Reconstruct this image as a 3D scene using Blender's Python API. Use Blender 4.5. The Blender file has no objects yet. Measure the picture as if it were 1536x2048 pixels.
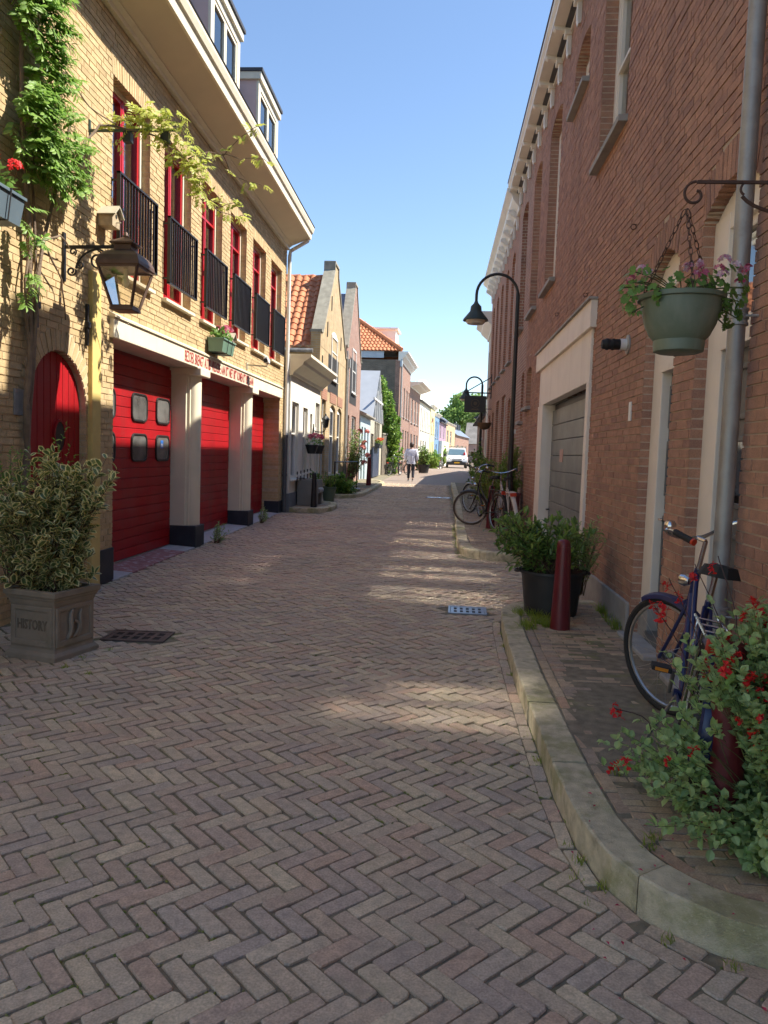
import bpy, math, random
from mathutils import Vector, Matrix
random.seed(7)
R = math.radians
SC = bpy.context.scene
COL = SC.collection
# ------------------------------------------------------------------ camera, sky, sun, exposure
PSI, PITCH, ROLL, CAMH = 0.07006654841844985, 0.07504369447172646, 0.033, 1.55
def cam_basis():
    up0 = Vector((0, 0, 1)); f0 = Vector((-math.sin(PSI), math.cos(PSI), 0)); r0 = Vector((math.cos(PSI), math.sin(PSI), 0))
    f = f0 * math.cos(PITCH) - up0 * math.sin(PITCH); u1 = up0 * math.cos(PITCH) + f0 * math.sin(PITCH)
    return r0 * math.cos(ROLL) + u1 * math.sin(ROLL), u1 * math.cos(ROLL) - r0 * math.sin(ROLL), f
CR, CU, CF = cam_basis()
cd = bpy.data.cameras.new('camera'); cam = bpy.data.objects.new('camera', cd); COL.objects.link(cam)
m3 = Matrix((CR, CU, -CF)).transposed()
cam.matrix_world = Matrix.Translation((0, 0, CAMH)) @ m3.to_4x4()
cd.sensor_fit = 'VERTICAL'; cd.sensor_height = 36.0; cd.lens = 1538.0 / 2048.0 * 36.0
cd.clip_start = 0.05; cd.clip_end = 2000
SC.camera = cam
SUN_DIR = Vector((-1.0, -0.15, -1.18)).normalized()
SKY_STRENGTH, SUN_STRENGTH, EXPOSURE = 0.050, 2.1, 2.28
w = bpy.data.worlds.new('World'); SC.world = w; w.use_nodes = True
wn = w.node_tree.nodes; wl = w.node_tree.links
sky = wn.new('ShaderNodeTexSky'); sky.sky_type = 'NISHITA'; sky.sun_disc = False
to_sun = -SUN_DIR
sky.sun_elevation = math.asin(to_sun.z); sky.sun_rotation = math.atan2(to_sun.x, to_sun.y)
sky.altitude = 0; sky.air_density = 1.0; sky.dust_density = 0.1; sky.ozone_density = 2.6
wl.new(sky.outputs[0], wn['Background'].inputs[0]); wn['Background'].inputs[1].default_value = SKY_STRENGTH
sl = bpy.data.lights.new('sun', 'SUN'); sl.energy = SUN_STRENGTH; sl.angle = R(0.53); sl.color = (1.0, 0.93, 0.82)
so = bpy.data.objects.new('sun', sl); COL.objects.link(so)
so.rotation_euler = SUN_DIR.to_track_quat('-Z', 'Y').to_euler(); so.location = (20, -5, 30)
SC.view_settings.view_transform = 'Standard'; SC.view_settings.look = 'None'; SC.view_settings.exposure = EXPOSURE
SC.view_settings.gamma = 1.0; SC.view_settings.use_curve_mapping = False
SC.render.engine = 'CYCLES'
cy = SC.cycles
cy.use_denoising = True; cy.use_guiding = True; cy.guiding_training_samples = 96; cy.use_surface_guiding = True; cy.max_bounces = 7; cy.diffuse_bounces = 4; cy.glossy_bounces = 4; cy.transmission_bounces = 4
cy.transparent_max_bounces = 14; cy.sample_clamp_indirect = 25.0; cy.blur_glossy = 0.0; cy.caustics_reflective = True; cy.caustics_refractive = False

def gz(y):
    "height of the gently rising street"
    return 0.011 * max(0, min(y, 36) - 4) + 0.0025 * max(0, y - 36)
def to_px(p):
    d = Vector(p) - Vector((0, 0, CAMH)); z = d.dot(CF)
    if z < 0.1: return None
    return 768 + 1538 * d.dot(CR) / z, 1024 - 1538 * d.dot(CU) / z, z

# ------------------------------------------------------------------ mesh and object helpers
class MB:
    def __init__(s): s.v = []; s.f = []; s.r = []; s.e = {}
    def add(s, vs, fs, r=0.0):
        o = len(s.v); s.v.extend(vs)
        for f in fs: s.f.append(tuple(i + o for i in f)); s.r.append(r)
    def box(s, a, b, r=0.0):
        x0, x1 = sorted((a[0], b[0])); y0, y1 = sorted((a[1], b[1])); z0, z1 = sorted((a[2], b[2]))
        s.add([(x0,y0,z0),(x1,y0,z0),(x1,y1,z0),(x0,y1,z0),(x0,y0,z1),(x1,y0,z1),(x1,y1,z1),(x0,y1,z1)],
              [(0,3,2,1),(4,5,6,7),(0,1,5,4),(1,2,6,5),(2,3,7,6),(3,0,4,7)], r)
        return s
    def obox(s, c, size, M, r=0.0):
        c = Vector(c); hx, hy, hz = size[0]/2, size[1]/2, size[2]/2
        vs = [tuple(c + M @ Vector(p)) for p in [(-hx,-hy,-hz),(hx,-hy,-hz),(hx,hy,-hz),(-hx,hy,-hz),(-hx,-hy,hz),(hx,-hy,hz),(hx,hy,hz),(-hx,hy,hz)]]
        s.add(vs, [(0,3,2,1),(4,5,6,7),(0,1,5,4),(1,2,6,5),(2,3,7,6),(3,0,4,7)], r); return s
    def beam(s, a, b, w, h, r=0.0):
        a = Vector(a); b = Vector(b); d = b - a; L = d.length; d.normalize()
        up = Vector((0,0,1)) if abs(d.z) < .95 else Vector((1,0,0))
        y = up.cross(d).normalized(); z = d.cross(y)
        M = Matrix((d, y, z)).transposed(); return s.obox((a+b)/2, (L, w, h), M, r)
    def quad(s, *p, r=0.0): s.add([tuple(q) for q in p], [tuple(range(len(p)))], r); return s
    def tube(s, pts, rad, n=6, cap=True, r=0.0):
        pts = [Vector(p) for p in pts]; m = len(pts)
        rads = [rad]*m if isinstance(rad, (int, float)) else rad
        vs = []; prev = None
        for i, p in enumerate(pts):
            t = (pts[min(i+1, m-1)] - pts[max(i-1, 0)])
            if t.length < 1e-9: t = Vector((0,0,1))
            t.normalize()
            if prev is None:
                a = Vector((0,0,1)) if abs(t.z) < .9 else Vector((1,0,0)); u = t.cross(a).normalized()
            else:
                u = prev - t * prev.dot(t)
                u = u.normalized() if u.length > 1e-6 else t.orthogonal().normalized()
            prev = u; v = t.cross(u)
            for k in range(n):
                an = 2*math.pi*k/n; vs.append(tuple(p + (u*math.cos(an) + v*math.sin(an))*rads[i]))
        fs = []
        for i in range(m-1):
            for k in range(n):
                k2 = (k+1) % n; fs.append((i*n+k, i*n+k2, (i+1)*n+k2, (i+1)*n+k))
        if cap: fs.append(tuple(range(n-1, -1, -1))); fs.append(tuple((m-1)*n+k for k in range(n)))
        s.add(vs, fs, r); return s
    def lathe(s, prof, n=16, c=(0,0,0), M=None, r=0.0, cap=True):
        c = Vector(c); vs = []
        for (rr, z) in prof:
            for k in range(n):
                an = 2*math.pi*(k+.5)/n; p = Vector((rr*math.cos(an), rr*math.sin(an), z))
                if M is not None: p = M @ p
                vs.append(tuple(c + p))
        fs = []
        for i in range(len(prof)-1):
            for k in range(n):
                k2 = (k+1) % n; fs.append((i*n+k, i*n+k2, (i+1)*n+k2, (i+1)*n+k))
        if cap: fs.append(tuple(range(n-1,-1,-1))); fs.append(tuple((len(prof)-1)*n+k for k in range(n)))
        s.add(vs, fs, r); return s
    def ring(s, c, ax, Rr, rr, n=32, m=8, a0=0.0, a1=2*math.pi):
        "torus or part of it round the axis ax"
        c = Vector(c); ax = Vector(ax).normalized(); u = ax.orthogonal().normalized() if abs(ax.y) < .99 else Vector((1,0,0)); v = ax.cross(u)
        full = abs(a1 - a0 - 2*math.pi) < 1e-6; k = n if full else n+1; vs = []
        for i in range(k):
            a = a0 + (a1-a0)*i/n; d = u*math.cos(a) + v*math.sin(a)
            for j in range(m):
                b = 2*math.pi*j/m; vs.append(tuple(c + d*(Rr + rr*math.cos(b)) + ax*(rr*math.sin(b))))
        fs = []
        for i in range(n):
            i2 = (i+1) % k
            for j in range(m):
                j2 = (j+1) % m; fs.append((i*m+j, i2*m+j, i2*m+j2, i*m+j2))
        s.add(vs, fs); return s
    def prism(s, pts, ax, a0, a1, r=0.0):
        "polygon (in the two other axes, in xyz order) extruded along axis ax"
        def P(p, a):
            q = list(p); q.insert(ax, a); return tuple(q)
        n = len(pts); vs = [P(p, a0) for p in pts] + [P(p, a1) for p in pts]
        fs = [tuple(range(n-1,-1,-1)), tuple(range(n, 2*n))] + [(i, (i+1)%n, n+(i+1)%n, n+i) for i in range(n)]
        s.add(vs, fs, r); return s
    def leaf(s, p, d, up, L, W, fold=.25, r=0.0, droop=.15):
        p = Vector(p); d = Vector(d).normalized(); sd = d.cross(Vector(up))
        if sd.length < 1e-4: sd = d.orthogonal()
        sd.normalize(); n = sd.cross(d)
        o = len(s.v); up_ = n*fold*W; dn = n*droop*L
        s.add([tuple(p), tuple(p + d*L*.28 + sd*W*.42 + up_*.8), tuple(p + d*L*.30), tuple(p + d*L*.28 - sd*W*.42 + up_*.8),
               tuple(p + d*L*.66 + sd*W*.44 + up_ - dn*.3), tuple(p + d*L*.66 - dn*.35), tuple(p + d*L*.66 - sd*W*.44 + up_ - dn*.3), tuple(p + d*L - dn)],
              [(0,2,1),(1,2,5,4),(4,5,7),(0,3,2),(2,3,6,5),(5,6,7)], r)
        s.e[o] = .6
        for k in (1, 3, 4, 6, 7): s.e[o+k] = 1
    def xf(s, M):
        s.v = [tuple(M @ Vector(p)) for p in s.v]; return s
    def build(s, name, mat, parent=None, smooth=False, bevel=0.0, local=False, origin=None, **props):
        "one mesh object; vertices given in world space unless local (or unless the parent is a turned frame)"
        org = Vector((0,0,0))
        if parent is not None and not local: org = ORG.get(parent.name, Vector((0,0,0)))
        if parent is None and origin is not None: org = Vector(origin)
        me = bpy.data.meshes.new(name)
        vs = s.v if org.length == 0 else [(x-org.x, y-org.y, z-org.z) for x, y, z in s.v]
        me.from_pydata(vs, [], s.f); me.update()
        a = me.attributes.new('rnd', 'FLOAT', 'FACE'); a.data.foreach_set('value', s.r)
        if s.e:
            e = me.attributes.new('edge', 'FLOAT', 'POINT'); arr = [0.0]*len(vs)
            for k, x in s.e.items(): arr[k] = x
            e.data.foreach_set('value', arr)
        if smooth: me.polygons.foreach_set('use_smooth', [True]*len(me.polygons))
        if mat is not None: me.materials.append(mat)
        o = bpy.data.objects.new(name, me); COL.objects.link(o)
        if parent is not None: o.parent = parent
        elif origin is not None: o.location = org
        ORG[o.name] = org
        if bevel > 0:
            b = o.modifiers.new('bevel', 'BEVEL'); b.width = bevel; b.segments = 2; b.limit_method = 'ANGLE'; b.angle_limit = R(40)
        if smooth:
            try:
                bm_ang = o.modifiers.new('ws', 'WEIGHTED_NORMAL'); o.modifiers.remove(bm_ang)
                me.set_sharp_from_angle(angle=R(42))
            except Exception: pass
        for k, x in props.items(): o[k] = x
        return o
ORG = {}
def thing(name, label, cat, loc, group=None, rz=0.0, rot=None):
    o = bpy.data.objects.new(name, None); COL.objects.link(o); o.location = loc
    o.rotation_euler = rot if rot else (0, 0, rz); o.empty_display_size = .1
    o['label'] = label; o['category'] = cat
    if group: o['group'] = group
    turned = bool(rot) or abs(rz) > 1e-9
    ORG[o.name] = Vector((0,0,0)) if turned else Vector(loc)
    return o
def link_copy(src, name, parent=None, loc=None, rot=None, scale=None):
    c = bpy.data.objects.new(name, src); COL.objects.link(c)
    if parent is not None: c.parent = parent
    if loc is not None: c.location = loc
    if rot is not None: c.rotation_euler = rot
    if scale is not None: c.scale = scale
    return c
def copy_tree(o, parent=None):
    c = o.copy(); COL.objects.link(c); c.parent = parent
    for ch in list(o.children): copy_tree(ch, c)
    return c
def smoothstep(a, b, x):
    t = max(0, min(1, (x-a)/(b-a))); return t*t*(3-2*t)
def bez(p0, p1, p2, p3, n=10):
    p0, p1, p2, p3 = map(Vector, (p0, p1, p2, p3)); out = []
    for i in range(n+1):
        t = i/n; u = 1-t; out.append(p0*u*u*u + p1*3*u*u*t + p2*3*u*t*t + p3*t*t*t)
    return out

# ------------------------------------------------------------------ materials (all procedural)
def mat(name, col, rough=.6, var=.12, ns=6.0, bump=.15, bs=70.0, bd=.004, metal=0.0, spec=.5, rnd=False, dirt=None, trans=0.0, coat=0.0, edge=None, streak=None, rvar=0.0):
    m = bpy.data.materials.new(name); m.use_nodes = True
    N = m.node_tree.nodes; K = m.node_tree.links; b = N['Principled BSDF']
    geo = N.new('ShaderNodeNewGeometry'); pos = geo.outputs['Position']
    if rnd:
        at = N.new('ShaderNodeAttribute'); at.attribute_name = 'rnd'; oi = N.new('ShaderNodeObjectInfo')
        ad = N.new('ShaderNodeMath'); ad.operation = 'ADD'; K.new(at.outputs['Fac'], ad.inputs[0]); K.new(oi.outputs['Random'], ad.inputs[1])
        fr = N.new('ShaderNodeMath'); fr.operation = 'FRACT'; K.new(ad.outputs[0], fr.inputs[0])
        rp = N.new('ShaderNodeValToRGB'); cr = rp.color_ramp; cr.interpolation = 'LINEAR'
        while len(cr.elements) < len(col): cr.elements.new(1.0)
        for i, c in enumerate(col):
            cr.elements[i].position = i/(len(col)-1); cr.elements[i].color = (*c, 1)
        K.new(fr.outputs[0], rp.inputs[0]); csock = rp.outputs[0]
    else:
        rgb = N.new('ShaderNodeRGB'); rgb.outputs[0].default_value = (*col, 1); csock = rgb.outputs[0]
    n1 = N.new('ShaderNodeTexNoise'); n1.inputs['Scale'].default_value = ns; n1.inputs['Detail'].default_value = 5; K.new(pos, n1.inputs['Vector'])
    if edge:
        ea = N.new('ShaderNodeAttribute'); ea.attribute_name = 'edge'
        em = N.new('ShaderNodeMapRange'); em.inputs[1].default_value = .5; em.inputs[2].default_value = .68; K.new(ea.outputs['Fac'], em.inputs[0])
        mx = N.new('ShaderNodeMixRGB'); K.new(em.outputs[0], mx.inputs[0]); K.new(csock, mx.inputs[1]); mx.inputs[2].default_value = (*edge, 1); csock = mx.outputs[0]
    mr = N.new('ShaderNodeMapRange'); mr.inputs[1].default_value = .25; mr.inputs[2].default_value = .75; mr.inputs[3].default_value = 1-var; mr.inputs[4].default_value = 1+var
    K.new(n1.outputs['Fac'], mr.inputs[0])
    hs = N.new('ShaderNodeHueSaturation'); K.new(csock, hs.inputs['Color']); K.new(mr.outputs[0], hs.inputs['Value']); csock = hs.outputs[0]
    if rnd and bump:
        n5 = N.new('ShaderNodeTexNoise'); n5.inputs['Scale'].default_value = 140; n5.inputs['Detail'].default_value = 3; K.new(pos, n5.inputs['Vector'])
        m5 = N.new('ShaderNodeMapRange'); m5.inputs[1].default_value = .3; m5.inputs[2].default_value = .7; m5.inputs[3].default_value = .78; m5.inputs[4].default_value = 1.2; K.new(n5.outputs['Fac'], m5.inputs[0])
        h5 = N.new('ShaderNodeHueSaturation'); K.new(csock, h5.inputs['Color']); K.new(m5.outputs[0], h5.inputs['Value']); csock = h5.outputs[0]
    for dd in ([dirt] if dirt and not isinstance(dirt, list) else (dirt or [])):
        dc, dsc, th, am = dd
        n3 = N.new('ShaderNodeTexNoise'); n3.inputs['Scale'].default_value = dsc; n3.inputs['Detail'].default_value = 6; n3.inputs['Roughness'].default_value = .65; K.new(pos, n3.inputs['Vector'])
        dm = N.new('ShaderNodeMapRange'); dm.inputs[1].default_value = th; dm.inputs[2].default_value = th+.12; dm.inputs[4].default_value = am; K.new(n3.outputs['Fac'], dm.inputs[0])
        mx = N.new('ShaderNodeMixRGB'); K.new(dm.outputs[0], mx.inputs[0]); K.new(csock, mx.inputs[1]); mx.inputs[2].default_value = (*dc, 1); csock = mx.outputs[0]
    if streak:
        sc_, th, am = streak[1:]; vm = N.new('ShaderNodeVectorMath'); vm.operation = 'MULTIPLY'; vm.inputs[1].default_value = (sc_, sc_, sc_*.07); K.new(pos, vm.inputs[0])
        n6 = N.new('ShaderNodeTexNoise'); n6.inputs['Scale'].default_value = 1; n6.inputs['Detail'].default_value = 7; n6.inputs['Roughness'].default_value = .6; K.new(vm.outputs[0], n6.inputs['Vector'])
        d6 = N.new('ShaderNodeMapRange'); d6.inputs[1].default_value = th; d6.inputs[2].default_value = th+.18; d6.inputs[4].default_value = am; K.new(n6.outputs['Fac'], d6.inputs[0])
        x6 = N.new('ShaderNodeMixRGB'); K.new(d6.outputs[0], x6.inputs[0]); K.new(csock, x6.inputs[1]); x6.inputs[2].default_value = (*streak[0], 1); csock = x6.outputs[0]
    K.new(csock, b.inputs['Base Color'])
    b.inputs['Roughness'].default_value = rough; b.inputs['Metallic'].default_value = metal
    b.inputs['Specular IOR Level'].default_value = spec
    if rvar:
        rm = N.new('ShaderNodeMapRange'); rm.inputs[1].default_value = .3; rm.inputs[2].default_value = .7; rm.inputs[3].default_value = rough-rvar; rm.inputs[4].default_value = rough+rvar
        K.new(n1.outputs['Fac'], rm.inputs[0]); K.new(rm.outputs[0], b.inputs['Roughness'])
    if coat: b.inputs['Coat Weight'].default_value = coat; b.inputs['Coat Roughness'].default_value = .12
    if bump:
        n2 = N.new('ShaderNodeTexNoise'); n2.inputs['Scale'].default_value = bs; n2.inputs['Detail'].default_value = 4; K.new(pos, n2.inputs['Vector'])
        bp = N.new('ShaderNodeBump'); bp.inputs['Strength'].default_value = bump; bp.inputs['Distance'].default_value = bd
        K.new(n2.outputs['Fac'], bp.inputs['Height']); K.new(bp.outputs[0], b.inputs['Normal'])
    if trans:
        tr = N.new('ShaderNodeBsdfTranslucent'); K.new(csock, tr.inputs[0]); ms = N.new('ShaderNodeMixShader'); ms.inputs[0].default_value = trans
        K.new(b.outputs[0], ms.inputs[1]); K.new(tr.outputs[0], ms.inputs[2]); K.new(ms.outputs[0], N['Material Output'].inputs[0])
    return m
def brickmat(name, c1, c2, mortar, bw=.22, rh=.065, ms=.009, rough=.85, var=.2, bump=.5):
    "brick coursing for walls too far off to build: along the wall (x+y in the object's own frame) and up"
    m = bpy.data.materials.new(name); m.use_nodes = True
    N = m.node_tree.nodes; K = m.node_tree.links; b = N['Principled BSDF']
    tc = N.new('ShaderNodeTexCoord'); sx = N.new('ShaderNodeSeparateXYZ'); K.new(tc.outputs['Object'], sx.inputs[0])
    ad = N.new('ShaderNodeMath'); K.new(sx.outputs[0], ad.inputs[0]); K.new(sx.outputs[1], ad.inputs[1])
    cx = N.new('ShaderNodeCombineXYZ'); K.new(ad.outputs[0], cx.inputs[0]); K.new(sx.outputs[2], cx.inputs[1])
    bt = N.new('ShaderNodeTexBrick'); K.new(cx.outputs[0], bt.inputs['Vector']); bt.inputs['Scale'].default_value = 1
    bt.inputs['Brick Width'].default_value = bw; bt.inputs['Row Height'].default_value = rh; bt.inputs['Mortar Size'].default_value = ms; bt.inputs['Mortar Smooth'].default_value = .2
    bt.inputs['Color1'].default_value = (*c1, 1); bt.inputs['Color2'].default_value = (*c2, 1); bt.inputs['Mortar'].default_value = (*mortar, 1)
    n1 = N.new('ShaderNodeTexNoise'); n1.inputs['Scale'].default_value = 3; n1.inputs['Detail'].default_value = 6; K.new(tc.outputs['Object'], n1.inputs['Vector'])
    mr = N.new('ShaderNodeMapRange'); mr.inputs[1].default_value = .25; mr.inputs[2].default_value = .75; mr.inputs[3].default_value = 1-var; mr.inputs[4].default_value = 1+var; K.new(n1.outputs['Fac'], mr.inputs[0])
    hs = N.new('ShaderNodeHueSaturation'); K.new(bt.outputs['Color'], hs.inputs['Color']); K.new(mr.outputs[0], hs.inputs['Value']); K.new(hs.outputs[0], b.inputs['Base Color'])
    bp = N.new('ShaderNodeBump'); bp.inputs['Strength'].default_value = bump; bp.inputs['Distance'].default_value = .006; bp.invert = True
    K.new(bt.outputs['Fac'], bp.inputs['Height']); K.new(bp.outputs[0], b.inputs['Normal']); b.inputs['Roughness'].default_value = rough
    return m
def glassmat(name, tint=(.80,.84,.84), rough=.02, refl=1.55, base=.06):
    m = bpy.data.materials.new(name); m.use_nodes = True
    N = m.node_tree.nodes; K = m.node_tree.links; N.remove(N['Principled BSDF'])
    fr = N.new('ShaderNodeFresnel'); fr.inputs[0].default_value = refl
    ad = N.new('ShaderNodeMath'); ad.operation = 'ADD'; ad.use_clamp = True; K.new(fr.outputs[0], ad.inputs[0]); ad.inputs[1].default_value = base
    geo = N.new('ShaderNodeNewGeometry'); n2 = N.new('ShaderNodeTexNoise'); n2.inputs['Scale'].default_value = 2.2; K.new(geo.outputs['Position'], n2.inputs['Vector'])
    bp = N.new('ShaderNodeBump'); bp.inputs['Strength'].default_value = .03; bp.inputs['Distance'].default_value = .01; K.new(n2.outputs['Fac'], bp.inputs['Height'])
    gl = N.new('ShaderNodeBsdfGlossy'); gl.inputs['Roughness'].default_value = rough; gl.inputs[0].default_value = (1, 1, 1, 1); K.new(bp.outputs[0], gl.inputs['Normal'])
    tr = N.new('ShaderNodeBsdfTransparent'); tr.inputs[0].default_value = (*tint, 1)
    mx = N.new('ShaderNodeMixShader'); K.new(ad.outputs[0], mx.inputs[0]); K.new(tr.outputs[0], mx.inputs[1]); K.new(gl.outputs[0], mx.inputs[2])
    K.new(mx.outputs[0], N['Material Output'].inputs[0]); return m
G = {}
G['yellow_brick'] = mat('yellow_brick', [(0.485,0.358,0.185),(0.563,0.416,0.224),(0.514,0.372,0.190),(0.592,0.441,0.246),(0.446,0.323,0.168),(0.572,0.421,0.224)], .85, .16, 14, .5, 90, .005, rnd=True, dirt=((0.291,0.216,0.112), 1.6, .60, .35), streak=((.36,.27,.15), 2.0, .52, .38))
G['yellow_mortar'] = mat('yellow_mortar', (.52,.42,.27), .95, .2, 9, .4, 120)
G['red_brick'] = mat('red_brick', [(0.398,0.215,0.143),(0.444,0.242,0.158),(0.358,0.191,0.133),(0.421,0.226,0.147),(0.317,0.171,0.125),(0.462,0.254,0.163)], .85, .2, 14, .5, 90, .005, rnd=True, dirt=[((0.300,0.204,0.160), 1.1, .58, .45), ((0.484,0.354,0.262), 2.6, .66, .35)], streak=((.20,.115,.085), 2.2, .50, .42))
G['dark_brick'] = mat('dark_brick', [(.085,.05,.042),(.12,.062,.05),(.07,.045,.04),(.16,.075,.055)], .8, .18, 14, .5, 90, .005, rnd=True)
G['red_mortar'] = mat('red_mortar', (.50,.39,.30), .95, .2, 8, .4, 120)
G['paver'] = mat('paver', [(0.482,0.379,0.281),(0.548,0.447,0.318),(0.439,0.345,0.273),(0.591,0.486,0.325),(0.503,0.368,0.273),(0.454,0.374,0.303),(0.620,0.512,0.349),(0.476,0.361,0.269),(0.544,0.383,0.273),(0.464,0.383,0.289)], .82, .2, 24, .6, 190, .003, rnd=True, rvar=.08, dirt=[((0.310,0.274,0.231), .8, .52, .45), ((0.381,0.351,0.191), 3.2, .60, .4), ((0.730,0.614,0.424), 2.4, .62, .28), ((0.292,0.234,0.177), 38, .66, .5)])
G['paver_joint'] = mat('paver_joint', (.215,.185,.13), .95, .35, 14, .8, 90, .01, dirt=[((.20,.215,.07), 2.0, .52, .8), ((.13,.11,.085), 9, .56, .6)])
G['walk_brick'] = mat('walk_brick', [(0.380,0.274,0.193),(0.451,0.345,0.224),(0.316,0.249,0.193),(0.491,0.377,0.241),(0.404,0.264,0.176)], .8, .18, 22, .5, 160, .003, rnd=True, dirt=((0.175,0.185,0.072), 7.0, .60, .35))
G['kerb_stone'] = mat('kerb_stone', (0.559,0.489,0.333), .88, .25, 18, .9, 170, .006, dirt=[((0.260,0.254,0.092), 3.2, .48, .65), ((0.676,0.597,0.437), 70, .58, .55), ((0.208,0.184,0.127), 7, .56, .6), ((0.130,0.114,0.081), 45, .64, .6)])
G['concrete'] = mat('concrete', (.34,.33,.31), .85, .18, 5, .4, 90, dirt=((.22,.22,.20), 4, .58, .5))
G['light_step'] = mat('light_step', (.46,.47,.48), .7, .15, 8, .2, 90, dirt=((.34,.30,.30), 7, .55, .5))
G['worn_red_step'] = mat('worn_red_step', (.32,.14,.14), .7, .2, 9, .3, 90, dirt=((.55,.52,.5), 11, .52, .8))
G['cream'] = mat('cream_paint', (.76,.69,.52), .5, .06, 3, .08, 60, dirt=((.56,.50,.38), 2.2, .64, .35), streak=((.56,.50,.38), 4.0, .54, .35))
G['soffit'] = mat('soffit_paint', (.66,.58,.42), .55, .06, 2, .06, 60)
G['white'] = mat('white_paint', (.78,.75,.68), .5, .06, 3, .08, 60, dirt=((.6,.57,.5), 3, .66, .4))
G['offwhite'] = mat('offwhite_paint', (.84,.77,.67), .55, .06, 3, .08, 60, dirt=((.66,.58,.5), 2.5, .62, .4), streak=((.58,.50,.41), 4.0, .52, .35))
G['plaster_white'] = mat('white_plaster', (.74,.70,.60), .85, .07, 2, .25, 40, dirt=((.56,.53,.46), 1.4, .62, .5))
G['red_paint'] = mat('red_paint', [(.335,.006,.011),(.36,.007,.012),(.315,.006,.010),(.345,.009,.013)], .45, .14, 1.8, .05, 40, spec=.3, rnd=True, rvar=.1, dirt=[((.28,.012,.016), 3, .58, .5), ((.22,.012,.013), 1.1, .58, .5), ((.26,.05,.045), 40, .68, .4)], streak=((.20,.02,.02), 5.0, .50, .45))
G['red_window'] = mat('red_window_paint', (.46,.016,.022), .35, .08, 4, .05, 60)
G['navy'] = mat('navy_plinth', (.022,.025,.036), .55, .25, 8, .5, 70, dirt=((.10,.10,.10), 6, .62, .4))
G['black_iron'] = mat('black_iron', (.018,.017,.017), .45, .2, 20, .2, 120)
G['rust_iron'] = mat('rust_iron', (.085,.045,.032), .75, .3, 25, .4, 140)
G['copper_brown'] = mat('brown_copper', (.13,.080,.058), .5, .2, 10, .15, 80, metal=.35, dirt=((.22,.15,.11), 4, .6, .4))
G['yellow_paint'] = mat('yellow_stucco', (.66,.50,.17), .8, .08, 5, .2, 60, dirt=((.46,.36,.14), 4, .6, .5))
G['mauve'] = mat('mauve_cladding', (.62,.45,.41), .7, .05, 3, .05, 60)
G['slate'] = mat('slate_roof', (.055,.055,.062), .6, .2, 5, .3, 60)
G['zinc'] = mat('zinc', (.36,.35,.33), .55, .2, 9, .2, 60, metal=.45, rvar=.1, dirt=((.30,.28,.26), 7, .55, .6), streak=((.24,.22,.19), 9.0, .48, .6))
G['rubber'] = mat('rubber', (.016,.016,.017), .7, .15, 30, .2, 200)
G['chrome'] = mat('chrome', (.62,.61,.60), .22, .05, 20, .0, metal=1.0)
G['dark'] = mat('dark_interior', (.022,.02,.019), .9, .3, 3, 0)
G['curtain'] = mat('curtain', (.62,.59,.52), .9, .1, 12, .3, 30)
G['grey_door'] = mat('grey_door', (.105,.112,.115), .42, .12, 4, .06, 60, rvar=.08)
G['grey_garage'] = mat('grey_garage', (.17,.185,.18), .45, .14, 3, .08, 60, rvar=.1, dirt=[((.27,.27,.25), 1.6, .55, .5), ((.11,.115,.11), 5, .6, .4)], streak=((.28,.28,.26), 5.0, .52, .5))
G['glass'] = glassmat('window_glass', rough=.09, base=.30)
G['glass_dark'] = glassmat('dark_window_glass', (.55,.6,.6), .03, 1.6, .08)
G['lamp_glass'] = glassmat('lantern_glass', (.93,.91,.86), .05, 1.4, .05)
G['plastic_white'] = mat('white_plastic', (.72,.72,.70), .4, .05, 5, 0)
G['soil'] = mat('soil', (.05,.036,.024), .95, .3, 30, .8, 120, .01)
G['burgundy'] = mat('burgundy_paint', (.135,.014,.020), .38, .12, 6, .1, 60, rvar=.08, dirt=((.07,.02,.02), 9, .62, .5), streak=((.07,.018,.02), 12.0, .52, .5))
G['bark'] = mat('bark', (.20,.145,.10), .9, .25, 14, .8, 60, .01)
G['moss'] = mat('moss', [(.17,.20,.045),(.24,.25,.07),(.12,.15,.035),(.28,.25,.12)], .9, .2, 20, .3, 90, rnd=True)
# ------------------------------------------------------------------ ground, road, kerbs, pavements
PW, PL, JT = .0695, .1915, .0070
def ground_sheet():
    ys = [-6 + i*.5 for i in range(0, 100)] + [44, 60, 80, 120, 200, 400, 900]
    xs = [-900, -200, -60, -14, -8, -4, -2, 0, 2, 4, 8, 14, 60, 200, 900]
    b = MB(); n = len(xs); vs = []; fs = []
    for y in ys:
        for x in xs: vs.append((x, y, gz(y) - .03))
    for j in range(len(ys)-1):
        for i in range(n-1): fs.append((j*n+i, j*n+i+1, (j+1)*n+i+1, (j+1)*n+i))
    b.add(vs, fs); return b.build('ground', G['paver_joint'], kind='structure')
ground_sheet()
def soft(x, y): return .012*math.sin(x*2.1+.5)*math.sin(y*1.3+1) + .008*math.sin(x*.9 - y*2.7)
def wob(x, y): return (x + .014*math.sin(y*1.9+x) + .01*math.sin(y*4.1), y + .028*math.sin(x*1.7+.6) + .016*math.sin(x*3.9+y*1.1))
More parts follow.
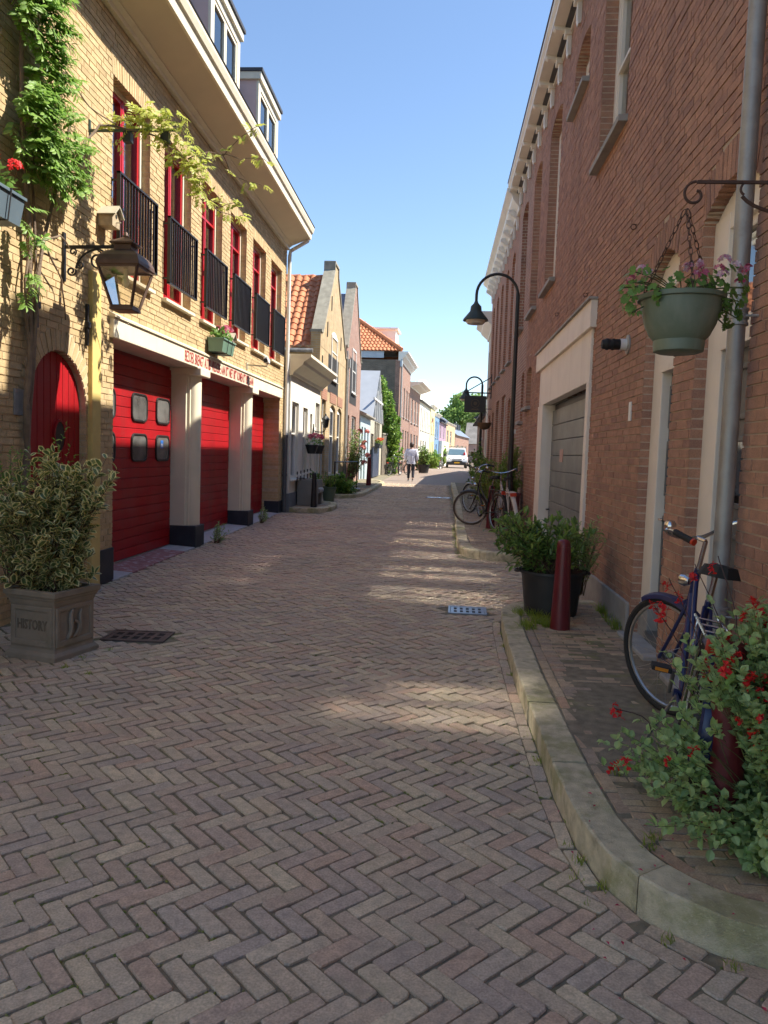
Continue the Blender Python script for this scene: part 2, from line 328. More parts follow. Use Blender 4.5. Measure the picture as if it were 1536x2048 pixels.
def top_brick(b, pts, z, h, r, tilt=(0, 0), inset=.0032, cx=0, cy=0, drop=.004):
    n = len(pts); mx = sum(p[0] for p in pts)/n; my = sum(p[1] for p in pts)/n
    def zz(x, y): return z + tilt[0]*(x-mx) + tilt[1]*(y-my)
    vs = []
    for (x, y) in pts:
        d = math.hypot(x-mx, y-my); k = 1 - inset*1.3/max(d, .01); X, Y = mx+(x-mx)*k, my+(y-my)*k; vs.append((X, Y, zz(X, Y)))
    for (x, y) in pts: vs.append((x, y, zz(x, y) - drop))
    for (x, y) in pts: vs.append((x, y, z - h))
    fs = [tuple(range(n))]
    for i in range(n):
        j = (i+1) % n; fs.append((n+i, n+j, j, i)); fs.append((2*n+i, 2*n+j, n+j, n+i))
    b.add(vs, fs, r)
def worn_rect(cx, cy, ux, uy, L, W, ch):
    "octagonal worn outline of a brick centred at cx,cy with long axis (ux,uy)"
    vx, vy = -uy, ux; a, c = L/2, W/2; out = []
    for (s, t) in [(-a+ch, -c), (a-ch, -c), (a, -c+ch), (a, c-ch), (a-ch, c), (-a+ch, c), (-a, c-ch), (-a, -c+ch)]:
        s += random.uniform(-.0025, .0025); t += random.uniform(-.002, .002)
        out.append((cx + s*ux + t*vx, cy + s*uy + t*vy))
    return out
DRAINS = [(-2.36, 5.93, .50, .34, .05), (.33, 7.60, .38, .36, -.02)]
def near_drain(x, y, mg):
    for (dx, dy, a, c, _) in DRAINS:
        if abs(x-dx) < a/2+mg*.8 and abs(y-dy) < c/2+mg*.8: return True
    return False
def left_limit(y):
    if y < 17.2: return -3.55
    if y < 20.4: return -2.62 - .9*smoothstep(19.2, 20.4, y)
    if y < 22.4: return -3.5
    return -3.45 + 1.05*smoothstep(22.4, 24.2, y)
def right_limit(y):
    if y < 2.55: return 0.60 + 2.2*max(0, (2.45-y))*1.2
    if y < 7.0: return .50
    if y < 11.0: return 1.56
    return .36
BRICKS = []
def clip_poly(pts, px, py, nx, ny):
    "keep the side where (p-P).n >= 0"
    out = []; n = len(pts)
    for i in range(n):
        a, b = pts[i], pts[(i+1) % n]; da = (a[0]-px)*nx+(a[1]-py)*ny; db = (b[0]-px)*nx+(b[1]-py)*ny
        if da >= 0: out.append(a)
        if da*db < 0:
            t = da/(da-db); out.append((a[0]+(b[0]-a[0])*t, a[1]+(b[1]-a[1])*t))
    return out
KHW = .085
KPATH = [(1.60, 7.62), (1.25, 7.58), (.98, 7.50), (.80, 7.34), (.70, 7.08), (.675, 6.7), (.66, 6.0), (.655, 5.0), (.66, 4.2), (.67, 3.5), (.695, 3.05), (.74, 2.80), (.83, 2.62), (.98, 2.48), (1.2, 2.40), (1.5, 2.35), (2.0, 2.31), (2.6, 2.30)]
def kerb_side(x, y):
    "signed distance to the near kerb line (positive on the road side), nearest point and road-side normal"
    best = None
    for i in range(len(KPATH)-1):
        ax, ay = KPATH[i]; bx, by = KPATH[i+1]; dx, dy = bx-ax, by-ay; L = math.hypot(dx, dy)
        t = max(0, min(1, ((x-ax)*dx+(y-ay)*dy)/L/L)); qx, qy = ax+dx*t, ay+dy*t; d = math.hypot(x-qx, y-qy)
        if best is None or d < best[0]-1e-9: best = (d, qx, qy, dy/L, -dx/L)
    d, qx, qy, nx, ny = best
    s = (x-qx)*nx + (y-qy)*ny
    return (d if s > 0 else -d), qx, qy, nx, ny
def road():
    root = MB()
    ys = [0.8 + i*.12 for i in range(0, 275)] + [36, 40, 45, 50, 60, 75, 90, 110, 140]
    vs = []; fs = []; xs = [-6.0] + [-4.2+i*.16 for i in range(48)] + [8.0]; nx = len(xs)
    for y in ys:
        for x in xs: vs.append((x if y > 40 or x < 3.3 else 3.3, y, gz(y) + (soft(x, y)*.6 if y < 33 else 0) - .0068))
    for j in range(len(ys)-1):
        for i in range(nx-1): fs.append((j*nx+i, j*nx+i+1, (j+1)*nx+i+1, (j+1)*nx+i))
    root.add(vs, fs)
    rd = root.build('road', G['paver_joint'], kind='structure', label='brown clinker road laid in herringbone between the houses')
    cand = []
    s2 = math.sqrt(.5)
    for j in range(-40, 150):
        for i in range(-125, 125):
            for kind in (0, 1):
                if kind == 0: a, b_ = i*PW - j*PL + PL/2, i*PW + j*PL + PW/2
                else: a, b_ = i*PW - j*PL + PW/2, i*PW + j*PL + PW + PL/2
                X, Y = (a+b_)*s2, (b_-a)*s2
                if not (1.2 < Y < 33 and -4.2 < X < 3.4): continue
                X, Y = wob(X, Y)
                if X < left_limit(Y)-.02 or near_drain(X, Y, .05): continue
                clip = None
                if 1.0 < Y < 8.2 and X > .1:
                    sd, qx, qy, nx, ny = kerb_side(X, Y)
                    mg = KHW + (PW if Y < 7.1 else .02)
                    if sd < mg - .09: continue
                    if sd < mg + .14: clip = (qx+nx*mg, qy+ny*mg, nx, ny)
                elif Y > 7.6 and Y < 11.0:
                    if X > 1.57: continue
                elif X > right_limit(Y)-.02: continue
                u = (s2, -s2) if kind == 0 else (s2, s2)
                cand.append((X, Y, u, PL-JT, PW-JT, clip))
    # the stretcher courses along the kerb
    for i in range(len(KPATH)-1):
        ax, ay = KPATH[i]; bx, by = KPATH[i+1]; dx, dy = bx-ax, by-ay; L = math.hypot(dx, dy); n = max(1, round(L/PL))
        if ay > 7.1: continue
        for k in range(n):
            t = (k+.5)/n; o_ = KHW + PW/2; cand.append((ax+dx*t + dy/L*o_, ay+dy*t - dx/L*o_, (dx/L, dy/L), L/n-JT, PW-JT, None))
    BRICKS.extend(c for c in cand if c[1] < 8)
    def vis(c):
        p = to_px((c[0], c[1], gz(c[1])))
        if p is None or not (-60 < p[0] < 1600 and 0 < p[1] < 2110): return 1e9
        return p[2]
    cand.sort(key=vis)
    mm = []
    for k in range(10):
        q = MB(); top_brick(q, worn_rect(0, 0, 1, 0, PL-JT, PW-JT, random.uniform(.004, .012)), 0, .05, k*.1)
        me = q.build('paving_brick', G['paver'], rd); mm.append(me.data); bpy.data.objects.remove(me)
    rest = MB(); n = 0
    for c in cand:
        X, Y, u, L, W, clip = c
        z = gz(Y) + soft(X, Y)*.6 + random.uniform(-.0035, .0035); an = math.atan2(u[1], u[0]) + random.gauss(0, .018)
        if n < 300 and clip is None and abs(L-PL+JT) < .03:
            o = link_copy(mm[n % 10], 'brick', rd, (X, Y, z), (random.gauss(0, .012), random.gauss(0, .008), an), (L/(PL-JT)*random.uniform(.98, 1.0), random.uniform(.96, 1.03), 1)); n += 1
        else:
            if Y < 12: pts = worn_rect(X, Y, math.cos(an), math.sin(an), L*random.uniform(.97, 1), W*random.uniform(.96, 1.03), random.uniform(.004, .012))
            else:
                ux, uy = math.cos(an), math.sin(an); pts = [(X+s*ux*L/2-t*uy*W/2, Y+s*uy*L/2+t*ux*W/2) for s, t in ((-1,-1),(1,-1),(1,1),(-1,1))]
            if clip:
                pts = clip_poly(pts, *clip)
                if len(pts) < 3: continue
            top_brick(rest, pts, z, .05, random.random(), (random.gauss(0, .014), random.gauss(0, .014)))
    rest.build('brick_field', G['paver'], rd, kind='stuff')
    # far stretch: one sheet, bricks too small to tell apart
    far = MB(); vs = []; fs = []
    fy = [33, 36, 40, 45, 50, 56, 62, 70, 80, 95, 115, 140]
    for y in fy:
        sh = .0011*max(0, y-40)**2
        for x in (-2.6, 3.4): vs.append((x+sh*.9, y, gz(y)-.004))
    for j in range(len(fy)-1): fs.append((2*j, 2*j+1, 2*j+3, 2*j+2))
    far.add(vs, fs); far.build('far_paving', G['far_paver'], rd, kind='stuff')
    return rd
G['far_paver'] = mat('far_paver', (.26,.20,.158), .8, .25, 9, .3, 40, dirt=((.32,.25,.18), 5, .55, .5))
ROAD = road()
def kerb(name, path, wdt, hgt, seg=.95, walk=.0, label=None):
    "kerb of separate stones along a path (left edge towards the road on the path's left side)"
    P = [Vector((p[0], p[1], 0)) for p in path]
    # resample
    L = [0]
    for i in range(len(P)-1): L.append(L[-1] + (P[i+1]-P[i]).length)
    def at(s):
        s = max(0, min(L[-1], s))
        for i in range(len(P)-1):
            if s <= L[i+1]: break
        t = (s-L[i])/max(1e-6, L[i+1]-L[i]); p = P[i].lerp(P[i+1], t)
        j0 = max(0, i-1 if t < .5 else i); j1 = min(len(P)-1, i+1 if t < .5 else i+2)
        d = (P[j1]-P[j0]).normalized(); return p, d
    root = bpy.data.objects.new(name, None); COL.objects.link(root); root['kind'] = 'structure'; root['label'] = label or 'stone kerb'
    p0 = P[0]; root.location = (p0.x, p0.y, gz(p0.y)); ORG[root.name] = Vector(root.location)
    s = 0
    while s < L[-1]-.05:
        e = min(L[-1], s + seg*random.uniform(.9, 1.1))
        if L[-1]-e < .25: e = L[-1]
        b = MB(); n = max(2, int((e-s)/.10)); vs = []; fs = []
        dz = random.uniform(-.006, .006); off = random.uniform(-.006, .006)
        prof = [(-.5, -.15), (-.5, .80), (-.46, .93), (-.40, 1.0), (.44, 1.0), (.5, .96), (.5, -.15)]
        for i in range(n+1):
            p, d = at(s+.006 + (e-s-.012)*i/n); nrm = Vector((d.y, -d.x, 0))
            for (u, v) in prof:
                jt = random.uniform(-.0035, .0035)
                q = p + nrm*(u*wdt + off + jt); vs.append((q.x, q.y, gz(q.y) + v*hgt + dz + (jt if v > .5 else 0)))
        m = len(prof)
        for i in range(n):
            for k in range(m-1): fs.append((i*m+k, (i+1)*m+k, (i+1)*m+k+1, i*m+k+1))
        fs.append(tuple(range(m))); fs.append(tuple(n*m+k for k in range(m-1, -1, -1)))
        b.add(vs, fs); b.build('kerb_stone', G['kerb_stone'], root, smooth=False); s = e
    return root
KH = .125
kerb('kerb', KPATH, .17, KH, label='weathered mossy stone kerb along the right pavement, rounded at its near end')
def pavement(name, poly, hgt, label, ind=0):
    b = MB(); n = len(poly)
    vs = [(x, y, gz(y)+hgt-.006) for x, y in poly] + [(x, y, gz(y)-.05) for x, y in poly]
    b.add(vs, [tuple(range(n))] + [(i, n+i, n+(i+1) % n, (i+1) % n) for i in range(n)])
    return b.build(name, G['paver_joint'], kind='structure', label=label)
def inside(poly, x, y):
    c = False; n = len(poly)
    for i in range(n):
        x0, y0 = poly[i]; x1, y1 = poly[(i+1) % n]
        if (y0 > y) != (y1 > y) and x < (x1-x0)*(y-y0)/(y1-y0)+x0: c = not c
    return c
def walk_bricks(pv, poly, hgt, nind, y0, y1, x0, x1):
    rest = MB(); L, W = .195, .058; n = 0; lst = []
    y = y0; row = 0
    while y < y1:
        xs_ = [x0-.1+.01*k for k in range(int((x1-x0+.2)/.01)) if inside(poly, x0-.1+.01*k, y+W/2)]
        if xs_:
            a, b = xs_[0], xs_[-1]+.01; x = a; first = L*(.5 if row % 2 else 1)*random.uniform(.92, 1.05)
            while x < b-.02:
                e = min(b, x+first); first = L*random.uniform(.97, 1.03)
                if b-e < .03: e = b
                lst.append(((x+e)/2, y+W/2, e-x)); x = e
        y += W; row += 1
    lst.sort(key=lambda c: c[0]**2 + c[1]**2)
    mm = []
    if nind:
        for k in range(8):
            q = MB(); top_brick(q, worn_rect(0, 0, 1, 0, L-.008, W-.008, random.uniform(.003, .007)), 0, .05, k*.125)
            me = q.build('walk_brick', G['walk_brick'], pv); mm.append(me.data); bpy.data.objects.remove(me)
    for (X, Y, Lb) in lst:
        z = gz(Y) + hgt + random.uniform(-.003, .003); Y2 = Y + .012*math.sin(X*5+1); an = random.gauss(0, .012) + .03
        if n < nind: link_copy(mm[n % 8], 'brick', pv, (X, Y2, z), (random.gauss(0, .015), random.gauss(0, .008), an), ((Lb-.006)/(L-.008), 1.03, 1))
        else: top_brick(rest, worn_rect(X, Y2, math.cos(an), math.sin(an), Lb-.006, W-.006, .005), z, .05, random.random(), (random.gauss(0, .012), random.gauss(0, .012)))
        n += 1
    rest.build('brick_field', G['walk_brick'], pv, kind='stuff')
WALKP = [(.74, 3.4), (.735, 5.0), (.745, 6.6), (.78, 7.05), (.88, 7.27), (1.02, 7.40), (1.3, 7.50), (1.66, 7.53), (1.66, 2.44), (1.5, 2.44), (1.22, 2.49), (1.03, 2.56), (.90, 2.68), (.80, 2.88), (.755, 3.1)]
pv = pavement('pavement', WALKP, KH-.004, 'raised brick pavement beside the blue bicycle')
walk_in = [(p[0]+.07 if p[0] < 1.0 else p[0], p[1]) for p in WALKP]
walk_bricks(pv, walk_in, KH-.004, 260, 2.44, 7.5, .78, 1.72)
q = MB()
for i in range(len(KPATH)-1):   # edge course that follows the kerb
    a = Vector((*KPATH[i], 0)); c = Vector((*KPATH[i+1], 0)); d = (c-a); L = d.length; d.normalize(); nr = Vector((-d.y, d.x, 0))
    s = 0.0
    while s < L:
        e = min(L, s+.2); p = a + d*(s+e)/2 + nr*(.085+.035)
        if e-s > .06: top_brick(q, worn_rect(p.x, p.y, d.x, d.y, e-s-.006, .058, .008), gz(p.y)+KH-.004+random.uniform(-.003, .003), .05, random.random())
        s = e
q.build('edge_course', G['walk_brick'], pv, kind='stuff')
# second island on the right where the bicycles stand
K2 = [(1.6, 11.0), (1.1, 11.02), (.75, 11.1), (.52, 11.3), (.44, 11.6), (.42, 12.5), (.42, 14.0), (.44, 15.0), (.5, 19.0), (.55, 24), (.6, 33)]
kerb('kerb', K2, .17, KH, label='stone kerb of the island under the parked bicycles')
K2P = [(.60, 11.32), (.52, 11.65), (.50, 14), (.58, 19), (.63, 24), (.68, 33), (1.66, 33), (1.66, 11.09), (1.1, 11.11), (.78, 11.18)]
pv2 = pavement('pavement', K2P, KH-.004, 'raised brick pavement under the parked bicycles')
walk_bricks(pv2, K2P, KH-.004, 0, 11.2, 18, .5, 1.72)
# islands on the left
K3 = [(-3.5, 17.62), (-3.05, 17.58), (-2.75, 17.75), (-2.6, 18.2), (-2.58, 18.9), (-2.66, 19.5), (-2.9, 19.9), (-3.5, 20.3)][::-1]
kerb('kerb', K3, .15, .10, label='stone kerb of the small island with the concrete bench')
K3P = [(-3.5, 17.70), (-3.05, 17.67), (-2.82, 17.8), (-2.69, 18.2), (-2.67, 18.9), (-2.74, 19.45), (-2.95, 19.8), (-3.5, 20.2)]
pv3 = pavement('pavement', K3P, .095, 'small raised island with bench before the white house'); walk_bricks(pv3, K3P, .095, 0, 17.6, 20.2, -3.5, -2.6)
K4 = [(-3.5, 22.5), (-3.0, 22.6), (-2.62, 23.0), (-2.42, 23.7), (-2.36, 25), (-2.34, 29), (-2.32, 31.5), (-2.5, 32.6), (-3.0, 33.2), (-3.5, 33.4)][::-1]
kerb('kerb', K4, .16, .11, label='long stone kerb before the brick gabled houses on the left')
K4P = [(-3.5, 22.6), (-3.03, 22.68), (-2.70, 23.05), (-2.51, 23.7), (-2.45, 25), (-2.43, 31.5), (-2.6, 32.5), (-3.0, 33.1), (-3.5, 33.3)]
pv4 = pavement('pavement', K4P, .105, 'raised pavement before the gabled houses on the left'); walk_bricks(pv4, K4P, .105, 0, 22.6, 27, -3.5, -2.4)

# drain grates
def drain(x, y, a, c, rz, ironm, label):
    t = thing('drain_grate', label, 'drain', (x, y, gz(y)+soft(x, y)*.6), rz=rz)
    f = MB(); z = .007
    f.box((-a/2, -c/2, -.05), (a/2, -c/2+.022, z)); f.box((-a/2, c/2-.022, -.05), (a/2, c/2, z)); f.box((-a/2, -c/2+.022, -.05), (-a/2+.022, c/2-.022, z)); f.box((a/2-.022, -c/2+.022, -.05), (a/2, c/2-.022, z))
    f.build('frame', ironm, t, local=True, bevel=.003)
    g = MB(); nx, ny = 5, 2; w0, h0 = a-.05, c-.05; z1 = .003; bw = .03
    for i in range(nx+1): X = -w0/2 + (w0-bw)*i/nx; g.box((X, -h0/2, -.03), (X+bw, h0/2, z1))
    for j in range(ny+1): Y = -h0/2 + (h0-bw*1.4)*j/ny; g.box((-w0/2, Y, -.031), (w0/2, Y+bw*1.4, z1-.001))
    g.build('grating', ironm, t, local=True)
    d = MB(); d.box((-a/2+.022, -c/2+.022, -.12), (a/2-.022, c/2-.022, -.0035)); d.build('pit', G['dark'], t, local=True)
G['drain_iron'] = mat('drain_iron', (.13,.10,.09), .55, .2, 20, .3, 120, metal=.5)
G['drain_steel'] = mat('drain_steel', (.36,.38,.42), .35, .15, 20, .2, 120, metal=.8)
drain(*DRAINS[0], G['drain_iron'], 'rusty iron drain grate sunk in the road near the stone planter')
drain(*DRAINS[1], G['drain_steel'], 'shiny steel drain grate in the road near the laurel pot')
# ------------------------------------------------------------------ wall, window and text builders (local frame: x along the facade, -y outward, z up)
def frame_of(p0, p1): return math.atan2(p1[1]-p0[1], p1[0]-p0[0])
def loc2w(root, x, y, z): return Matrix.Translation(root.location) @ root.rotation_euler.to_matrix().to_4x4() @ Vector((x, y, z))
def half_at(o, z):
    "half width of an opening at height z, or None"
    x0, x1, z0, z1, rise = o[:5]
    if z < z0: return None
    if z <= z1: return (x1-x0)/2
    if rise > 0 and z < z1+rise: return (x1-x0)/2*math.sqrt(max(0, 1-((z-z1)/rise)**2)) if rise > .3 else (x1-x0)/2*math.sqrt(1-(z-z1)/rise)
    return None
def free(x0, x1, ops, z, grow=0.0):
    cuts = []
    for o in ops:
        g = grow if len(o) > 5 and o[5] else 0
        oo = (o[0], o[1], o[2], o[3]+(g if o[4] == 0 else g*.0), o[4]) if g else o
        if g and o[4] > 0 and z >= o[3]:
            hw = (o[1]-o[0])/2
            if o[4] > .3: h = (hw+g)*math.sqrt(1-((z-o[3])/(o[4]+g))**2) if z < o[3]+o[4]+g else None
            elif z < o[3]+g: h = hw*.98
            else: h = hw*math.sqrt(1-(z-g-o[3])/o[4]) if z < o[3]+g+o[4] else None
        else: h = half_at(oo, z)
        if h is not None: c = (o[0]+o[1])/2; cuts.append((c-h, c+h))
    cuts.sort(); out = []; x = x0
    for a, b in cuts:
        if a > x: out.append((x, min(a, x1)))
        x = max(x, b)
    if x < x1: out.append((x, x1))
    return [(a, b) for a, b in out if b-a > .004]
UNIT = None
def unit_brick(m):
    q = MB(); q.box((-.5, 0, -.5), (.5, 1, .5)); q.v = [(x+random.uniform(-.006, .006), y, z+random.uniform(-.03, .03)) for x, y, z in q.v]
    o = q.build('brick', m); me = o.data; bpy.data.objects.remove(o); return me
def brick_wall(root, x0, x1, z0, z1, ops, thick, bm, mm, nind=0, bl=.22, bh=.0635, jt=.010, rev=.13, name='wall', lintel=.20, lm=None, bricks=True):
    wl = MB(); brk = {z0, z1}
    for o in ops:
        for z in (o[2], o[3]): brk.add(z)
        if o[4] > 0:
            n = max(6, int(o[4]/.02))
            for k in range(n+1): brk.add(o[3]+o[4]*k/n)
    zs = sorted(z for z in brk if z0 <= z <= z1)
    for a, b in zip(zs[:-1], zs[1:]):
        if b-a < 1e-5: continue
        for (u, v) in free(x0, x1, ops, (a+b)/2): wl.box((u, .0035, a), (v, thick, b))
    w = wl.build(name, mm, root, local=True)
    if not bricks: return w
    lst = []
    nrow = int(round((z1-z0)/bh))
    for r in range(nrow):
        z = z0 + r*bh
        if z + bh > z1 + .01: break
        xo = (r % 2)*bl/2 + (.055 if (r//2) % 2 else 0)
        for (u, v) in free(x0, x1, ops, z+bh/2, lintel):
            k = math.floor((u - x0 + xo)/bl); x = x0 - xo + k*bl
            while x < v - .01:
                a, b = max(x, u), min(x+bl, v)
                if b-a > .012:
                    ea = .007 if a == u and u > x0+.01 else 0; eb = .007 if b == v and v < x1-.01 else 0
                    lst.append(((a-ea+b+eb)/2, z+bh/2, b-a-jt+ea+eb, bh-jt, 0.0, rev if ea or eb else .05))
                x += bl
    for o in ops:   # soldier courses over the openings
        if len(o) > 5 and o[5]:
            n = max(3, int(round((o[1]-o[0])/.064))); c = (o[0]+o[1])/2; hw = (o[1]-o[0])/2
            for k in range(n):
                x = o[0] + (k+.5)*(o[1]-o[0])/n; t = (x-c)/hw
                zt = o[3] + (o[4]*(math.sqrt(max(0, 1-t*t)) if o[4] > .3 else 1-t*t) if o[4] > 0 else 0)
                if o[4] > .3: continue
                lst.append((x + t*.03, zt+lintel/2-.010, .064-jt, lintel-jt, t*.22*(1 if o[4] > 0 else .8), rev))
            if o[4] > .3:
                n = int(math.pi*hw/.075)
                for k in range(n):
                    a = math.pi*(k+.5)/n; rr = 1+lintel/2/hw
                    lst.append((c - math.cos(a)*(hw+lintel/2), o[3]+math.sin(a)*(o[4]+lintel/2), .066-jt, lintel-jt, (a-math.pi/2), rev))
    def key(c):
        p = to_px(loc2w(root, c[0], 0, c[1]))
        return 1e9 if p is None or not (-20 < p[0] < 1556 and -20 < p[1] < 2068) else p[2]
    if nind: lst.sort(key=key)
    units = [unit_brick(bm) for _ in range(6)] if nind else []
    rest = MB(); n = 0
    for (cx, cz, L, H, an, dp) in lst:
        f = random.uniform(-.006, -.0005)
        if n < nind: link_copy(units[n % 6], 'brick', w, (cx, f, cz), (random.gauss(0, .01), an, random.gauss(0, .008)), (L, dp, H))
        else:
            if abs(an) < 1e-6: rest.box((cx-L/2+random.uniform(-.002, .002), f, cz-H/2+random.uniform(-.0015, .0015)), (cx+L/2+random.uniform(-.002, .002), dp, cz+H/2+random.uniform(-.0015, .0015)), random.random())
            else: rest.obox((cx, f+dp/2, cz), (L, dp, H), Matrix.Rotation(an, 3, 'Y'), random.random())
        n += 1
    rest.build('brickwork', bm, root, local=True, kind='stuff')
    return w
def window(root, x0, x1, z0, z1, y, fm, fw=.06, fd=.07, cols=1, rows=(), sm=None, sash=None, curtain=None, glass=None, sill=None, sillp=.08, rise=0.0, mull=.035, name='window', depth=.35, sillh=.05):
    f = MB()
    f.box((x0, y, z0), (x0+fw, y+fd, z1)); f.box((x1-fw, y, z0), (x1, y+fd, z1)); f.box((x0+fw, y+.002, z1-fw), (x1-fw, y+fd-.002, z1)); f.box((x0+fw, y+.002, z0), (x1-fw, y+fd-.002, z0+fw))
    if rise > 0:
        c = (x0+x1)/2; hw = (x1-x0)/2
        pts = [(x0, z1)] + [(c - hw*math.cos(math.pi*k/12), z1 + rise*(1-math.cos(math.pi*k/12)**2)) for k in range(13)] + [(x1, z1)]
        f.prism(pts[1:-1], 1, y+.012, y+fd)
    win = f.build(name, fm, root, local=True, bevel=.004)
    s = MB(); sw = mull; a, b = x0+fw, x1-fw; lo, hi = z0+fw, z1-fw
    for k in range(1, cols): X = a + (b-a)*k/cols; s.box((X-sw/2, y+.012, lo), (X+sw/2, y+fd-.012, hi))
    for t in rows: Z = lo + (hi-lo)*t; s.box((a, y+.010, Z-sw/2), (b, y+fd-.014, Z+sw/2))
    if sash is not None:
        for k in range(cols):
            u = a + (b-a)*k/cols; v = a + (b-a)*(k+1)/cols
            s.box((u+.003, y+.018, lo+.003), (u+.05, y+fd-.02, hi-.003)); s.box((v-.05, y+.018, lo+.003), (v-.003, y+fd-.02, hi-.003)); s.box((u+.05, y+.019, hi-.055), (v-.05, y+fd-.021, hi-.003)); s.box((u+.05, y+.019, lo+.003), (v-.05, y+fd-.021, lo+.055))
    if s.v: s.build('sash', sm or sash or fm, win, local=True)
    for k in range(cols):
        u = a + (b-a)*k/cols; v = a + (b-a)*(k+1)/cols
        p = MB(); tl = random.uniform(-.004, .004); yy = y+fd*.55
        p.quad((u, yy, lo), (v, yy+tl, lo), (v, yy+tl*1.5, hi), (u, yy+tl*.5, hi)); p.build('pane', glass or G['glass'], win, local=True)
    if curtain:
        c = MB(); n = 14
        for k in range(curtain[0]):
            u, v = (a-.05, a+(b-a)*curtain[1]) if k == 0 else (b-(b-a)*curtain[1], b+.05)
            vs = []
            for i in range(n+1):
                X = u+(v-u)*i/n; Y = y+fd+.07+.018*math.sin(i*2.1+k); vs += [(X, Y, lo-.1), (X, Y, hi+.1)]
            c.add(vs, [(2*i, 2*i+2, 2*i+3, 2*i+1) for i in range(n)])
        c.build('curtain', G['curtain'], win, local=True)
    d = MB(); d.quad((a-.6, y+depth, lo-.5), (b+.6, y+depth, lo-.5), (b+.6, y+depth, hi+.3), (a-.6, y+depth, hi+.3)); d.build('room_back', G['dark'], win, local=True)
    if sill is not None:
        q = MB(); q.prism([(-sillp, z0-sillh), (-sillp, z0-.012), (y+.02, z0+.004), (y+.02, z0-sillh)], 0, x0-.05, x1+.05); q.build('sill', sill, win, local=True, bevel=.004)
    return win
def text_mesh(body, size, extrude=.002, sx=1.0, align='LEFT', bold=0.0):
    cu = bpy.data.curves.new('lettering', 'FONT'); cu.body = body; cu.size = size; cu.extrude = extrude; cu.align_x = align; cu.offset = bold; cu.resolution_u = 2
    ob = bpy.data.objects.new('lettering', cu); COL.objects.link(ob)
    bpy.context.view_layer.update(); dg = bpy.context.evaluated_depsgraph_get()
    me = bpy.data.meshes.new_from_object(ob.evaluated_get(dg)); bpy.data.objects.remove(ob)
    for v in me.vertices: v.co.x *= sx
    return me
def lettering(parent, body, size, m, loc, rot, sx=1.0, extrude=.002, align='LEFT', bold=0.0, name='lettering'):
    me = text_mesh(body, size, extrude, sx, align, bold); me.materials.clear(); me.materials.append(m)
    return link_copy(me, name, parent, loc, rot)
def rrect(cx, cz, w_, h_, r, n=5):
    pts = []
    for (sx, sz, a0) in ((1, 1, 0), (-1, 1, 90), (-1, -1, 180), (1, -1, 270)):
        for k in range(n+1):
            a = R(a0 + 90*k/n); pts.append((cx + sx*(w_/2-r) + r*math.cos(a), cz + sz*(h_/2-r) + r*math.sin(a)))
    return pts
def ring_prism(b, outer, inner, y0, y1):
    n = len(outer)
    vs = [(x, y0, z) for x, z in outer] + [(x, y0, z) for x, z in inner] + [(x, y1, z) for x, z in outer] + [(x, y1, z) for x, z in inner]
    fs = []
    for i in range(n):
        j = (i+1) % n; fs += [(i, j, n+j, n+i), (2*n+j, 2*n+i, 3*n+i, 3*n+j), (i, 2*n+i, 2*n+j, j), (n+j, 3*n+j, 3*n+i, n+i)]
    b.add(vs, fs)

# ------------------------------------------------------------------ the yellow brick building with the red garage doors
LB = thing('yellow_brick_building', 'yellow brick building with red garage doors and black balcony railings', 'building', (-3.6, 1.0, 0), rz=R(90))
ly = lambda Y: Y - 1.0
WINY = [8.21 + 1.535*k for k in range(6)]
ops = [(ly(6.55), ly(7.62), .05, 1.90, .52, True), (ly(8.26), ly(17.0), .0, 2.74, 0)]
for Y in WINY: ops.append((ly(Y), ly(Y+1.06), 3.45, 5.47, 0, True))
ops.append((ly(4.7), ly(5.76), 3.45, 5.47, 0, True))
brick_wall(LB, ly(1.0), ly(17.45), 0, 6.06, ops, .40, G['yellow_brick'], G['yellow_mortar'], nind=290, rev=.345)
# plinth, pilaster
for (a, b, c_, d_) in ((7.86, 8.262, 8.25, 8.268), (17.0, 17.47, 16.992, 17.01)):
    q = MB(); q.prism([(ly(a), -.022), (ly(b), -.022), (ly(b), .02), (ly(d_), .02), (ly(d_), .30), (ly(c_), .30), (ly(c_), .02), (ly(a), .02)] if a < 8 else [(ly(a)-.008, -.022), (ly(b), -.022), (ly(b), .02), (ly(d_), .02), (ly(d_), .30), (ly(c_), .30)], 2, -.05, .42); q.build('plinth', G['navy'], LB, local=True, bevel=.006)
q = MB(); q.box((ly(7.66), -.05, 0), (ly(7.86), .03, 3.30)); q.build('pilaster', G['yellow_paint'], LB, local=True, bevel=.01)
# arched red door
q = MB(); c0 = ly(7.085); hw = .535
dr = MB(); dr.prism([(c0-hw, .06)] + [(c0-hw*math.cos(math.pi*k/20), 1.90+.52*math.sin(math.pi*k/20)) for k in range(21)] + [(c0+hw, .06)], 1, .085, .12)
door = dr.build('arched_door', G['red_paint'], LB, local=True)
for k in range(9):
    a = c0-hw+2*hw*k/9+.004; b = c0-hw+2*hw*(k+1)/9-.004
    def top(x): return 1.90+.52*math.sqrt(max(0, 1-((x-c0)/hw)**2))
    p = MB(); p.prism([(a, .07), (b, .07), (b, top(b)-.01), ((a+b)/2, top((a+b)/2)-.01), (a, top(a)-.01)], 1, .065, .085); p.build('plank', G['red_paint'], door, local=True, bevel=.004)
f = MB(); oc = [(c0+.10+.115*math.cos(2*math.pi*k/24), 1.62+.16*math.sin(2*math.pi*k/24)) for k in range(24)]; ic = [(c0+.10+.095*math.cos(2*math.pi*k/24), 1.62+.14*math.sin(2*math.pi*k/24)) for k in range(24)]
ring_prism(f, oc, ic, .045, .07); f.build('porthole_rim', G['red_paint'], door, local=True, smooth=True)
f = MB(); f.prism(ic, 1, .052, .066); f.build('porthole', G['black_iron'], door, local=True)
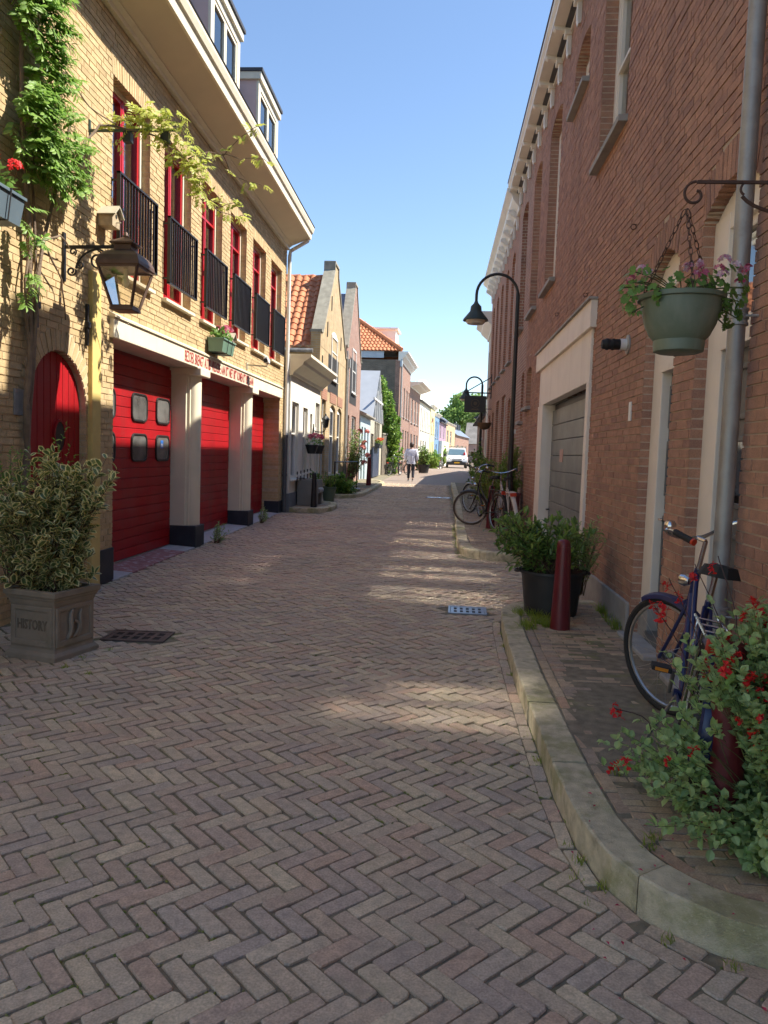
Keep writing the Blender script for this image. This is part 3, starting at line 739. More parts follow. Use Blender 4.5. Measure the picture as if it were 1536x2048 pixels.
f = MB(); f.tube([(c0-.40, .07, 1.22), (c0-.40, .02, 1.22), (c0-.40, .02, 1.10), (c0-.40, .07, 1.10)], .012, 6); f.lathe([(.03, 0), (.03, .01)], 12, (c0-.40, .065, 1.02), Matrix.Rotation(R(90), 3, 'X')); f.build('handle', G['black_iron'], door, local=True, smooth=True)
q = MB(); q.box((ly(6.4), -.16, -.05), (ly(7.68), .22, .06)); q.build('doorstep', G['concrete'], LB, local=True, bevel=.01)
# garage bay: lintel beam, columns, doors, step
q = MB(); q.box((ly(8.16), -.055, 2.71), (ly(17.05), .02, 2.925)); q.box((ly(8.255), .02, 2.71), (ly(17.005), .40, 2.745)); fas = q.build('fascia_beam', G['cream'], LB, local=True, bevel=.008)
q = MB(); q.prism([(-.075, 2.925), (-.075, 2.945), (.0, 2.99), (.0, 2.925)], 0, ly(8.14), ly(17.07)); q.build('ledge', G['soffit'], fas, local=True)
G['sign_red'] = mat('sign_red', (.36,.05,.045), .6, .15, 30, 0)
lettering(fas, "BEZOEK BRENGT ALTIJD VREUGDE AAN IS'T NIET BIJ'T KOMEN IS'T BIJ'T GAAN", .215, G['sign_red'], (ly(10.45), -.057, 2.742), (R(90), 0, 0), sx=.515, extrude=.0015, bold=.003)
for Yc in (11.28, 14.40):
    col = MB(); x0, x1 = ly(Yc-.20), ly(Yc+.20); cx = ly(Yc)
    pts = [(x0, .36), (x0, .13), (x0+.03, .12), (x0+.03, .08), (x0+.055, .075)]
    for k in range(11):
        a = math.pi*k/10; pts.append((cx - .145*math.cos(a), .075 - .105*math.sin(a)))
    pts += [(x1-.055, .075), (x1-.03, .08), (x1-.03, .12), (x1, .13), (x1, .36)]
    col.prism(pts, 2, .40, 2.60)
    cb = col.build('column', G['cream'], LB, local=True, smooth=True)
    q = MB(); q.box((x0-.03, -.10, 2.60), (x1+.03, .38, 2.712)); q.build('capital', G['cream'], cb, local=True, bevel=.012)
    q = MB(); q.box((x0-.015, -.045, -.05), (x1+.015, .38, .40)); q.build('base_block', G['navy'], cb, local=True, bevel=.012)
G['panel_seam'] = mat('panel_seam', (.26,.012,.014), .6, .1, 4, 0)
DOORS = [(8.262, 11.08), (11.48, 14.20), (14.60, 16.99)]
for di, (Y0, Y1) in enumerate(DOORS):
    a, b = ly(Y0), ly(Y1); gzf = gz((Y0+Y1)/2)
    q = MB(); q.box((a, .365, gzf+.02), (b, .395, 2.74)); gd = q.build('garage_door', G['panel_seam'], LB, local=True)
    ph = .1275; n = int((2.72-gzf-.06)/ph); holes = []
    if di == 0: holes = [(ly(Yc), zc, .53, .37) for Yc in (8.84, 9.86, 10.71) for zc in (2.05, 1.53)]
    pm = MB(); pm.box((a+.012, .345, .003), (b-.012, .372, ph-.003)); po = pm.build('panel', G['red_paint'], gd, local=True, bevel=.005); pdat = po.data
    z = gzf+.055
    for k in range(n):
        if k == 0: po.location = (0, 0, z)
        else:
            c = po.copy(); COL.objects.link(c); c.location = (0, 0, z)
        z += ph
    q = MB(); q.box((a+.01, .335, gzf+.018), (b-.01, .375, gzf+.05)); q.build('bottom_seal', G['zinc'], gd, local=True)
    for (cx, cz, w_, h_) in holes:
        f = MB(); ring_prism(f, rrect(cx, cz, w_, h_, .10), rrect(cx, cz, w_-.06, h_-.06, .075), .322, .35); wo = f.build('window', G['black_iron'], gd, local=True, bevel=.008)
        f = MB(); f.prism(rrect(cx, cz, w_-.055, h_-.055, .075), 1, .333, .340); f.build('pane', G['garage_pane'] if 'garage_pane' in G else G.setdefault('garage_pane', mat('garage_pane', (.12,.12,.115), .1, .55, 4, .12, 6, .02, spec=.9)), wo, local=True)
    if holes:
        f = MB(); f.box((ly(10.62), .329, 1.53), (ly(10.72), .3325, 1.64)); f.build('blue_sticker', mat('blue_sticker', (.03,.16,.55), .4, .1, 60, 0), gd, local=True)
        f = MB(); f.box((ly(10.63), .327, 1.555), (ly(10.71), .3289, 1.568)); f.box((ly(10.63), .327, 1.58), (ly(10.69), .3289, 1.592)); f.build('sticker_text', G['plastic_white'], gd, local=True)
for (Y0, Y1, m) in ((8.20, 8.75, 'light_step'), (8.755, 10.6, 'worn_red_step'), (10.605, 11.06, 'light_step'), (11.50, 14.18, 'light_step'), (14.62, 17.1, 'light_step')):
    q = MB(); n = 6
    for k in range(n):
        ya, yb = Y0+(Y1-Y0)*k/n, Y0+(Y1-Y0)*(k+1)/n
        q.add([(ly(ya), -.04, gz(ya)+.012), (ly(yb), -.04, gz(yb)+.012), (ly(yb), .37, gz(yb)+.035), (ly(ya), .37, gz(ya)+.035), (ly(ya), -.04, gz(ya)-.04), (ly(yb), -.04, gz(yb)-.04)], [(0,1,2,3), (4,5,1,0)])
    q.build('threshold', G[m], LB, local=True)
# windows with railings
def railing(parent, a, b, z0, z1):
    q = MB()
    q.box((a, -.10, z1-.022), (b, -.055, z1)); q.box((a, -.095, z0), (b, -.06, z0+.02))
    n = int((b-a)/.082)
    for k in range(n+1):
        x = a+.012+(b-a-.024)*k/n; q.box((x-.008, -.088, z0+.01), (x+.008, -.070, z1-.01))
    for x in (a, b-.02):
        q.box((x, -.098, z0-.001), (x+.02, -.058, z1+.001))
        for z in (z0+.06, z1-.10): q.box((x+.001, -.06, z), (x+.019, .10, z+.02))
    return q.build('balcony_railing', G['black_iron'], parent, local=True)
for i, Y in enumerate(WINY + [4.7]):
    a, b = ly(Y), ly(Y+1.06)
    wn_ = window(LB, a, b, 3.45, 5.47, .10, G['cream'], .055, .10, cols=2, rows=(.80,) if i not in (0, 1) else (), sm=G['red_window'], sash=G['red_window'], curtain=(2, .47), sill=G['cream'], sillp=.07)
    q = MB(); q.box((a+.056, .165, 3.51), (b-.056, .175, 3.74)); q.build('lower_panel', G['red_window'], wn_, local=True)
    railing(wn_, a-.02, b+.03, 3.62, 4.46)
# cornice with sloping soffit, gutter, roof
q = MB(); q.prism([(.0, 6.04), (-.06, 6.04), (-.06, 6.10), (-.11, 6.13), (-.11, 6.18), (-.05, 6.2), (.0, 6.3)], 0, ly(1), ly(17.45)); q.build('cornice_mould', G['cream'], LB, local=True)
q = MB(); q.prism([(-.105, 6.145), (-.50, 6.30), (-.50, 6.34), (.05, 6.34)], 0, ly(1), ly(17.47)); q.build('soffit', G['soffit'], LB, local=True)
q = MB(); q.prism([(-.50, 6.285), (-.535, 6.285), (-.545, 6.40), (-.575, 6.42), (-.60, 6.50), (-.60, 6.54), (-.44, 6.54), (-.44, 6.335), (-.50, 6.335)], 0, ly(1), ly(17.49)); q.build('gutter', G['cream'], LB, local=True)
q = MB(); q.prism([(-.605, 6.541), (-.615, 6.555), (-.42, 6.57), (-.42, 6.541)], 0, ly(1), ly(17.50)); q.build('gutter_edge', G['slate'], LB, local=True)
q = MB(); q.prism([(-.42, 6.54), (.95, 9.2), (5.2, 9.9), (8.0, 6.0), (8.0, 0.0), (7.8, 0.0), (7.8, 5.9), (.40, 6.06), (.0, 6.34), (-.42, 6.34)], 0, ly(1), ly(17.44)); q.build('roof', G['slate'], LB, local=True)
q = MB(); q.box((ly(17.26), .40, 0), (ly(17.44), 7.8, 6.05)); q.box((ly(1.0), .4, 0), (ly(1.2), 7.8, 6.05)); q.build('end_wall', G['yellow_mortar'], LB, local=True)
def dormer(Y0, Y1, yf=.14, zt=8.78, zb=6.9):
    a, b = ly(Y0), ly(Y1); q = MB(); q.box((a, yf, zb-.3), (a+.06, 2.2, zt-.12)); q.box((b-.06, yf, zb-.3), (b, 2.2, zt-.12)); q.box((a+.06, yf+.3, zb-.3), (b-.06, 2.2, zt-.13)); dm = q.build('dormer', G['mauve'], LB, local=True)
    q = MB(); q.box((a-.05, yf-.08, zt-.20), (b+.05, 2.25, zt-.06)); q.build('dormer_cornice', G['cream'], dm, local=True, bevel=.01)
    q = MB(); q.box((a-.07, yf-.11, zt-.06), (b+.07, 2.3, zt)); q.build('dormer_roof', G['slate'], dm, local=True)
    f = MB(); f.box((a-.004, yf-.03, zb-.3), (a+.16, yf+.02, zt-.2)); f.box((b-.16, yf-.03, zb-.3), (b+.004, yf+.02, zt-.2)); f.box((a+.16, yf-.028, zt-.32), (b-.16, yf+.02, zt-.2)); f.box((a+.16, yf-.028, zb-.3), (b-.16, yf+.02, zb)); f.build('dormer_frame', G['cream'], dm, local=True, bevel=.008)
    s = MB(); xm = (a+b)/2; lo, hi = zb, zt-.32
    for (u, v) in ((a+.16, xm-.01), (xm+.01, b-.16)):
        s.box((u, yf-.012, lo), (u+.06, yf+.04, hi)); s.box((v-.06, yf-.012, lo), (v, yf+.04, hi)); s.box((u+.06, yf-.010, hi-.06), (v-.06, yf+.038, hi)); s.box((u+.06, yf-.010, lo), (v-.06, yf+.038, lo+.06))
    s.build('casement', G['cream'], dm, local=True)
    p = MB(); p.quad((a+.16, yf+.02, lo), (b-.16, yf+.02, lo), (b-.16, yf+.02, hi), (a+.16, yf+.02, hi)); p.build('pane', G['glass_dark'], dm, local=True)
    r_ = MB(); n = 16
    for k in range(n+1): x = a+.02+(b-a-.04)*k/n; r_.box((x-.009, yf-.20, zb-.25), (x+.009, yf-.18, zb+.32))
    r_.box((a, yf-.205, zb+.31), (b, yf-.175, zb+.34)); r_.box((a, yf-.205, zb-.26), (b, yf-.175, zb-.24)); r_.build('railing', G['black_iron'], dm, local=True)
dormer(8.7, 10.35); dormer(11.95, 13.62); dormer(15.0, 16.75)
# downpipe at the far corner
q = MB(); q.tube([(ly(17.42), -.50, 6.36), (ly(17.42), -.47, 6.24), (ly(17.42), -.09, 6.02), (ly(17.42), -.07, 5.9), (ly(17.42), -.07, 1.9)], .042, 10); q.build('downpipe', G['plastic_white'], LB, local=True, smooth=True)
q = MB(); q.tube([(ly(17.42), -.07, 1.9), (ly(17.42), -.07, .1)], .05, 10)
for z in (1.88, 1.0): q.tube([(ly(17.42), -.07, z-.03), (ly(17.42), -.07, z+.03)], .058, 10)
q.build('lower_downpipe', mat('downpipe_iron', (.10,.105,.115), .5, .15, 10, .1, 60), LB, local=True, smooth=True)
# wall anchors
for (Y, z0, z1) in ((6.62, 2.56, 2.95), (7.60, 2.54, 2.95)):
    q = MB(); q.box((ly(Y)-.018, -.035, z0), (ly(Y)+.018, -.008, z1)); q.box((ly(Y)-.03, -.05, (z0+z1)/2-.03), (ly(Y)+.03, -.006, (z0+z1)/2+.03)); q.build('wall_anchor', G['black_iron'], LB, local=True, bevel=.004)
q = MB(); q.box((ly(6.28), -.012, 1.78), (ly(6.44), -.004, 2.0)); q.build('name_plate', G['concrete'], LB, local=True)

# ------------------------------------------------------------------ the long red brick building on the right
YE = 18.0
RB = thing('red_brick_building', 'long reddish brown brick building on the right with grey garage door and bracketed cornice', 'building', (1.6, YE, 0), rz=R(-90))
ry = lambda Y: YE - Y
def rop(Ya, Yb, z0, z1, rise=0.0, lin=True): return (ry(Yb), ry(Ya), z0, z1, rise, lin)
ro_near = [rop(4.22, 5.10, .14, 3.06, .14), rop(5.55, 6.34, .14, 2.96, .16), rop(8.50, 12.72, .1, 2.97, 0, False), rop(7.48, 8.78, 4.74, 6.55, .12), rop(9.68, 10.72, 6.12, 6.72, .10), rop(11.80, 13.0, 4.26, 6.75, .12), rop(14.02, 15.1, 4.26, 6.75, .12), rop(14.25, 14.98, 2.52, 3.18, .08), rop(3.0, 3.6, 4.74, 6.4, .12)]
brick_wall(RB, ry(15.3), ry(2.0), 0.0, 7.45, ro_near, .42, G['red_brick'], G['red_mortar'], nind=290, lintel=.22)
G['red_wall_far'] = brickmat('red_wall_far', (.34,.165,.105), (.27,.125,.088), (.42,.33,.25))
ro_far = [rop(16.2, 17.3, 4.26, 6.75, .12), rop(15.55, 16.0, 2.3, 3.2, .08)]
brick_wall(RB, ry(18.0), ry(15.3)-.002, 0.0, 7.45, ro_far, .42, None, G['red_wall_far'], bricks=False, name='far_wall')
q = MB(); q.box((ry(2.0)+.002, 0, 0), (ry(-9), .42, 7.45)); q.build('near_wall', G['red_wall_far'], RB, local=True)
q = MB(); q.box((ry(8.44), -.028, -.05), (ry(6.38), .01, .40)); q.build('plinth', G['concrete'], RB, local=True, bevel=.012)
# upper windows
for o, rows in ((ro_near[3], (.52,)), (ro_near[4], ()), (ro_near[5], (.45,)), (ro_near[6], (.45,)), (ro_near[7], ()), (ro_near[8], (.5,)), (ro_far[0], (.45,)), (ro_far[1], ())):
    window(RB, o[0], o[1], o[2], o[3], .13, G['offwhite'], .09, .10, cols=1, rows=rows, sash=G['offwhite'], rise=o[4], sill=G['concrete'], sillp=.09, sillh=.07, curtain=(1, .9) if o[3] > 4 else None, glass=G['glass_dark'])
# front doors
def front_door(o, label):
    x0, x1, z0, z1, rise = o[:5]; y = .075; f = MB(); fw = .10; ff_ = .25
    f.box((x0, y, .42), (x0+ff_, y+.12, z1)); f.box((x1-fw, y, .42), (x1, y+.12, z1)); f.box((x0+ff_, y+.003, z1-.10), (x1-fw, y+.117, z1)); f.box((x0+ff_, y-.012, 2.24), (x1-fw, y+.10, 2.36))
    c = (x0+x1)/2; hw = (x1-x0)/2
    f.prism([(c - hw*math.cos(math.pi*k/12), z1 + rise*(1-math.cos(math.pi*k/12)**2)) for k in range(13)], 1, y+.01, y+.11)
    d = f.build('front_door', G['offwhite'], RB, local=True, bevel=.006, label=label)
    for (u, v) in ((x0-.002, x0+ff_+.01), (x1-fw-.01, x1+.002)): q = MB(); q.box((u, y-.012, .14), (v, y+.125, .42)); q.build('plinth_block', G['concrete'], d, local=True, bevel=.006)
    a, b = x0+ff_, x1-fw
    q = MB(); q.box((a, y+.07, .24), (b, y+.11, 2.24)); q.box((a, y-.02, .14), (b, y+.12, .24)); lf = q.build('door_leaf', G['grey_door'], d, local=True, bevel=.004)
    for (u, v, s, t) in ((.09, .91, .42, 1.15), (.09, .91, 1.30, 1.72), (.09, .91, 1.82, 2.14)):
        X0, X1 = a+(b-a)*u, a+(b-a)*v
        r_ = MB(); ring_prism(r_, [(X0, s), (X1, s), (X1, t), (X0, t)], [(X0+.03, s+.03), (X1-.03, s+.03), (X1-.03, t-.03), (X0+.03, t-.03)], y+.05, y+.075); r_.build('moulding', G['grey_door'], d, local=True, bevel=.004)
    p = MB(); p.box((a+(b-a)*.09+.03, y+.066, 1.33), (a+(b-a)*.91-.03, y+.0695, 1.69)); p.build('door_pane', G['glass_dark'], d, local=True)
    s = MB(); s.box((a, y+.03, 2.36), (a+.07, y+.09, z1-.10)); s.box((b-.07, y+.03, 2.36), (b, y+.09, z1-.10)); s.box((a+.07, y+.032, 2.36), (b-.07, y+.088, 2.42)); s.box((a+.07, y+.032, z1-.16), (b-.07, y+.088, z1-.1)); s.build('fanlight_frame', G['offwhite'], d, local=True, bevel=.005)
    p = MB(); p.quad((a+.07, y+.06, 2.42), (b-.07, y+.06, 2.42), (b-.07, y+.06, z1-.16), (a+.07, y+.06, z1-.16)); p.build('fanlight_pane', G['glass_dark'], d, local=True)
    p = MB(); p.box((a+.02, y+.2, 2.3), (b-.02, y+.22, z1)); p.build('room_back', G['curtain'], d, local=True)
    p = MB(); kx = a+.06; p.tube([(kx, y+.07, 1.12), (kx, y+.02, 1.12), (kx+.10, y+.02, 1.12)], .010, 6); p.box((kx-.02, y+.06, 1.0), (kx+.02, y+.072, 1.2)); p.build('handle', G['chrome'], d, local=True)
    st = MB(); st.box((x0-.02, -.10, .02), (x1+.02, y+.02, .17)); st.build('doorstep', G['concrete'], d, local=True, bevel=.012)
front_door(ro_near[1], 'grey panelled front door farther from the drainpipe'); front_door(ro_near[0], 'grey panelled front door behind the drainpipe')
# garage
x0, x1 = ry(12.72), ry(8.50)
q = MB(); q.box((x0-.30, -.07, 2.965), (x1+.10, .05, 3.255)); gh = q.build('garage_header', G['offwhite'], RB, local=True, bevel=.006)
q = MB(); q.box((x0-.32, -.10, 3.255), (x1+.12, .05, 3.28)); q.build('lead_flashing', G['concrete'], gh, local=True)
q = MB(); q.box((x0+.002, -.03, 2.40), (x1-.002, .10, 2.964)); q.build('garage_upper_panel', G['offwhite'], RB, local=True, bevel=.004)
for (u, v) in ((x0-.06, x0+.50), (x1-.14, x1+.02)): q = MB(); q.box((u, -.035, .1), (v, .18, 2.398)); q.build('garage_jamb', G['offwhite'], RB, local=True, bevel=.006)
q = MB(); q.box((x0+.50, .16, .1), (x1-.14, .20, 2.40)); gd = q.build('grey_garage_door', G['black_iron'], RB, local=True)
pz = MB(); ph = .232; pz.box((x0+.51, .125, .003), (x1-.15, .165, ph-.004)); po = pz.build('panel', G['grey_garage'], gd, local=True, bevel=.007)
for k in range(9):
    if k == 0: po.location = (0, 0, .22)
    else: c = po.copy(); COL.objects.link(c); c.location = (0, 0, .22+ph*k)
q = MB(); q.box((x0+1.45, .117, 1.52), (x0+1.72, .124, 1.70)); q.build('paper_notice', mat('pink_notice', (.55,.36,.30), .8, .15, 40, 0), gd, local=True)
q = MB(); q.tube([(x0+.62, .13, .78), (x0+.62, .08, .78), (x0+.72, .08, .78)], .012, 6); q.build('handle', G['black_iron'], gd, local=True)
# cornice with modillions
q = MB(); q.prism([(.05, 7.44), (-.03, 7.44), (-.03, 7.52), (-.26, 7.54), (-.26, 7.60), (-.30, 7.64), (-.30, 7.72), (.05, 7.72)], 0, ry(18.0), ry(2.0)); co = q.build('cornice', G['white'], RB, local=True)
q = MB(); q.box((ry(18.0), -.315, 7.72), (ry(2.0), .0, 7.745)); q.build('lead_edge', G['rust_iron'], co, local=True)
mo = MB(); mo.prism([(0, 7.16), (-.045, 7.14), (-.06, 7.20), (-.06, 7.42), (-.09, 7.47), (-.22, 7.48), (-.25, 7.50), (-.25, 7.54), (0, 7.54)], 0, -.05, .05); mo.prism([(-.002, 7.52), (-.10, 7.53), (-.10, 7.41), (-.002, 7.41)], 0, -.075, .075)
m0 = mo.build('modillion', G['white'], co, local=True, bevel=.006)
k = 0; Y = 2.6
while Y < 17.8:
    if k == 0: m0.location = (ry(Y), 0, 0)
    else: c = m0.copy(); COL.objects.link(c); c.location = (ry(Y), 0, 0)
    Y += .79; k += 1
q = MB(); q.prism([(-.10, 7.70), (2.8, 9.9), (7, 7.2), (7, 0), (6.8, 0), (6.8, 7.0), (.42, 7.44), (-.1, 7.5)], 0, ry(18.0), ry(-9)); q.build('roof', G['slate'], RB, local=True)
q = MB(); q.box((ry(18.0), .42, 0), (ry(17.8), 6.8, 7.45)); q.build('end_wall', G['red_wall_far'], RB, local=True)
q = MB(); q.box((ry(7.95), .55, 7.4), (ry(7.12), 1.25, 9.55)); q.build('chimney', G['red_wall_far'], RB, local=True)
# galvanised drainpipe
PX = ry(4.19); q = MB(); q.tube([(PX, -.085, 7.5), (PX, -.085, .15)], .044, 16); dp = q.build('drainpipe', G['zinc'], RB, local=True, smooth=True)
for z in (2.32, 4.05, 5.9, .75):
    q = MB(); q.lathe([(.049, -.045), (.056, -.043), (.056, -.03), (.052, -.028), (.052, -.012), (.058, -.01), (.058, .012), (.052, .014), (.052, .03), (.056, .032), (.056, .045), (.049, .047)], 16, (PX, -.085, z)); q.box((PX-.012, -.155, z-.012), (PX+.012, -.13, z+.012)); q.tube([(PX+.05, -.06, z), (PX+.08, .02, z)], .007, 6)
    q.build('pipe_bracket', G['zinc'], dp, local=True, smooth=True)
# house number tile, wall rings, air vent
q = MB(); q.box((ry(6.74), -.012, 1.90), (ry(6.66), -.003, 2.06)); hn = q.build('number_plate', G['plastic_white'], RB, local=True)
for (Y, z) in ((6.85, 3.55), (9.0, 3.42), (11.2, 3.6)):
    q = MB(); q.ring((ry(Y), -.03, z), (1, 0, 0), .022, .004, 14, 5); q.tube([(ry(Y), .0, z+.022), (ry(Y), -.03, z+.022)], .004, 5); q.build('wall_ring', G['rust_iron'], RB, local=True)
VX = ry(6.92); Mv = Matrix.Rotation(R(90), 3, 'X')
q = MB(); q.lathe([(.085, 0), (.085, .012), (.055, .02)], 18, (VX, -.002, 2.57), Mv); vt = q.build('wall_vent', G['zinc'], RB, local=True, smooth=True)
q = MB(); q.lathe([(.05, 0), (.05, .06)], 16, (VX, -.015, 2.57), Mv); q.build('vent_collar', G['plastic_white'], vt, local=True, smooth=True)
q = MB(); q.lathe([(.046, 0), (.046, .05), (.05, .055), (.05, .075), (.044, .08), (.044, .10), (.05, .105), (.05, .125), (.044, .13), (.040, .150), (.036, .16)], 16, (VX, -.07, 2.57), Mv, cap=True); q.build('vent_pipe', G['rubber'], vt, local=True, smooth=True)
# ------------------------------------------------------------------ the other houses of the street
G['plain_dark'] = mat('dark_paint', (.045,.05,.055), .5, .1, 4, .05, 60)
G['orange_tile'] = mat('orange_tile', [(.56,.19,.075),(.62,.23,.095),(.50,.165,.065),(.58,.215,.09)], .7, .12, 9, .2, 50, rnd=True, dirt=((.36,.14,.07), 5, .62, .4))
def tile_mesh(w_=.235, L=.36, m=None, name='roof_tile'):
    "one S-shaped pantile lying along +y (up the slope), across x"
    q = MB(); n = 8; prof = []
    for i in range(n+1):
        t = i/n; prof.append((t*w_*1.08 - w_*.54, .030*math.sin(2*math.pi*(t*.92+.02))+.01))
    vs = []
    for (y, dz) in ((0, .030), (L, 0)):
        for (x, z) in prof: vs.append((x, y, z+dz))
    for (x, z) in prof: vs.append((x, .004, z+.030-.02))
    k = n+1; fs = [(i, i+1, k+i+1, k+i) for i in range(n)] + [(i+1, i, 2*k+i, 2*k+i+1) for i in range(n)]
    q.add(vs, fs); o = q.build(name, m, smooth=True); me = o.data; bpy.data.objects.remove(o); return me
def slope_tiles(root, part, base, right, up, nx, nz, w_=.235, L=.30, m=None, joined=False):
    "rows of pantiles on a slope: base corner, unit vector across, unit vector up the slope (local frame of root)"
    right = Vector(right).normalized(); up = Vector(up).normalized(); nrm = right.cross(up)
    M = Matrix((right, up, nrm)).transposed(); me = tile_mesh(w_, L+.07, m)
    if joined:
        b = MB(); vv = [v.co.copy() for v in me.vertices]; ff = [tuple(p.vertices) for p in me.polygons]
        for j in range(nz):
            for i in range(nx):
                c = Vector(base) + right*(i+.5)*w_ + up*j*L; b.add([tuple(c + M @ v) for v in vv], ff, random.random())
        return b.build('roof_tiles', m, part, local=True, smooth=True, kind='stuff')
    e = M.to_euler()
    for j in range(nz):
        for i in range(nx):
            c = Vector(base) + right*(i+.5)*w_ + up*j*L + nrm*random.uniform(0, .006)
            link_copy(me, 'roof_tile', part, c, (e.x, e.y, e.z+random.gauss(0, .008)))
def house(name, label, p0, p1, depth, h, wm, wins=(), doors=(), roof='flat', rm=None, ridge=1.8, fm=None, cornice=None, cproj=.35, ch=.30, cat='house', plinth=None, glass=None, sill=None, side=None, zb=None, apex=None):
    W = math.hypot(p1[0]-p0[0], p1[1]-p0[1]); zb = gz((p0[1]+p1[1])/2)-.02 if zb is None else zb
    root = thing(name, label, cat, (p0[0], p0[1], zb), rz=frame_of(p0, p1)); fm = fm or G['white']
    if abs(frame_of(p0, p1)) < 1e-9: root.rotation_euler.z = 1e-6; ORG[root.name] = Vector((0,0,0))
    ops = [(x0, x1, z0, z1, rise, False) for (x0, x1, z0, z1, rise) in wins] + [(d[0], d[1], 0, d[2], 0, False) for d in doors]
    brick_wall(root, 0, W, 0, h, ops, .28, None, wm, bricks=False, name='front_wall')
    for (a, b, nm) in ((0, .25, 'near_wall'), (W-.25, W, 'far_wall')):
        q = MB(); q.box((a, .281, 0), (b, depth, h)); q.build(nm, side or wm, root, local=True)
    q = MB(); q.box((.25, depth-.25, 0), (W-.25, depth-.001, h)); q.build('back_wall', side or wm, root, local=True)
    for (x0, x1, z0, z1, rise) in wins:
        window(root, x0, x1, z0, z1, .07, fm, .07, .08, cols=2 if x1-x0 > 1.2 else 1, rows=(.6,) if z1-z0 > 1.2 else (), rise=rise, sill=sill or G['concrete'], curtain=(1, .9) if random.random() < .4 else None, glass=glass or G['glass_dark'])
    for d in doors:
        q = MB(); x0, x1, z1, dm = d[:4]; y = .08
        q.box((x0, y, 0), (x0+.08, y+.1, z1)); q.box((x1-.08, y, 0), (x1, y+.1, z1)); q.box((x0+.08, y, z1-.09), (x1-.08, y+.098, z1)); q.box((x0+.08, y+.001, z1-.75), (x1-.08, y+.097, z1-.67)); dd = q.build('door', fm, root, local=True)
        q = MB(); q.box((x0+.08, y+.05, .06), (x1-.08, y+.09, z1-.75)); q.build('door_leaf', dm, dd, local=True)
        q = MB(); q.box((x0+.08, y+.055, z1-.67), (x1-.08, y+.07, z1-.09)); q.build('fanlight', G['glass_dark'], dd, local=True)
        q = MB(); q.box((x0, y+.2, 0), (x1, y+.22, z1)); q.build('room_back', G['dark'], dd, local=True)
    if plinth: q = MB(); q.box((-.002, -.02, 0), (W+.002, .05, plinth[0])) if not doors else [q.box((a, -.02, 0), (b, .05, plinth[0])) for a, b in free(-.002, W+.002, [(d[0], d[1], 0, 9, 0) for d in doors], .1)]; q.build('plinth', plinth[1], root, local=True)
    if cornice: q = MB(); q.prism([(.1, h-.05), (-.05, h-.05), (-.07, h+.02), (-cproj*.6, h+ch*.45), (-cproj*.65, h+ch*.6), (-cproj, h+ch*.85), (-cproj, h+ch), (.1, h+ch)], 0, -.06, W+.06); q.build('cornice', cornice, root, local=True)
    rm = rm or G['slate']
    if roof == 'flat': q = MB(); q.box((.0, .1, h-.02), (W, depth, h+(ch*.8 if cornice else .08))); q.build('roof', rm, root, local=True)
    elif roof == 'ridge':
        z0 = h+(ch if cornice else 0); q = MB(); q.prism([(-.25 if not cornice else -.1, z0-.06), (depth/2, z0+ridge), (depth+.2, z0-.06), (depth+.2, z0-.12), (-.25 if not cornice else -.1, z0-.12)], 0, -.05, W+.05); q.build('roof', rm, root, local=True)
        q = MB(); q.prism([(.05, h-.02), (depth-.05, h-.02), (depth/2, z0+ridge-.08)], 0, .02, W-.02); q.build('gable_end', side or wm, root, local=True)
    elif roof == 'gable':
        ax = apex if apex else W/2; q = MB()
        q.add([(0,-.02,h),(ax,-.02,h+ridge),(W,-.02,h),(0,depth,h),(ax,depth,h+ridge),(W,depth,h)], [(0,1,4,3),(1,2,5,4),(0,2,1),(3,4,5)]); q.add([(-.1,-.1,h-.06),(ax,-.1,h+ridge+.06),(W+.1,-.1,h-.06),(-.1,depth,h-.06),(ax,depth,h+ridge+.06),(W+.1,depth,h-.06)], [(0,1,4,3),(1,2,5,4)]); q.build('roof', rm, root, local=True)
    return root
def tall_gable(root, prof, m, cap, y0=-.002, y1=.28):
    q = MB(); q.prism(prof, 1, y0, y1); g = q.build('gable', m, root, local=True)
    c = MB()
    for (a, b) in zip(prof[1:-2], prof[2:-1]): c.beam((a[0], .14, a[1]+.03), (b[0], .14, b[1]+.03), .36, .07)
    c.build('coping', cap, g, local=True); return g
G['yellow_far'] = brickmat('yellow_brick_far', (.50,.36,.18), (.42,.29,.14), (.40,.34,.25))
G['brown_far'] = brickmat('brown_brick_far', (.30,.15,.105), (.24,.115,.085), (.36,.29,.23))
G['grey_far'] = brickmat('dark_brick_far', (.155,.125,.095), (.11,.09,.07), (.19,.165,.13))
G['red_far'] = brickmat('red_brick_far', (.36,.145,.085), (.29,.115,.07), (.38,.27,.19))
G['pale_blue'] = mat('pale_blue_paint', (.42,.50,.52), .6, .08, 3, .1, 50)
G['navy_wood'] = mat('navy_wood', (.035,.05,.09), .5, .15, 6, .2, 50)
G['timber'] = mat('timber_frame', (.46,.42,.32), .7, .15, 8, .3, 50)
G['mortar_cap'] = mat('weathered_coping', (.30,.28,.22), .9, .25, 6, .6, 60, dirt=((.40,.37,.30), 5, .55, .5))
# the low white house
B = house('white_house', 'low white plastered house with heavy cornice next to the yellow brick building', (-3.45, 17.5), (-3.45, 21.88), 6, 3.35 - gz(19.7), G['plaster_white'],
    wins=[(.22, 1.08, .75, 2.55, 0), (1.68, 2.34, .75, 2.5, 0), (2.72, 3.06, .9, 2.4, 0)], doors=[(3.58, 4.28, 2.75, G['plain_dark'])], cornice=G['cream'], cproj=.46, ch=.42, plinth=(.42, mat('grey_plinth', (.20,.21,.22), .8, .15, 5, .3, 60)), rm=G['slate'], sill=G['white'])
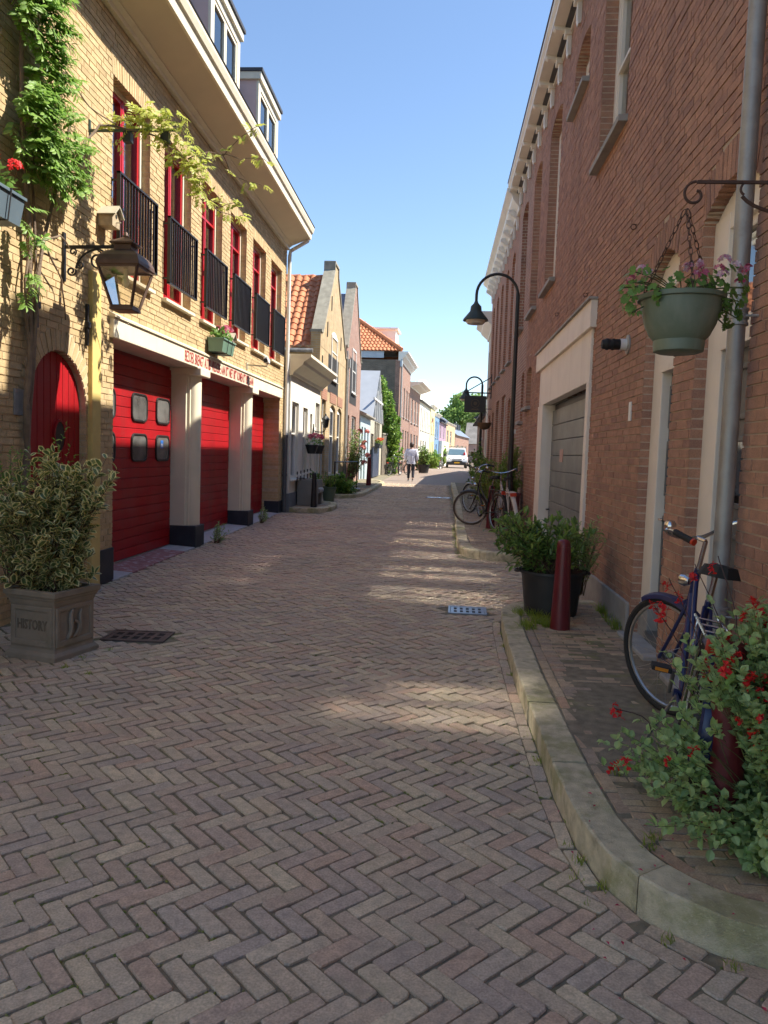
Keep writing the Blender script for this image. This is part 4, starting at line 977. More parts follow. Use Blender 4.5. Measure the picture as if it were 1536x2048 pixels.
# yellow gabled house
C = house('gabled_house', 'narrow yellow brick gabled house with orange pantile roof', (-3.5, 21.9), (-3.5, 27.88), 8, 4.35, G['yellow_far'],
    wins=[(2.25, 3.5, .62, 2.72, .14), (4.0, 5.1, .62, 2.72, .14)], doors=[(.55, 1.35, 3.0, G['plain_dark'])], roof='none', sill=G['concrete'])
tall_gable(C, [(0, 4.35), (0, 4.75), (.28, 4.75), (2.35, 6.95), (2.35, 7.22), (3.25, 7.22), (3.25, 6.95), (5.7, 4.7), (5.98, 4.7), (5.98, 4.35)], G['yellow_far'], G['mortar_cap'])
wq = window(C, 2.15, 3.45, 3.62, 5.0, -.03, G['white'], .07, .06, cols=1, rows=(.65,), rise=.14, sill=G['concrete'], glass=G['glass_dark'], depth=.03)
q = MB(); q.add([(.05,.30,4.25),(2.8,.30,6.85),(2.8,8,6.85),(.05,8,4.25),(5.95,.30,4.25),(5.95,8,4.25)], [(0,3,2,1),(1,2,5,4)]); q.add([(.05,.30,4.2),(2.8,.30,6.8),(5.95,.30,4.2)], [(0,1,2)]); cr = q.build('roof', G['orange_tile'], C, local=True)
s = Vector((2.75, 0, 2.6)); slope_tiles(C, cr, (.0, .30+21*.235, 4.27), (0, -1, 0), s, 21, 13, .235, s.length/13, G['orange_tile'])
q = MB()
for k in range(11): q.tube([(2.8, .3+k*.42, 6.89), (2.8, .3+k*.42+.44, 6.87)], [.075, .062], 8)
q.build('ridge_tiles', G['orange_tile'], C, local=True, smooth=True, kind='stuff')
q = MB(); q.tube([(-.06, .2, 4.2), (-.06, 6, 4.2)], .06, 8); q.build('gutter', G['zinc'], C, local=True, smooth=True)
for (x, z) in ((1.2, 5.0), (1.95, 5.9), (.35, 3.9), (4.3, 5.0)):
    q = MB(); q.box((x-.015, -.03, z-.22), (x+.015, -.004, z+.22)); q.build('wall_anchor', G['black_iron'], C, local=True)
for (x0, x1) in ((.4, 1.5), (2.15, 3.6), (3.9, 5.2)):
    q = MB(); q.box((x0, -.012, 2.90), (x1, .01, 3.22)); q.build('red_brick_band', G['red_far'], C, local=True)
q = MB(); q.tube([(5.92, -.05, 5.0), (5.92, -.05, .1)], .035, 8); q.build('downpipe', G['zinc'], C, local=True, smooth=True)
# brown gabled house
D = house('gabled_house', 'brown brick gabled house with bluish roof behind the yellow one', (-3.5, 27.92), (-3.5, 33.0), 8, 4.9, G['brown_far'],
    wins=[(2.2, 3.7, .8, 2.75, 0)], doors=[(.55, 1.35, 2.7, G['plain_dark'])], roof='none', sill=G['concrete'])
tall_gable(D, [(0, 4.9), (0, 5.1), (.22, 5.1), (1.95, 7.55), (1.95, 7.75), (2.75, 7.75), (2.75, 7.55), (4.86, 5.1), (5.08, 5.1), (5.08, 4.9)], G['brown_far'], G['mortar_cap'])
window(D, 1.75, 3.0, 3.6, 5.3, -.03, G['white'], .07, .06, cols=1, rows=(.5,), sill=G['concrete'], glass=G['glass_dark'], depth=.03)
q = MB(); q.add([(.05,.30,4.8),(2.35,.30,7.45),(2.35,8,7.45),(.05,8,4.8),(5.0,.30,4.8),(5.0,8,4.8)], [(0,3,2,1),(1,2,5,4)]); q.build('roof', mat('blue_grey_roof', (.16,.19,.25), .5, .15, 6, .2, 40), D, local=True)
q = MB(); q.tube([(.06, -.06, 4.4), (.06, -.06, .3)], .04, 8); q.box((-.06, -.14, 4.35), (.16, -.01, 4.65)); q.build('downpipe', G['zinc'], D, local=True)
# low pale blue house
E_ = house('low_house', 'low pale blue house with old grey tiled roof', (-3.45, 33.02), (-3.42, 37.4), 6, 3.0, G['pale_blue'], wins=[(3.0, 3.6, .9, 2.2, 0)], doors=[(.5, 1.1, 2.4, G['grey_door']), (1.6, 2.3, 2.4, G['pale_blue'])], roof='ridge', rm=mat('old_tile', (.30,.27,.22), .85, .25, 7, .5, 30, .02), ridge=1.35, fm=G['pale_blue'])
# timber house with glazed gable
F_ = house('timber_house', 'timber house with glazed gable and light metal roof', (-3.42, 37.45), (-3.35, 43.8), 7, 2.9, G['timber'], wins=[(2.0, 2.9, 1.6, 2.85, 0), (3.0, 3.9, 1.6, 2.85, 0), (4.0, 4.9, 1.6, 2.85, 0)], doors=[(.3, 1.7, 2.2, G['navy_wood'])], roof='gable', rm=mat('metal_roof', (.42,.44,.46), .45, .08, 2, .05, 20, metal=.3), ridge=2.6, apex=3.2, fm=G['timber'])
q = MB()
for k in range(5):
    x = 1.2+k*1.0; zt = 2.9 + 2.6*(1-abs(x-3.2)/3.2) - .25; q.box((x-.05, -.12, 2.9), (x+.05, -.03, zt))
q.box((.6, -.115, 3.9), (5.4, -.035, 3.98)); q.build('gable_frame', G['white'], F_, local=True)
q = MB(); q.add([(.35, -.025, 2.95), (5.95, -.025, 2.95), (3.2, -.025, 5.2)], [(0, 1, 2)]); q.build('gable_glass', mat('gable_glass', (.14,.16,.17), .08, .2, 3, 0, spec=.8), F_, local=True)
for k in range(6):
    q = MB(); q.box((.1+k*.55, -.16, .05), (.62+k*.55, -.08, 1.5)); q.build('navy_board', G['navy_wood'], F_, local=True, bevel=.01)
# brick garden wall
GW = thing('garden_wall', 'dark brick garden wall under the ivy', 'wall', (-3.3, 43.85, gz(44)), rz=frame_of((-3.3, 43.85), (-2.62, 46.9)))
q = MB(); q.box((0, 0, 0), (3.1, .25, 2.3)); q.build('wall', G['grey_far'], GW, local=True); q = MB(); q.box((-.02, -.04, 2.3), (3.12, .29, 2.38)); q.build('coping', G['mortar_cap'], GW, local=True)
# tall dark brick house with hipped roof
Hs = house('tall_brick_house', 'tall brick house with dark side wall and hipped orange roof', (-2.62, 47.0), (-2.28, 55.0), 8, 6.9, G['brown_far'], wins=[(x, x+.95, z, z+z2, 0) for x in (1.0, 3.0, 5.0, 6.7) for z, z2 in ((3.6, 1.9), (.8, 2.0))], doors=[], roof='none', side=G['grey_far'], cornice=G['white'], cproj=.5, ch=.5)
q = MB(); q.add([(-.1,-.1,7.4),(8.1,-.1,7.4),(8.1,8,7.4),(-.1,8,7.4),(3.0,4,10.3),(5.0,4,10.3)], [(0,1,5,4),(1,2,5),(2,3,4,5),(3,0,4)]); hr = q.build('roof', G['orange_tile'], Hs, local=True)
s = Vector((3.1, 0, 2.9)); n = s.length; up = s.normalized()
b = MB(); me = tile_mesh(.235, .37, G['orange_tile']); vv = [v.co.copy() for v in me.vertices]; ff = [tuple(p.vertices) for p in me.polygons]
rt = Vector((0, -1, 0)); M_ = Matrix((rt, up, rt.cross(up))).transposed()
for j in range(14):
    t = j/14; ya, yb = -.1+4.1*t, 8-4*t
    k = 0
    while yb - k*.235 > ya:
        c = Vector((-.1, yb-k*.235, 7.43)) + up*(n*t); b.add([tuple(c + M_ @ v) for v in vv], ff, random.random()); k += 1
b.build('roof_tiles', G['orange_tile'], hr, local=True, smooth=True, kind='stuff')
q = MB(); q.tube([(-.1, -.1, 7.5), (3.0, 4, 10.38)], .12, 6); q.tube([(-.1, 8, 7.5), (3.0, 4, 10.38)], .12, 6); q.tube([(3, 4, 10.38), (5, 4, 10.38)], .12, 6); q.build('hip_tiles', G['orange_tile'], hr, local=True, smooth=True, kind='stuff')
q = MB(); q.tube([(3.2, 3.6, 10.2), (3.2, 3.6, 11.1)], .10, 8); q.lathe([(.16, 0), (.16, .08)], 8, (3.2, 3.6, 11.1)); q.build('flue', G['zinc'], hr, local=True)
q = MB(); q.box((2.6, .6, 7.6), (4.4, 3, 9.1)); q.box((2.45, .45, 9.1), (4.55, 3, 9.22)); q.build('dormer', G['white'], hr, local=True)
q = MB(); q.box((-.03, 1.0, 7.0), (-.0, 7.9, 7.42)); q.box((-.05, -.12, 6.5), (.35, .0, 7.42)); q.build('eaves_board', mat('blue_grey_board', (.36,.42,.48), .6, .1, 3, .05, 40), Hs, local=True)
q = MB(); q.tube([(.18, -.1, 6.6), (.18, -.1, .2)], .06, 8); q.build('downpipe', G['zinc'], Hs, local=True)
q = MB(); q.box((-.015, 3.4, 5.0), (.0, 3.5, 6.2)); q.build('wall_anchor', G['black_iron'], Hs, local=True)
# far row
house('brown_house', 'narrow brown house with projecting white flat eaves', (-2.26, 55.1), (-1.77, 62.0), 7, 6.0, G['brown_far'], wins=[(x, x+1.1, z, z+1.7, 0) for x in (.8, 3.0, 5.0) for z in (3.5, 1.0)], cornice=G['white'], cproj=.9, ch=.35)
J = house('white_house', 'bright white house with rounded gable', (-1.75, 62.1), (-1.05, 72.0), 8, 5.6, G['plaster_white'], wins=[(.8+1.5*k, 1.7+1.5*k, 3.2, 5.0, 0) for k in range(6)] + [(3.2, 4.6, .3, 2.4, 0), (5.6, 7.0, .3, 2.4, 0)], doors=[(1.2, 2.6, 2.4, G['plain_dark'])], roof='ridge', ridge=1.2)
q = MB(); q.prism([(.0, 5.55)] + [(4.95-4.95*math.cos(math.pi*k/16), 5.6 + 1.95*max(0, math.sin(math.pi*k/16))**.8) for k in range(17)] + [(9.9, 5.55)], 1, -.01, .4); q.build('rounded_gable', G['plaster_white'], J, local=True)
FL = thing('flag', 'small red white and blue flag on the bright white house', 'flag', (-1.0, 70.2, 4.3))
q = MB(); q.tube([(-1.18, 70.2, 3.9), (-.75, 70.2, 5.0)], .02, 5); q.build('flagpole', G['white'], FL)
for k, c in enumerate(((.5, .02, .03), (.8, .8, .8), (.03, .08, .35))):
    q = MB(); q.prism([(-1.0+.14, 4.9-.35*(k+1)), (-.78-.04*k, 4.9-.35*(k+1)), (-.75-.04*k, 4.9-.35*k), (-1.0+.16, 4.9-.35*k)], 1, 70.19, 70.21); q.build('flag_stripe', mat('flag_cloth', c, .8, .05, 5, 0), FL)
house('yellow_house', 'yellow painted house in the far row', (-1.0, 72.1), (-.64, 77.0), 7, 5.6, mat('yellow_wall', (.66,.58,.30), .8, .06, 2, .1, 40), wins=[(1.0, 2.0, 3.2, 4.8, 0), (3.0, 4.0, 3.2, 4.8, 0), (1.0, 2.0, .8, 2.4, 0)], doors=[(3.0, 4.0, 2.5, G['plain_dark'])], roof='ridge', ridge=1.4, cornice=G['white'], cproj=.3, ch=.25)
house('blue_house', 'bright blue narrow house in the far row', (-.62, 77.1), (-.2, 82.0), 7, 5.1, mat('blue_wall', (.14,.25,.42), .6, .06, 2, .1, 40), wins=[(.8, 1.9, 2.9, 4.6, 0), (2.7, 3.8, 2.9, 4.6, 0)], doors=[(1.4, 2.8, 2.3, mat('dark_blue_door', (.02,.06,.2), .5, .1, 3, 0))], roof='ridge', ridge=1.2, cornice=G['white'], cproj=.3, ch=.25)
Mh = house('purple_house', 'house with purple upper storey and pale ground floor', (-.18, 82.1), (.6, 92.0), 7, 4.8, mat('purple_wall', (.30,.20,.27), .8, .06, 2, .1, 40), wins=[(1.2, 2.4, 3.2, 4.4, 0), (6, 7.2, 3.2, 4.4, 0)], roof='ridge', ridge=1.8)
q = MB(); q.box((0, -.35, 0), (9.9, -.01, 2.7)); q.build('ground_floor_front', G['plaster_white'], Mh, local=True)
q = MB(); q.box((1.2, 2.6, 5.5), (2.2, 3.6, 8.0)); q.box((1.0, 2.4, 8.0), (2.4, 3.8, 8.2)); q.build('chimney', G['grey_far'], Mh, local=True)
house('tan_house', 'tan brick house behind the white van', (.62, 92.1), (1.9, 104.0), 7, 5.0, mat('tan_wall', (.52,.37,.22), .85, .1, 3, .2, 30), wins=[(1.0, 3.0, 2.6, 4.2, 0), (5, 7, 2.6, 4.2, 0), (2, 4, .5, 2.0, 0)], roof='ridge', ridge=2.0, cornice=G['white'], cproj=.2, ch=.15)
O_ = house('red_house', 'dark red house with steep grey roof at the bend', (1.95, 104.1), (4.4, 122.0), 8, 4.0, G['brown_far'], wins=[(2, 4, .8, 2.6, 0), (8, 10, .8, 2.6, 0), (13, 15, .8, 2.6, 0)], roof='ridge', rm=mat('solar_roof', (.20,.23,.28), .35, .1, 4, .05, 20), ridge=3.0, fm=G['white'])
for k in range(4):
    q = MB(); q.box((7+k*2.2, 1.0, 5.0), (8.0+k*2.2, 1.15, 5.8)); q.build('skylight', G['plain_dark'], O_, local=True)
BA = house('barn', 'barn with weathered grey roof closing the end of the street', (3.9, 128.0), (12.5, 127.0), 9, 3.2, mat('pinkish_wall', (.42,.30,.27), .85, .12, 2, .2, 20), wins=[(1, 2, 1, 2, 0), (4, 5, 1, 2, 0)], roof='ridge', rm=mat('grey_boards', (.20,.185,.17), .85, .3, 1.2, .3, 8, .05), ridge=3.6)
# right side beyond the red brick building
R2 = house('arched_brick_house', 'redder brick house with tall arched window bays farther down on the right', (1.62, 27.5), (1.62, 18.02), 7, 7.2, G['red_far'],
    wins=[(.7+1.75*k, 1.55+1.75*k, 3.9, 6.4, .15) for k in range(5)] + [(.8, 1.5, .9, 2.9, .1), (2.4, 3.1, .9, 2.9, .1), (8.2, 8.9, .9, 2.9, .1)], doors=[(4.1, 5.2, 3.2, G['plain_dark']), (6.2, 7.3, 3.2, G['plain_dark'])], roof='ridge', ridge=1.5, cornice=G['white'], cproj=.34, ch=.42, zb=0.0)
mm0 = None
for k in range(12):
    q = MB(); q.prism([(0, 6.85), (-.05, 6.85), (-.06, 7.1), (-.24, 7.22), (-.24, 7.3), (0, 7.3)], 0, -.05, .05)
    if mm0 is None: mm0 = q.build('modillion', G['white'], R2, local=True); mm0.location = (.3, 0, 0)
    else: c = mm0.copy(); COL.objects.link(c); c.location = (.3+.79*k, 0, 0)
house('pale_house', 'pale house with white gutter beyond the arched brick house', (1.75, 31.0), (1.70, 27.6), 7, 5.9, mat('pale_wall', (.56,.52,.44), .85, .1, 2, .2, 30), wins=[(.5, 1.4, .9, 2.6, 0), (2.1, 3.0, .9, 2.6, 0), (.5, 1.4, 3.6, 5.3, 0), (2.1, 3.0, 3.6, 5.3, 0)], cornice=G['white'], cproj=.5, ch=.5)
house('low_brick_house', 'low brick house on the right beyond the pale house', (1.95, 42.0), (1.76, 31.1), 6, 3.0, G['brown_far'], wins=[(1+2.5*k, 2.1+2.5*k, .9, 2.4, 0) for k in range(4)], roof='ridge', ridge=.8)
house('plain_brick_house', 'plain low brick house where the street bends right', (4.6, 62.0), (2.0, 42.1), 7, 3.4, G['brown_far'], wins=[(1+3*k, 2.1+3*k, .9, 2.5, 0) for k in range(6)], roof='ridge', ridge=1.2)
# ------------------------------------------------------------------ lamps, signs, pots and other things in the street
def scroll(b, c, u, v, r0, r1, a0, turns, rad, n=26):
    "spiral bar in the plane of u, v"
    c = Vector(c); u = Vector(u); v = Vector(v); pts = []
    for i in range(n+1):
        t = i/n; a = a0 + turns*2*math.pi*t; r = r0 + (r1-r0)*t; pts.append(c + u*r*math.cos(a) + v*r*math.sin(a))
    b.tube(pts, rad, 6); return pts
# the big wall lantern
LN = thing('wall_lantern', 'large brown copper lantern on a scrolled black iron wall bracket', 'lantern', (-3.6, 7.13, 3.3))
q = MB(); q.box((-3.6, 7.105, 3.07), (-3.575, 7.155, 3.52)); q.build('wall_plate', G['black_iron'], LN, bevel=.006)
q = MB(); q.beam((-3.6, 7.13, 3.385), (-3.0, 7.13, 3.395), .018, .03)
U, V_ = (1, 0, 0), (0, 0, 1)
scroll(q, (-3.26, 7.13, 3.27), U, V_, .10, .025, R(80), -1.35, .010)
q.tube(bez((-3.24, 7.13, 3.372), (-3.40, 7.13, 3.36), (-3.46, 7.13, 3.26), (-3.47, 7.13, 3.19)), .010, 6); scroll(q, (-3.515, 7.13, 3.165), U, V_, .045, .014, R(20), -1.3, .009); scroll(q, (-3.43, 7.13, 3.225), U, V_, .035, .012, R(190), 1.2, .008)
scroll(q, (-3.50, 7.13, 3.345), U, V_, .035, .012, R(-60), 1.2, .008); q.tube(bez((-3.28, 7.13, 3.375), (-3.18, 7.13, 3.30), (-3.16, 7.13, 3.29), (-3.10, 7.13, 3.30)), .008, 6)
q.build('bracket', G['black_iron'], LN, smooth=True)
cx, cy_ = -2.99, 7.13
def sq(h, z, cxx=cx, cyy=cy_): return [(cxx-h, cyy-h, z), (cxx+h, cyy-h, z), (cxx+h, cyy+h, z), (cxx-h, cyy+h, z)]
def sqstack(b, lv):
    vs = []
    for h, z in lv: vs += sq(h, z)
    fs = [(0,3,2,1), tuple(4*(len(lv)-1)+k for k in range(4))]
    for i in range(len(lv)-1):
        for k in range(4): fs.append((4*i+k, 4*i+(k+1) % 4, 4*i+4+(k+1) % 4, 4*i+4+k))
    b.add(vs, fs)
q = MB(); sqstack(q, [(.196, 3.19), (.204, 3.20), (.20, 3.235), (.18, 3.285), (.14, 3.325), (.092, 3.35), (.084, 3.355), (.08, 3.40), (.112, 3.405), (.114, 3.42), (.06, 3.455), (.028, 3.475)]); q.lathe([(.022, 0), (.03, .02), (.018, .045), (.008, .06)], 8, (cx, cy_, 3.47)); q.build('hood', G['copper_brown'], LN, bevel=.004)
q = MB()
for sx in (-1, 1):
    for sy in (-1, 1): q.beam((cx+sx*.186, cy_+sy*.186, 3.195), (cx+sx*.092, cy_+sy*.092, 2.83), .022, .022)
sqstack(q, [(.10, 2.80), (.108, 2.805), (.102, 2.84), (.096, 2.85)])
for (h, z) in ((.183, 3.185),):
    p4 = sq(h, z)
    for k in range(4): q.beam(p4[k], p4[(k+1) % 4], .02, .02)
q.build('cage', G['copper_brown'], LN)
for k in range(4):
    a, b = sq(.18, 3.18), sq(.09, 2.845); p = MB(); p.quad(b[k], b[(k+1) % 4], a[(k+1) % 4], a[k]); p.build('pane', G['lamp_glass'], LN)
q = MB(); q.lathe([(.02, 3.19), (.02, 3.12), (.03, 3.10), (.034, 3.06), (.02, 3.03), (.005, 3.02)], 10, (cx, cy_, 0)); q.build('bulb', mat('lamp_bulb', (.75,.68,.45), .2, .05, 5, 0), LN, smooth=True)
# street lamps
G['lamp_green'] = mat('lamp_green', (.045,.065,.055), .5, .15, 8, .1, 60, dirt=((.09,.11,.09), 6, .6, .4)); G['lamp_post'] = mat('lamp_post', (.028,.028,.026), .45, .15, 8, .08, 60)
def street_lamp(x, y, label, H=4.98, r=.385):
    t = thing('street_lamp', label, 'street lamp', (x, y, gz(y)), 'arched street lamps on the right')
    h = H - gz(y) - r
    pts = [(0, 0, 0), (0, 0, 1.2), (0, 0, 2.4), (0, 0, h)] + [(-r+r*math.cos(a), 0, h+r*math.sin(a)) for a in [math.pi*k/16 for k in range(1, 17)]] + [(-2*r, 0, h-.16)]
    q = MB(); q.tube(pts, [.058, .055, .042]+[.038]+[.027]*17, 12); q.build('post', G['lamp_post'], t, local=True, smooth=True)
    q = MB(); q.lathe([(.062, 0), (.07, .02), (.07, 1.0), (.06, 1.06)], 12, (0, 0, 0)); q.build('base', G['lamp_post'], t, local=True, smooth=True)
    zl = h-.16; c = (-2*r, 0, zl)
    q = MB(); q.lathe([(.03, .04), (.045, .0), (.10, -.06), (.11, -.14), (.12, -.16), (.235, -.30), (.24, -.325), (.225, -.325), (.11, -.19)], 20, c, cap=False); q.build('shade', G['lamp_green'], t, local=True, smooth=True)
    q = MB(); q.lathe([(.19, -.30), (.185, -.345), (.15, -.385), (.02, -.40)], 18, c); q.build('lens', mat('lamp_lens', (.62,.58,.48), .25, .05, 6, 0), t, local=True, smooth=True)
    q = MB(); q.box((.04, -.06, 1.9), (.068, -.03, 1.98)); q.build('number_tag', G['plastic_white'], t, local=True)
street_lamp(1.34, 14.8, 'tall arched street lamp nearer the camera, beside the grey garage door'); street_lamp(1.34, 26.4, 'smaller looking arched street lamp behind the hanging square sign', H=4.25, r=.27)
# hanging shop sign
SG = thing('hanging_sign', 'dark square hanging sign on an iron wall bracket', 'sign', (1.62, 25.9, 3.4))
q = MB(); q.beam((1.6, 25.9, 3.68), (.75, 25.9, 3.68), .03, .04); q.beam((1.6, 25.9, 4.2), (.78, 25.9, 3.70), .02, .03); q.box((1.59, 25.87, 3.5), (1.62, 25.93, 4.3))
for x in (.82, 1.40): q.tube([(x, 25.9, 3.67), (x, 25.9, 3.58)], .008, 5)
q.build('bracket', G['black_iron'], SG)
q = MB(); q.box((.74, 25.88, 3.03), (1.46, 25.92, 3.58)); sb = q.build('board', mat('sign_board', (.03,.027,.025), .4, .1, 10, 0), SG, bevel=.006)
G['sign_mark'] = mat('sign_mark', (.11,.075,.045), .5, .1, 20, 0)
q = MB(); q.ring((1.10, 25.876, 3.33), (0, 1, 0), .13, .012, 24, 5); q.lathe([(.06, 0), (.06, .004)], 14, (1.10, 25.88, 3.33), Matrix.Rotation(R(90), 3, 'X')); q.prism([(.96, 3.11), (1.24, 3.11), (1.20, 3.16), (1.0, 3.16)], 1, 25.874, 25.879); q.build('emblem', G['sign_mark'], sb)
# hanging basket farther on
HB = thing('hanging_basket', 'shallow brown hanging basket under the square sign', 'basket', (1.38, 25.0, 2.4))
q = MB(); q.lathe([(.04, 2.44), (.13, 2.47), (.20, 2.55), (.235, 2.66), (.22, 2.66), (.18, 2.58)], 16, (1.38, 25.0, 0), cap=False); q.build('bowl', mat('coir', (.16,.09,.05), .95, .25, 30, .8, 80, .01), HB, smooth=True)
q = MB()
for k in range(3):
    a = 2*math.pi*k/3+.3; q.tube([(1.38+.23*math.cos(a), 25+.23*math.sin(a), 2.66), (1.38, 25.0, 3.1)], .006, 4)
q.beam((1.6, 25.0, 3.1), (1.34, 25.0, 3.1), .015, .02); q.build('chains', G['black_iron'], HB)
# red hanging geranium pot on scrolled bracket
def chain(b, a, c, link=.032, r=.0022):
    a = Vector(a); c = Vector(c); n = int((c-a).length/link); d = (c-a).normalized(); o = d.orthogonal().normalized()
    for k in range(n):
        p = a + d*link*(k+.5); ax = o if k % 2 else d.cross(o)
        u = d; v = ax.cross(d); pts = [p + u*link*.62*math.cos(t) + v*link*.24*math.sin(t) for t in [2*math.pi*i/8 for i in range(9)]]
        b.tube(pts, r, 4, cap=False)
HP = thing('hanging_pot', 'green plastic hanging flower pot on the scrolled rusty bracket', 'flower pot', (.965, 3.3, 2.0))
PC = (.965, 3.3)
G['pot_green'] = mat('pot_green', (.155,.19,.135), .5, .1, 7, .1, 60, rvar=.08, dirt=((.24,.26,.20), 4, .56, .5), streak=((.26,.28,.22), 14.0, .50, .5))
q = MB(); n = 40; prof = [(.080, 2.005), (.098, 2.012), (.102, 2.045), (.100, 2.055), (.118, 2.075), (.140, 2.12), (.155, 2.18), (.158, 2.215), (.172, 2.218), (.174, 2.236), (.160, 2.238), (.150, 2.20)]
vs = []
for (r_, z) in prof:
    for k in range(n):
        a = 2*math.pi*k/n; rr = r_*(1 + (.006 if (k % 4 < 2) and 2.06 < z < 2.2 else 0)); vs.append((PC[0]+rr*math.cos(a), PC[1]+rr*math.sin(a), z))
fs = [(i*n+k, i*n+(k+1) % n, (i+1)*n+(k+1) % n, (i+1)*n+k) for i in range(len(prof)-1) for k in range(n)] + [tuple(range(n-1, -1, -1))]
q.add(vs, fs); q.build('pot', G['pot_green'], HP, smooth=True)
q = MB(); q.lathe([(.15, 2.20), (.02, 2.215)], 20, (PC[0], PC[1], 0)); q.build('soil', G['soil'], HP)
q = MB()
for k in range(3): a = 2*math.pi*k/3+.5; chain(q, (PC[0]+.165*math.cos(a), PC[1]+.165*math.sin(a), 2.235), (PC[0], PC[1], 2.60))
q.build('chains', G['rust_iron'], HP)
BK = thing('wall_bracket', 'rusty scrolled iron bracket holding the hanging flower pot', 'bracket', (1.6, 3.3, 2.5))
q = MB(); q.beam((1.6, 3.3, 2.695), (1.0, 3.3, 2.695), .012, .012); scroll(q, (.995, 3.3, 2.645), (1, 0, 0), (0, 0, 1), .052, .016, R(88), .95, .006, 22); scroll(q, (1.20, 3.3, 2.665), (1, 0, 0), (0, 0, 1), .033, .022, R(60), .5, .005, 14); q.tube(bez((1.18, 3.3, 2.64), (1.24, 3.3, 2.57), (1.42, 3.3, 2.55), (1.6, 3.3, 2.55)), .007, 6)
q.build('scrolled_bar', G['rust_iron'], BK, smooth=True)
q = MB(); q.box((1.585, 3.28, 2.5), (1.6, 3.32, 2.74)); q.build('wall_plate', G['rust_iron'], BK)
# bollards
def bollard(x, y, dz, h, r0, m, name, label, group, head=True, seg=10):
    t = thing(name, label, 'bollard', (x, y, gz(y)+dz), group)
    q = MB(); q.lathe([(r0, -.02), (r0, .02), (r0*.98, .05), (r0*.70, h-.10), (r0*.68, h-.06)], 12 if head else 20, (0, 0, 0)); q.build('post', m, t, local=True, smooth=True)
    q = MB(); q.lathe([(r0*.68, h-.06), (r0*.66, h-.035), (r0*.56, h-.014), (r0*.38, h-.003), (.001, h+.001)], 12 if head else 20, (0, 0, .0005)); q.build('cap', m, t, local=True, smooth=True)
    return t
bg = 'burgundy bollards along the right pavement'
bollard(1.05, 6.41, KH-.01, .755, .083, G['burgundy'], 'bollard', 'burgundy bollard standing before the black laurel tub', bg)
bollard(1.155, 3.02, KH-.01, .76, .085, G['burgundy'], 'bollard', 'burgundy bollard half hidden in the red flowering bush', bg)
bollard(.985, 14.4, KH-.01, .80, .085, G['burgundy'], 'bollard', 'burgundy bollard between the two parked bicycles', bg)
bollard(-2.62, 28.6, .10, 1.05, .10, G['burgundy'], 'bollard', 'dark red bollard before the pale blue house on the left', None)
bollard(-2.93, 17.95, .09, .82, .075, G['black_iron'], 'bollard', 'black bollard before the concrete bench', None, False)
# flower boxes, birdhouses, security camera on the yellow building
G['box_green'] = mat('box_green', (.14,.24,.17), .5, .1, 6, .05, 60)
def window_box(x, y0, y1, z0, h, d, m, label, name='flower_box', group=None):
    t = thing(name, label, 'flower box', (x, (y0+y1)/2, z0), group); q = MB(); b_ = .03
    o = [(x, y0+b_, z0), (x+d-b_, y0+b_, z0), (x+d-b_, y1-b_, z0), (x, y1-b_, z0), (x, y0, z0+h), (x+d, y0, z0+h), (x+d, y1, z0+h), (x, y1, z0+h)]
    i = [(x+.012, y0+.012, z0+h), (x+d-.012, y0+.012, z0+h), (x+d-.012, y1-.012, z0+h), (x+.012, y1-.012, z0+h), (x+.03, y0+.045, z0+.03), (x+d-.045, y0+.045, z0+.03), (x+d-.045, y1-.045, z0+.03), (x+.03, y1-.045, z0+.03)]
    q.add(o+i, [(0,3,2,1),(0,1,5,4),(1,2,6,5),(2,3,7,6),(3,0,4,7),(4,5,9,8),(5,6,10,9),(6,7,11,10),(7,4,8,11),(8,9,13,12),(9,10,14,13),(10,11,15,14),(11,8,12,15),(12,13,14,15)])
    q.build('trough', m, t)
    r_ = MB(); r_.box((x, y0-.008, z0+h-.02), (x+d+.01, y0+.004, z0+h+.004)); r_.box((x+d-.004, y0-.008, z0+h-.0205), (x+d+.012, y1+.008, z0+h+.0045)); r_.build('rim', m, t, bevel=.003)
    f = MB()
    for k in (.33, .67): Y = y0+(y1-y0)*k; f.tube([(x, Y, z0+h), (x+d+.02, Y, z0+h+.005), (x+d-.01, Y, z0-.005), (x, Y, z0-.01)], .007, 5)
    f.build('holder', G['black_iron'], t)
    s = MB(); s.box((x+.02, y0+.03, z0+h-.05), (x+d-.02, y1-.03, z0+h-.03)); s.build('soil', G['soil'], t); return t
FB1 = window_box(-3.56, 11.55, 12.22, 3.02, .20, .24, G['box_green'], 'green flower box with pink geraniums above the red garage doors')
FB2 = window_box(-3.56, 5.25, 5.94, 3.22, .22, .26, mat('box_blue', (.10,.14,.17), .5, .1, 6, .05, 60), 'blue grey flower box with red geraniums at the left picture edge')
